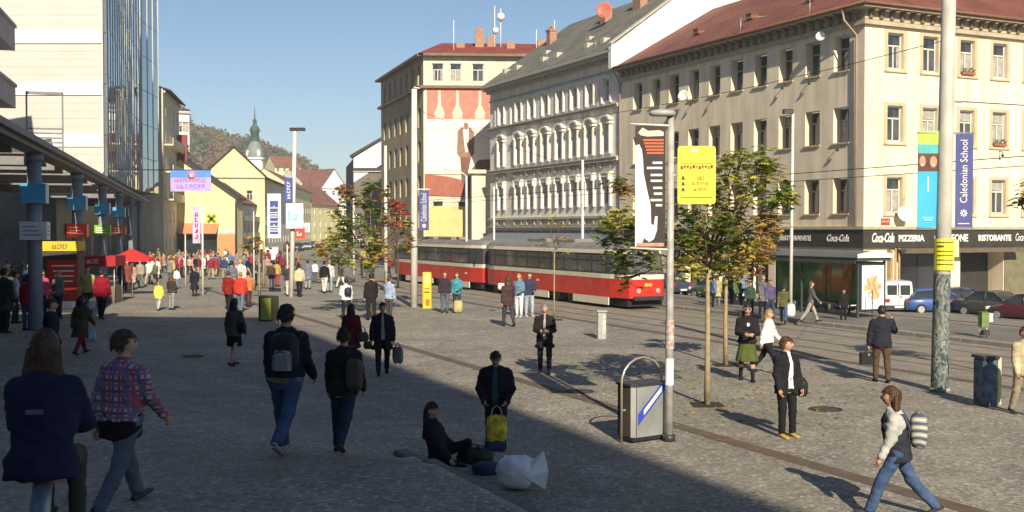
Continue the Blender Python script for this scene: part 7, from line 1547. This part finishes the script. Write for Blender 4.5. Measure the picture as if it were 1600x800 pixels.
k_ = PK[p.name][0]; setmat(link('vest', (lambda: (lambda VF: to_mesh('vest', *VF))(nets(lambda Pt: loft(k_.T(Pt), [(.80, .2, .165, 0), (1.0, .178, .15, 0), (1.2, .185, .158, .005), (1.36, .188, .148, 0), (1.43, .12, .11, 0)])+folds(Pt, .004, 1), (-.3, -.3, .75+k_.dz), (.3, .4, 1.5+k_.dz), .016)))(), p), cloth((.025, .03, .035)))
def stripes():
    m = bpy.data.materials.new('striped_canvas'); m.use_nodes = True; t = m.node_tree; b = t.nodes['Principled BSDF']; nn = t.nodes.new; L = t.links.new; g = nn('ShaderNodeTexCoord'); mp = nn('ShaderNodeMapping'); mp.inputs['Location'].default_value = (0, 0, .25); L(g.outputs['Object'], mp.inputs[0]); w_ = nn('ShaderNodeTexWave'); w_.wave_type = 'RINGS'; w_.rings_direction = 'X'; w_.inputs['Scale'].default_value = 3.4; w_.inputs['Distortion'].default_value = .4; L(mp.outputs[0], w_.inputs['Vector'])
    c = nn('ShaderNodeValToRGB'); e = c.color_ramp.elements; c.color_ramp.interpolation = 'CONSTANT'; e[0].position = 0; e[0].color = (.06, .08, .12, 1); e[1].position = .85; e[1].color = (.50, .48, .42, 1)
    for p_, col in ((.3, (.45, .42, .34)), (.45, (.12, .15, .22)), (.62, (.26, .17, .10)), (.72, (.46, .44, .38))): x = e.new(p_); x.color = (*col, 1)
    L(w_.outputs['Color'], c.inputs[0]); L(c.outputs[0], b.inputs['Base Color']); b.inputs['Roughness'].default_value = .85; return m
backpack(p, 'backpack', 'striped blue beige and brown backpack on the long haired girl', stripes(), mat('pocket_blue_grey', (.10, .13, .18), .8, .2, 5), size=(.34, .22, .46), off=(0, -.235, 1.2), strap=mat('navy_strap', (.04, .05, .09), .8), pocket=False)
person(1600, 649, 510, 178, 'short', 'person in cream jacket and beige trousers cut by the right picture edge', top=(.46, .40, .26), hem=.82, th=.03, bottom=(.34, .29, .2), hair='brown', hstyle='short')
# ---------------- left side in the shade
person(80, 600, 467, 70, 'short', 'man in dark suit with white collar passing behind the sitting woman', top=(.02, .022, .03), hem=.80, th=.03, open_=.03, inner=(.5, .5, .52), bottom=(.02, .022, .03), hair='dark', hstyle='short')
p = person(127, 553, 460, 15, 'walk', 'woman in brown coat and dark red trousers in the shade', top=(.07, .05, .035), hem=.55, th=.035, bottom=(.16, .02, .03), hair='dark', hstyle='bob', female=True); soft('plastic_bag', wpt(p, (.28, .06, .52)), .2, (.26, .14, .3), mat('pale_blue_plastic', (.30, .36, .42), .5, .2, 5), 'pale blue plastic bag carried by the woman in the brown coat', 'bag', .08, 19, handle=.12)
p = person(159, 498, 421, 0, 'short', 'person in dark red jacket near the shadow edge left', top=(.26, .012, .03), hem=.78, th=.035, bottom=BK, hair='dark', hstyle='short'); soft('plastic_bag', wpt(p, (-.3, 0, .5)), .1, (.32, .16, .42), mat('white_plastic', (.55, .55, .55), .5, .1, 5), 'white plastic bag carried by the person in dark red', 'bag', .07, 20, handle=.1)
person(43, 516, 432, 10, 'stand', 'person in crimson jacket and blue jeans at far left', top=(.30, .015, .03), hem=.82, th=.03, pmat=JEAN, hair='dark', hstyle='short')
person(24, 505, 425, 60, 'stand2', 'person in white top left of the crimson jacket', top=(.5, .48, .47), hem=.85, th=.02, bottom=(.03, .03, .06), hair='dark', hstyle='short')
person(66, 498, 422, 180, 'stand', 'person in bright pink jacket by the first column', top=(.62, .10, .18), hem=.84, th=.03, bottom=(.03, .03, .05), hair='brown', hstyle='bob', female=True)
person(8, 520, 420, 20, 'stand', 'person in dark green coat at the left picture edge', top=(.03, .04, .03), hem=.6, th=.03, bottom=BK, hair='dark', hstyle='short')
person(92, 498, 424, 200, 'stand2', 'person in grey green jacket before the red menu board', top=(.16, .18, .15), hem=.84, bottom=(.03, .03, .04), hair='grey', hstyle='short')
person(137, 492, 416, 170, 'stand', 'person in mustard yellow jacket under the red awning', top=(.40, .34, .12), hem=.80, bottom=(.04, .04, .03), hair='brown', hstyle='short')
# ---------------- middle distance
person(248, 485, 440, 10, 'short', 'child in bright yellow jacket and pale blue trousers', top=(.70, .68, .12), hem=.72, th=.045, bottom=(.40, .44, .50), hair='blonde', hstyle='short')
p = person(268, 484, 430, 15, 'stand2', 'person in black jacket pushing something beside the yellow child', top=(.05, .04, .03), hem=.84, bottom=(.25, .25, .24), hair='ginger', hstyle='bob')
person(304, 463, 418, 185, 'stand', 'person in long black coat left of the lilac flag pole', top=(.02, .016, .03), hem=.42, th=.035, bottom=(.1, .03, .06), hair='dark', hstyle='short')
person(357, 485, 424, 10, 'short', 'dark trousered person in black and red jacket left of the red group', top=(.22, .02, .02), hem=.72, bottom=BK, hair='brown')
person(376, 488, 425, 5, 'short', 'person in vivid red jacket in the middle of the group', top=(.52, .05, .035), hem=.78, th=.04, bottom=(.13, .15, .2), hair='blonde', hstyle='short')
person(366, 484, 428, 12, 'stand', 'person in patterned red top beside the vivid red jacket', top=(.5, .10, .10), hem=.82, bottom=(.22, .22, .22), hair='grey', hstyle='short')
person(388, 480, 424, 0, 'short', 'person in orange jacket at the right of the red group', top=(.5, .19, .07), hem=.80, th=.03, bottom=(.06, .03, .04), hair='dark')
person(362, 470, 408, 0, 'stand', 'tall person in grey coat behind the red group', top=(.13, .14, .19), hem=.7, bottom=BK, hair='dark'); person(376, 468, 404, 190, 'stand', 'pale headed person behind the red jacket', top=(.62, .5, .45), hem=.8, bottom=(.1, .1, .1), hair='blonde')
p = person(541, 500, 435, -15, 'stand2', 'person in white shirt with dark bag in front of the maroon coat', top=(.72, .72, .72), hem=.84, th=.02, bottom=BK, hair='dark', hstyle='short'); backpack(p, 'backpack', 'small dark backpack on the person in the white shirt', MATS['backpack_black'], MATS['backpack_silver'], size=(.3, .2, .36), off=(.05, -.22, 1.2), pocket=False)
p = person(580, 500, 428, -30, 'stand', 'person in black jacket behind the young tree trunk', top=(.02, .018, .018), hem=.80, bottom=BK, hair='dark'); p = person(608, 500, 432, 30, 'stand2', 'person in pale blue shirt bending beside the tree trunk', top=(.30, .38, .52), hem=.84, th=.02, bottom=(.06, .055, .05), hair='brown')
person(695, 489, 425, 175, 'stand', 'person in black waistcoat and jeans right of the ticket machine', top=(.04, .03, .04), hem=.84, pmat=GJEAN, hair='ginger'); p = person(714, 488, 426, 190, 'stand2', 'person in teal top with dark trousers beside the ticket machine', top=(.06, .24, .30), hem=.80, bottom=(.04, .05, .07), shoes=(.45, .38, .15), hair='ginger', hstyle='bob', female=True)
soft('suitcase', G(716, 489)+Vector((0, -.15, .3)), 0, (.4, .25, .55), mat('beige_case', (.42, .36, .16), .7, .2, 5), 'beige suitcase standing at the feet of the teal topped person', 'suitcase', .03, 3, 4)
person(794, 510, 432, -20, 'short', 'person in dark patterned jacket with dark trousers nearest the tram pair', top=(.06, .035, .035), hem=.74, bottom=(.05, .045, .05), hair='brown', hstyle='bob', female=True); soft('handbag', G(783, 490)+Vector((0, 0, 1.2)), 0, (.3, .2, .3), MATS['white_plastic'], 'white bag beside the dark patterned jacket', 'bag', .05, 30)
person(811, 495, 428, 200, 'stand2', 'person in blue top and white trousers before the tram', top=(.12, .20, .30), hem=.86, th=.02, bottom=(.72, .72, .72), hair='blonde', hstyle='bob', female=True, shoes=(.5, .5, .5)); person(827, 494, 426, 165, 'stand2', 'person in navy top and pale jeans before the tram', top=(.035, .04, .08), hem=.84, th=.02, bottom=(.33, .39, .45), hair='ginger', shoes=(.5, .5, .5))
isl = .14
def isl_g(px, py): g = G(px, py, .0); u, v = uv(g.x, g.y); return G(px, py, .14) if v > 28 else g
for px, fy, hy, yaw, pose, lab, kw in (
 (1203, 497, 437, 170, 'short', 'person in navy and white jacket at the left end of the shelter', dict(top=(.10, .08, .16), bottom=(.04, .05, .1), hair='ginger')),
 (1224, 504, 443, 20, 'walk', 'person in olive jacket and blue jeans by the shelter', dict(top=(.10, .10, .04), pmat=JEAN, hair='dark', hem=.76)),
 (1266, 503, 438, 90, 'walk', 'person in grey jacket and pale trousers walking in front of the shelter', dict(top=(.09, .085, .09), bottom=(.32, .30, .26), hair='ginger', hem=.76)),
 (1318, 500, 452, 180, 'stand', 'dark clothed person waiting inside the shelter', dict(top=BK, bottom=BK, hair='dark')),
 (1192, 492, 430, 150, 'stand', 'tall person in grey coat waiting left of the shelter', dict(top=(.12, .12, .14), bottom=BK, hair='grey', hem=.6)),
 (1172, 492, 440, 190, 'stand', 'person in dark green jacket behind the two young trees', dict(top=(.04, .07, .05), bottom=BK, hair='dark'))):
    g = isl_g(px, fy); p = person(px, fy, hy, yaw, pose, lab, loc=tuple(g), H=(fy-hy)*g.y/1700*1.01, **kw)
    if px == 1224: soft('plastic_bag', wpt(p, (.3, 0, .55)), 0, (.34, .2, .5), MATS['white_plastic'], 'white carrier bag held by the person in olive jacket', 'bag', .05, 33, handle=.1)
# ---------------- people in the street beyond
for px, fy, hy, yaw, pose, lab, kw in (
 (468, 464, 413, 5, 'short', 'person in cream jacket and black trousers right of the white lamp post', dict(top=(.62, .50, .32), bottom=BK, hair='dark')),
 (452, 463, 412, 180, 'stand', 'person in dark top and white trousers left of the white lamp post', dict(top=(.06, .04, .05), bottom=(.62, .6, .55), hair='ginger')),
 (481, 452, 407, 0, 'stand', 'person in grey coat standing beyond the cream jacket', dict(top=(.16, .17, .22), bottom=(.3, .3, .3), hem=.6)),
 (492, 441, 408, 0, 'stand', 'person in white top far down the street', dict(top=(.7, .7, .7), bottom=(.1, .1, .12))),
 (507, 458, 408, 10, 'short', 'person in black jacket and white trousers mid street', dict(top=BK, bottom=(.6, .58, .5), hair='dark')),
 (515, 457, 407, 10, 'stand', 'person in pale grey shirt beside the black jacket', dict(top=(.5, .52, .55), bottom=(.25, .3, .3), hair='blonde')),
 (533, 450, 412, -60, 'walk', 'person in white trousers striding left beneath the green tree', dict(top=(.05, .05, .05), bottom=(.7, .68, .62), hair='dark')),
 (424, 452, 410, 170, 'stand', 'person in dark brown coat beside the delivery van', dict(top=(.07, .045, .035), bottom=(.5, .45, .4), hem=.7, hair='dark')),
 (433, 448, 408, 0, 'short', 'person in mustard jacket below the framed banner', dict(top=(.45, .30, .08), bottom=(.3, .05, .06), hair='dark')),
 (398, 446, 408, 0, 'stand', 'person in grey top beside the small rust tree', dict(top=(.3, .28, .26), bottom=(.1, .1, .1))),
 (190, 452, 408, 185, 'stand', 'person in brown coat at the left of the parasol', dict(top=(.10, .05, .04), bottom=(.05, .04, .04), hem=.65)),
 (199, 455, 406, 170, 'short', 'person in russet coat under the parasol', dict(top=(.20, .06, .05), bottom=(.06, .04, .04), hem=.5)),
 (207, 452, 410, 180, 'short', 'person in pale pink skirt under the parasol', dict(top=(.45, .25, .2), btype='skirt', bottom=(.6, .35, .32), skirt=(.45, .05))),
 (219, 450, 406, 190, 'stand', 'person in khaki jacket at the right of the parasol', dict(top=(.32, .29, .22), bottom=(.14, .16, .14))),
 (246, 436, 404, 0, 'stand', 'person in white dress in the crowd left of the child', dict(top=(.72, .68, .64), btype='skirt', bottom=(.7, .66, .62), skirt=(.4, .04))),
 (276, 452, 418, 20, 'short', 'person in white jacket and blue jeans above the yellow child', dict(top=(.72, .7, .68), bottom=(.12, .2, .36)))):
    person(px, fy, hy, yaw, pose, lab, **kw)
# ---------------- crowd: each one its own thing
rd = random.Random(77)
PAL = [('red', (.30, .035, .04)), ('white', (.68, .66, .62)), ('black', (.02, .02, .025)), ('navy', (.04, .05, .12)), ('beige', (.45, .36, .24)), ('grey', (.2, .2, .21)), ('pink', (.42, .24, .22)), ('brown', (.14, .08, .05)), ('blue', (.10, .18, .36)), ('yellow', (.42, .34, .14)), ('dark red', (.2, .03, .04)), ('green', (.08, .13, .06)), ('orange', (.36, .16, .07))]
BOT = [('black', (.02, .02, .025)), ('jean', (.07, .12, .22)), ('grey', (.16, .16, .17)), ('beige', (.36, .3, .22)), ('dark', (.03, .03, .04))]
CL = set()
def crowd_label(a, b, w_):
    return f'{a} top and {b} trousers {w_}'
def crowd(n, x0, x1, y0, y1, where, group, pal=None, dark=0):
    seen = {}
    for i in range(n):
        px = rd.uniform(x0, x1); fy = rd.uniform(y0, y1); g = G(px, fy); H = rd.uniform(1.58, 1.84)
        u = rd.choice(pal or PAL); b = rd.choice(BOT); ps = rd.choice(['stand', 'short', 'walk', 'walk2', 'stand2', 'bag']); yaw = rd.choice([0, 10, 180, 190, 170, 90, -90, 30, -30, 150])
        person(px, fy, 0, yaw, ps, crowd_label(u[0], b[0], where), top=u[1], hem=rd.choice([.84, .84, .62]), th=.025, bottom=b[1], hair=rd.choice(['dark', 'brown', 'blonde', 'grey', 'ginger']), hstyle=rd.choice(['short', 'bob', 'short']), loc=tuple(g), H=H, group=group)
crowd(48, 236, 345, 411, 438, 'in the yellow gable crowd', 'crowd before the yellow gable house')
crowd(16, 186, 246, 420, 446, 'by the red parasol', 'crowd around the red parasol')
crowd(16, 345, 415, 412, 436, 'below the balcony house', 'crowd below the balcony house')
crowd(10, 415, 470, 412, 432, 'beside the delivery van', 'people beside the delivery van')
crowd(12, 560, 625, 418, 436, 'behind the left young tree', 'people behind the left young tree')
crowd(16, -20, 66, 450, 478, 'in the shaded arcade crowd', 'shaded crowd under the arcade canopy', [PAL[i] for i in (2, 3, 5, 7, 10, 11, 1)])
crowd(8, 1085, 1165, 470, 484, 'behind the chestnut tree', 'people behind the chestnut tree')
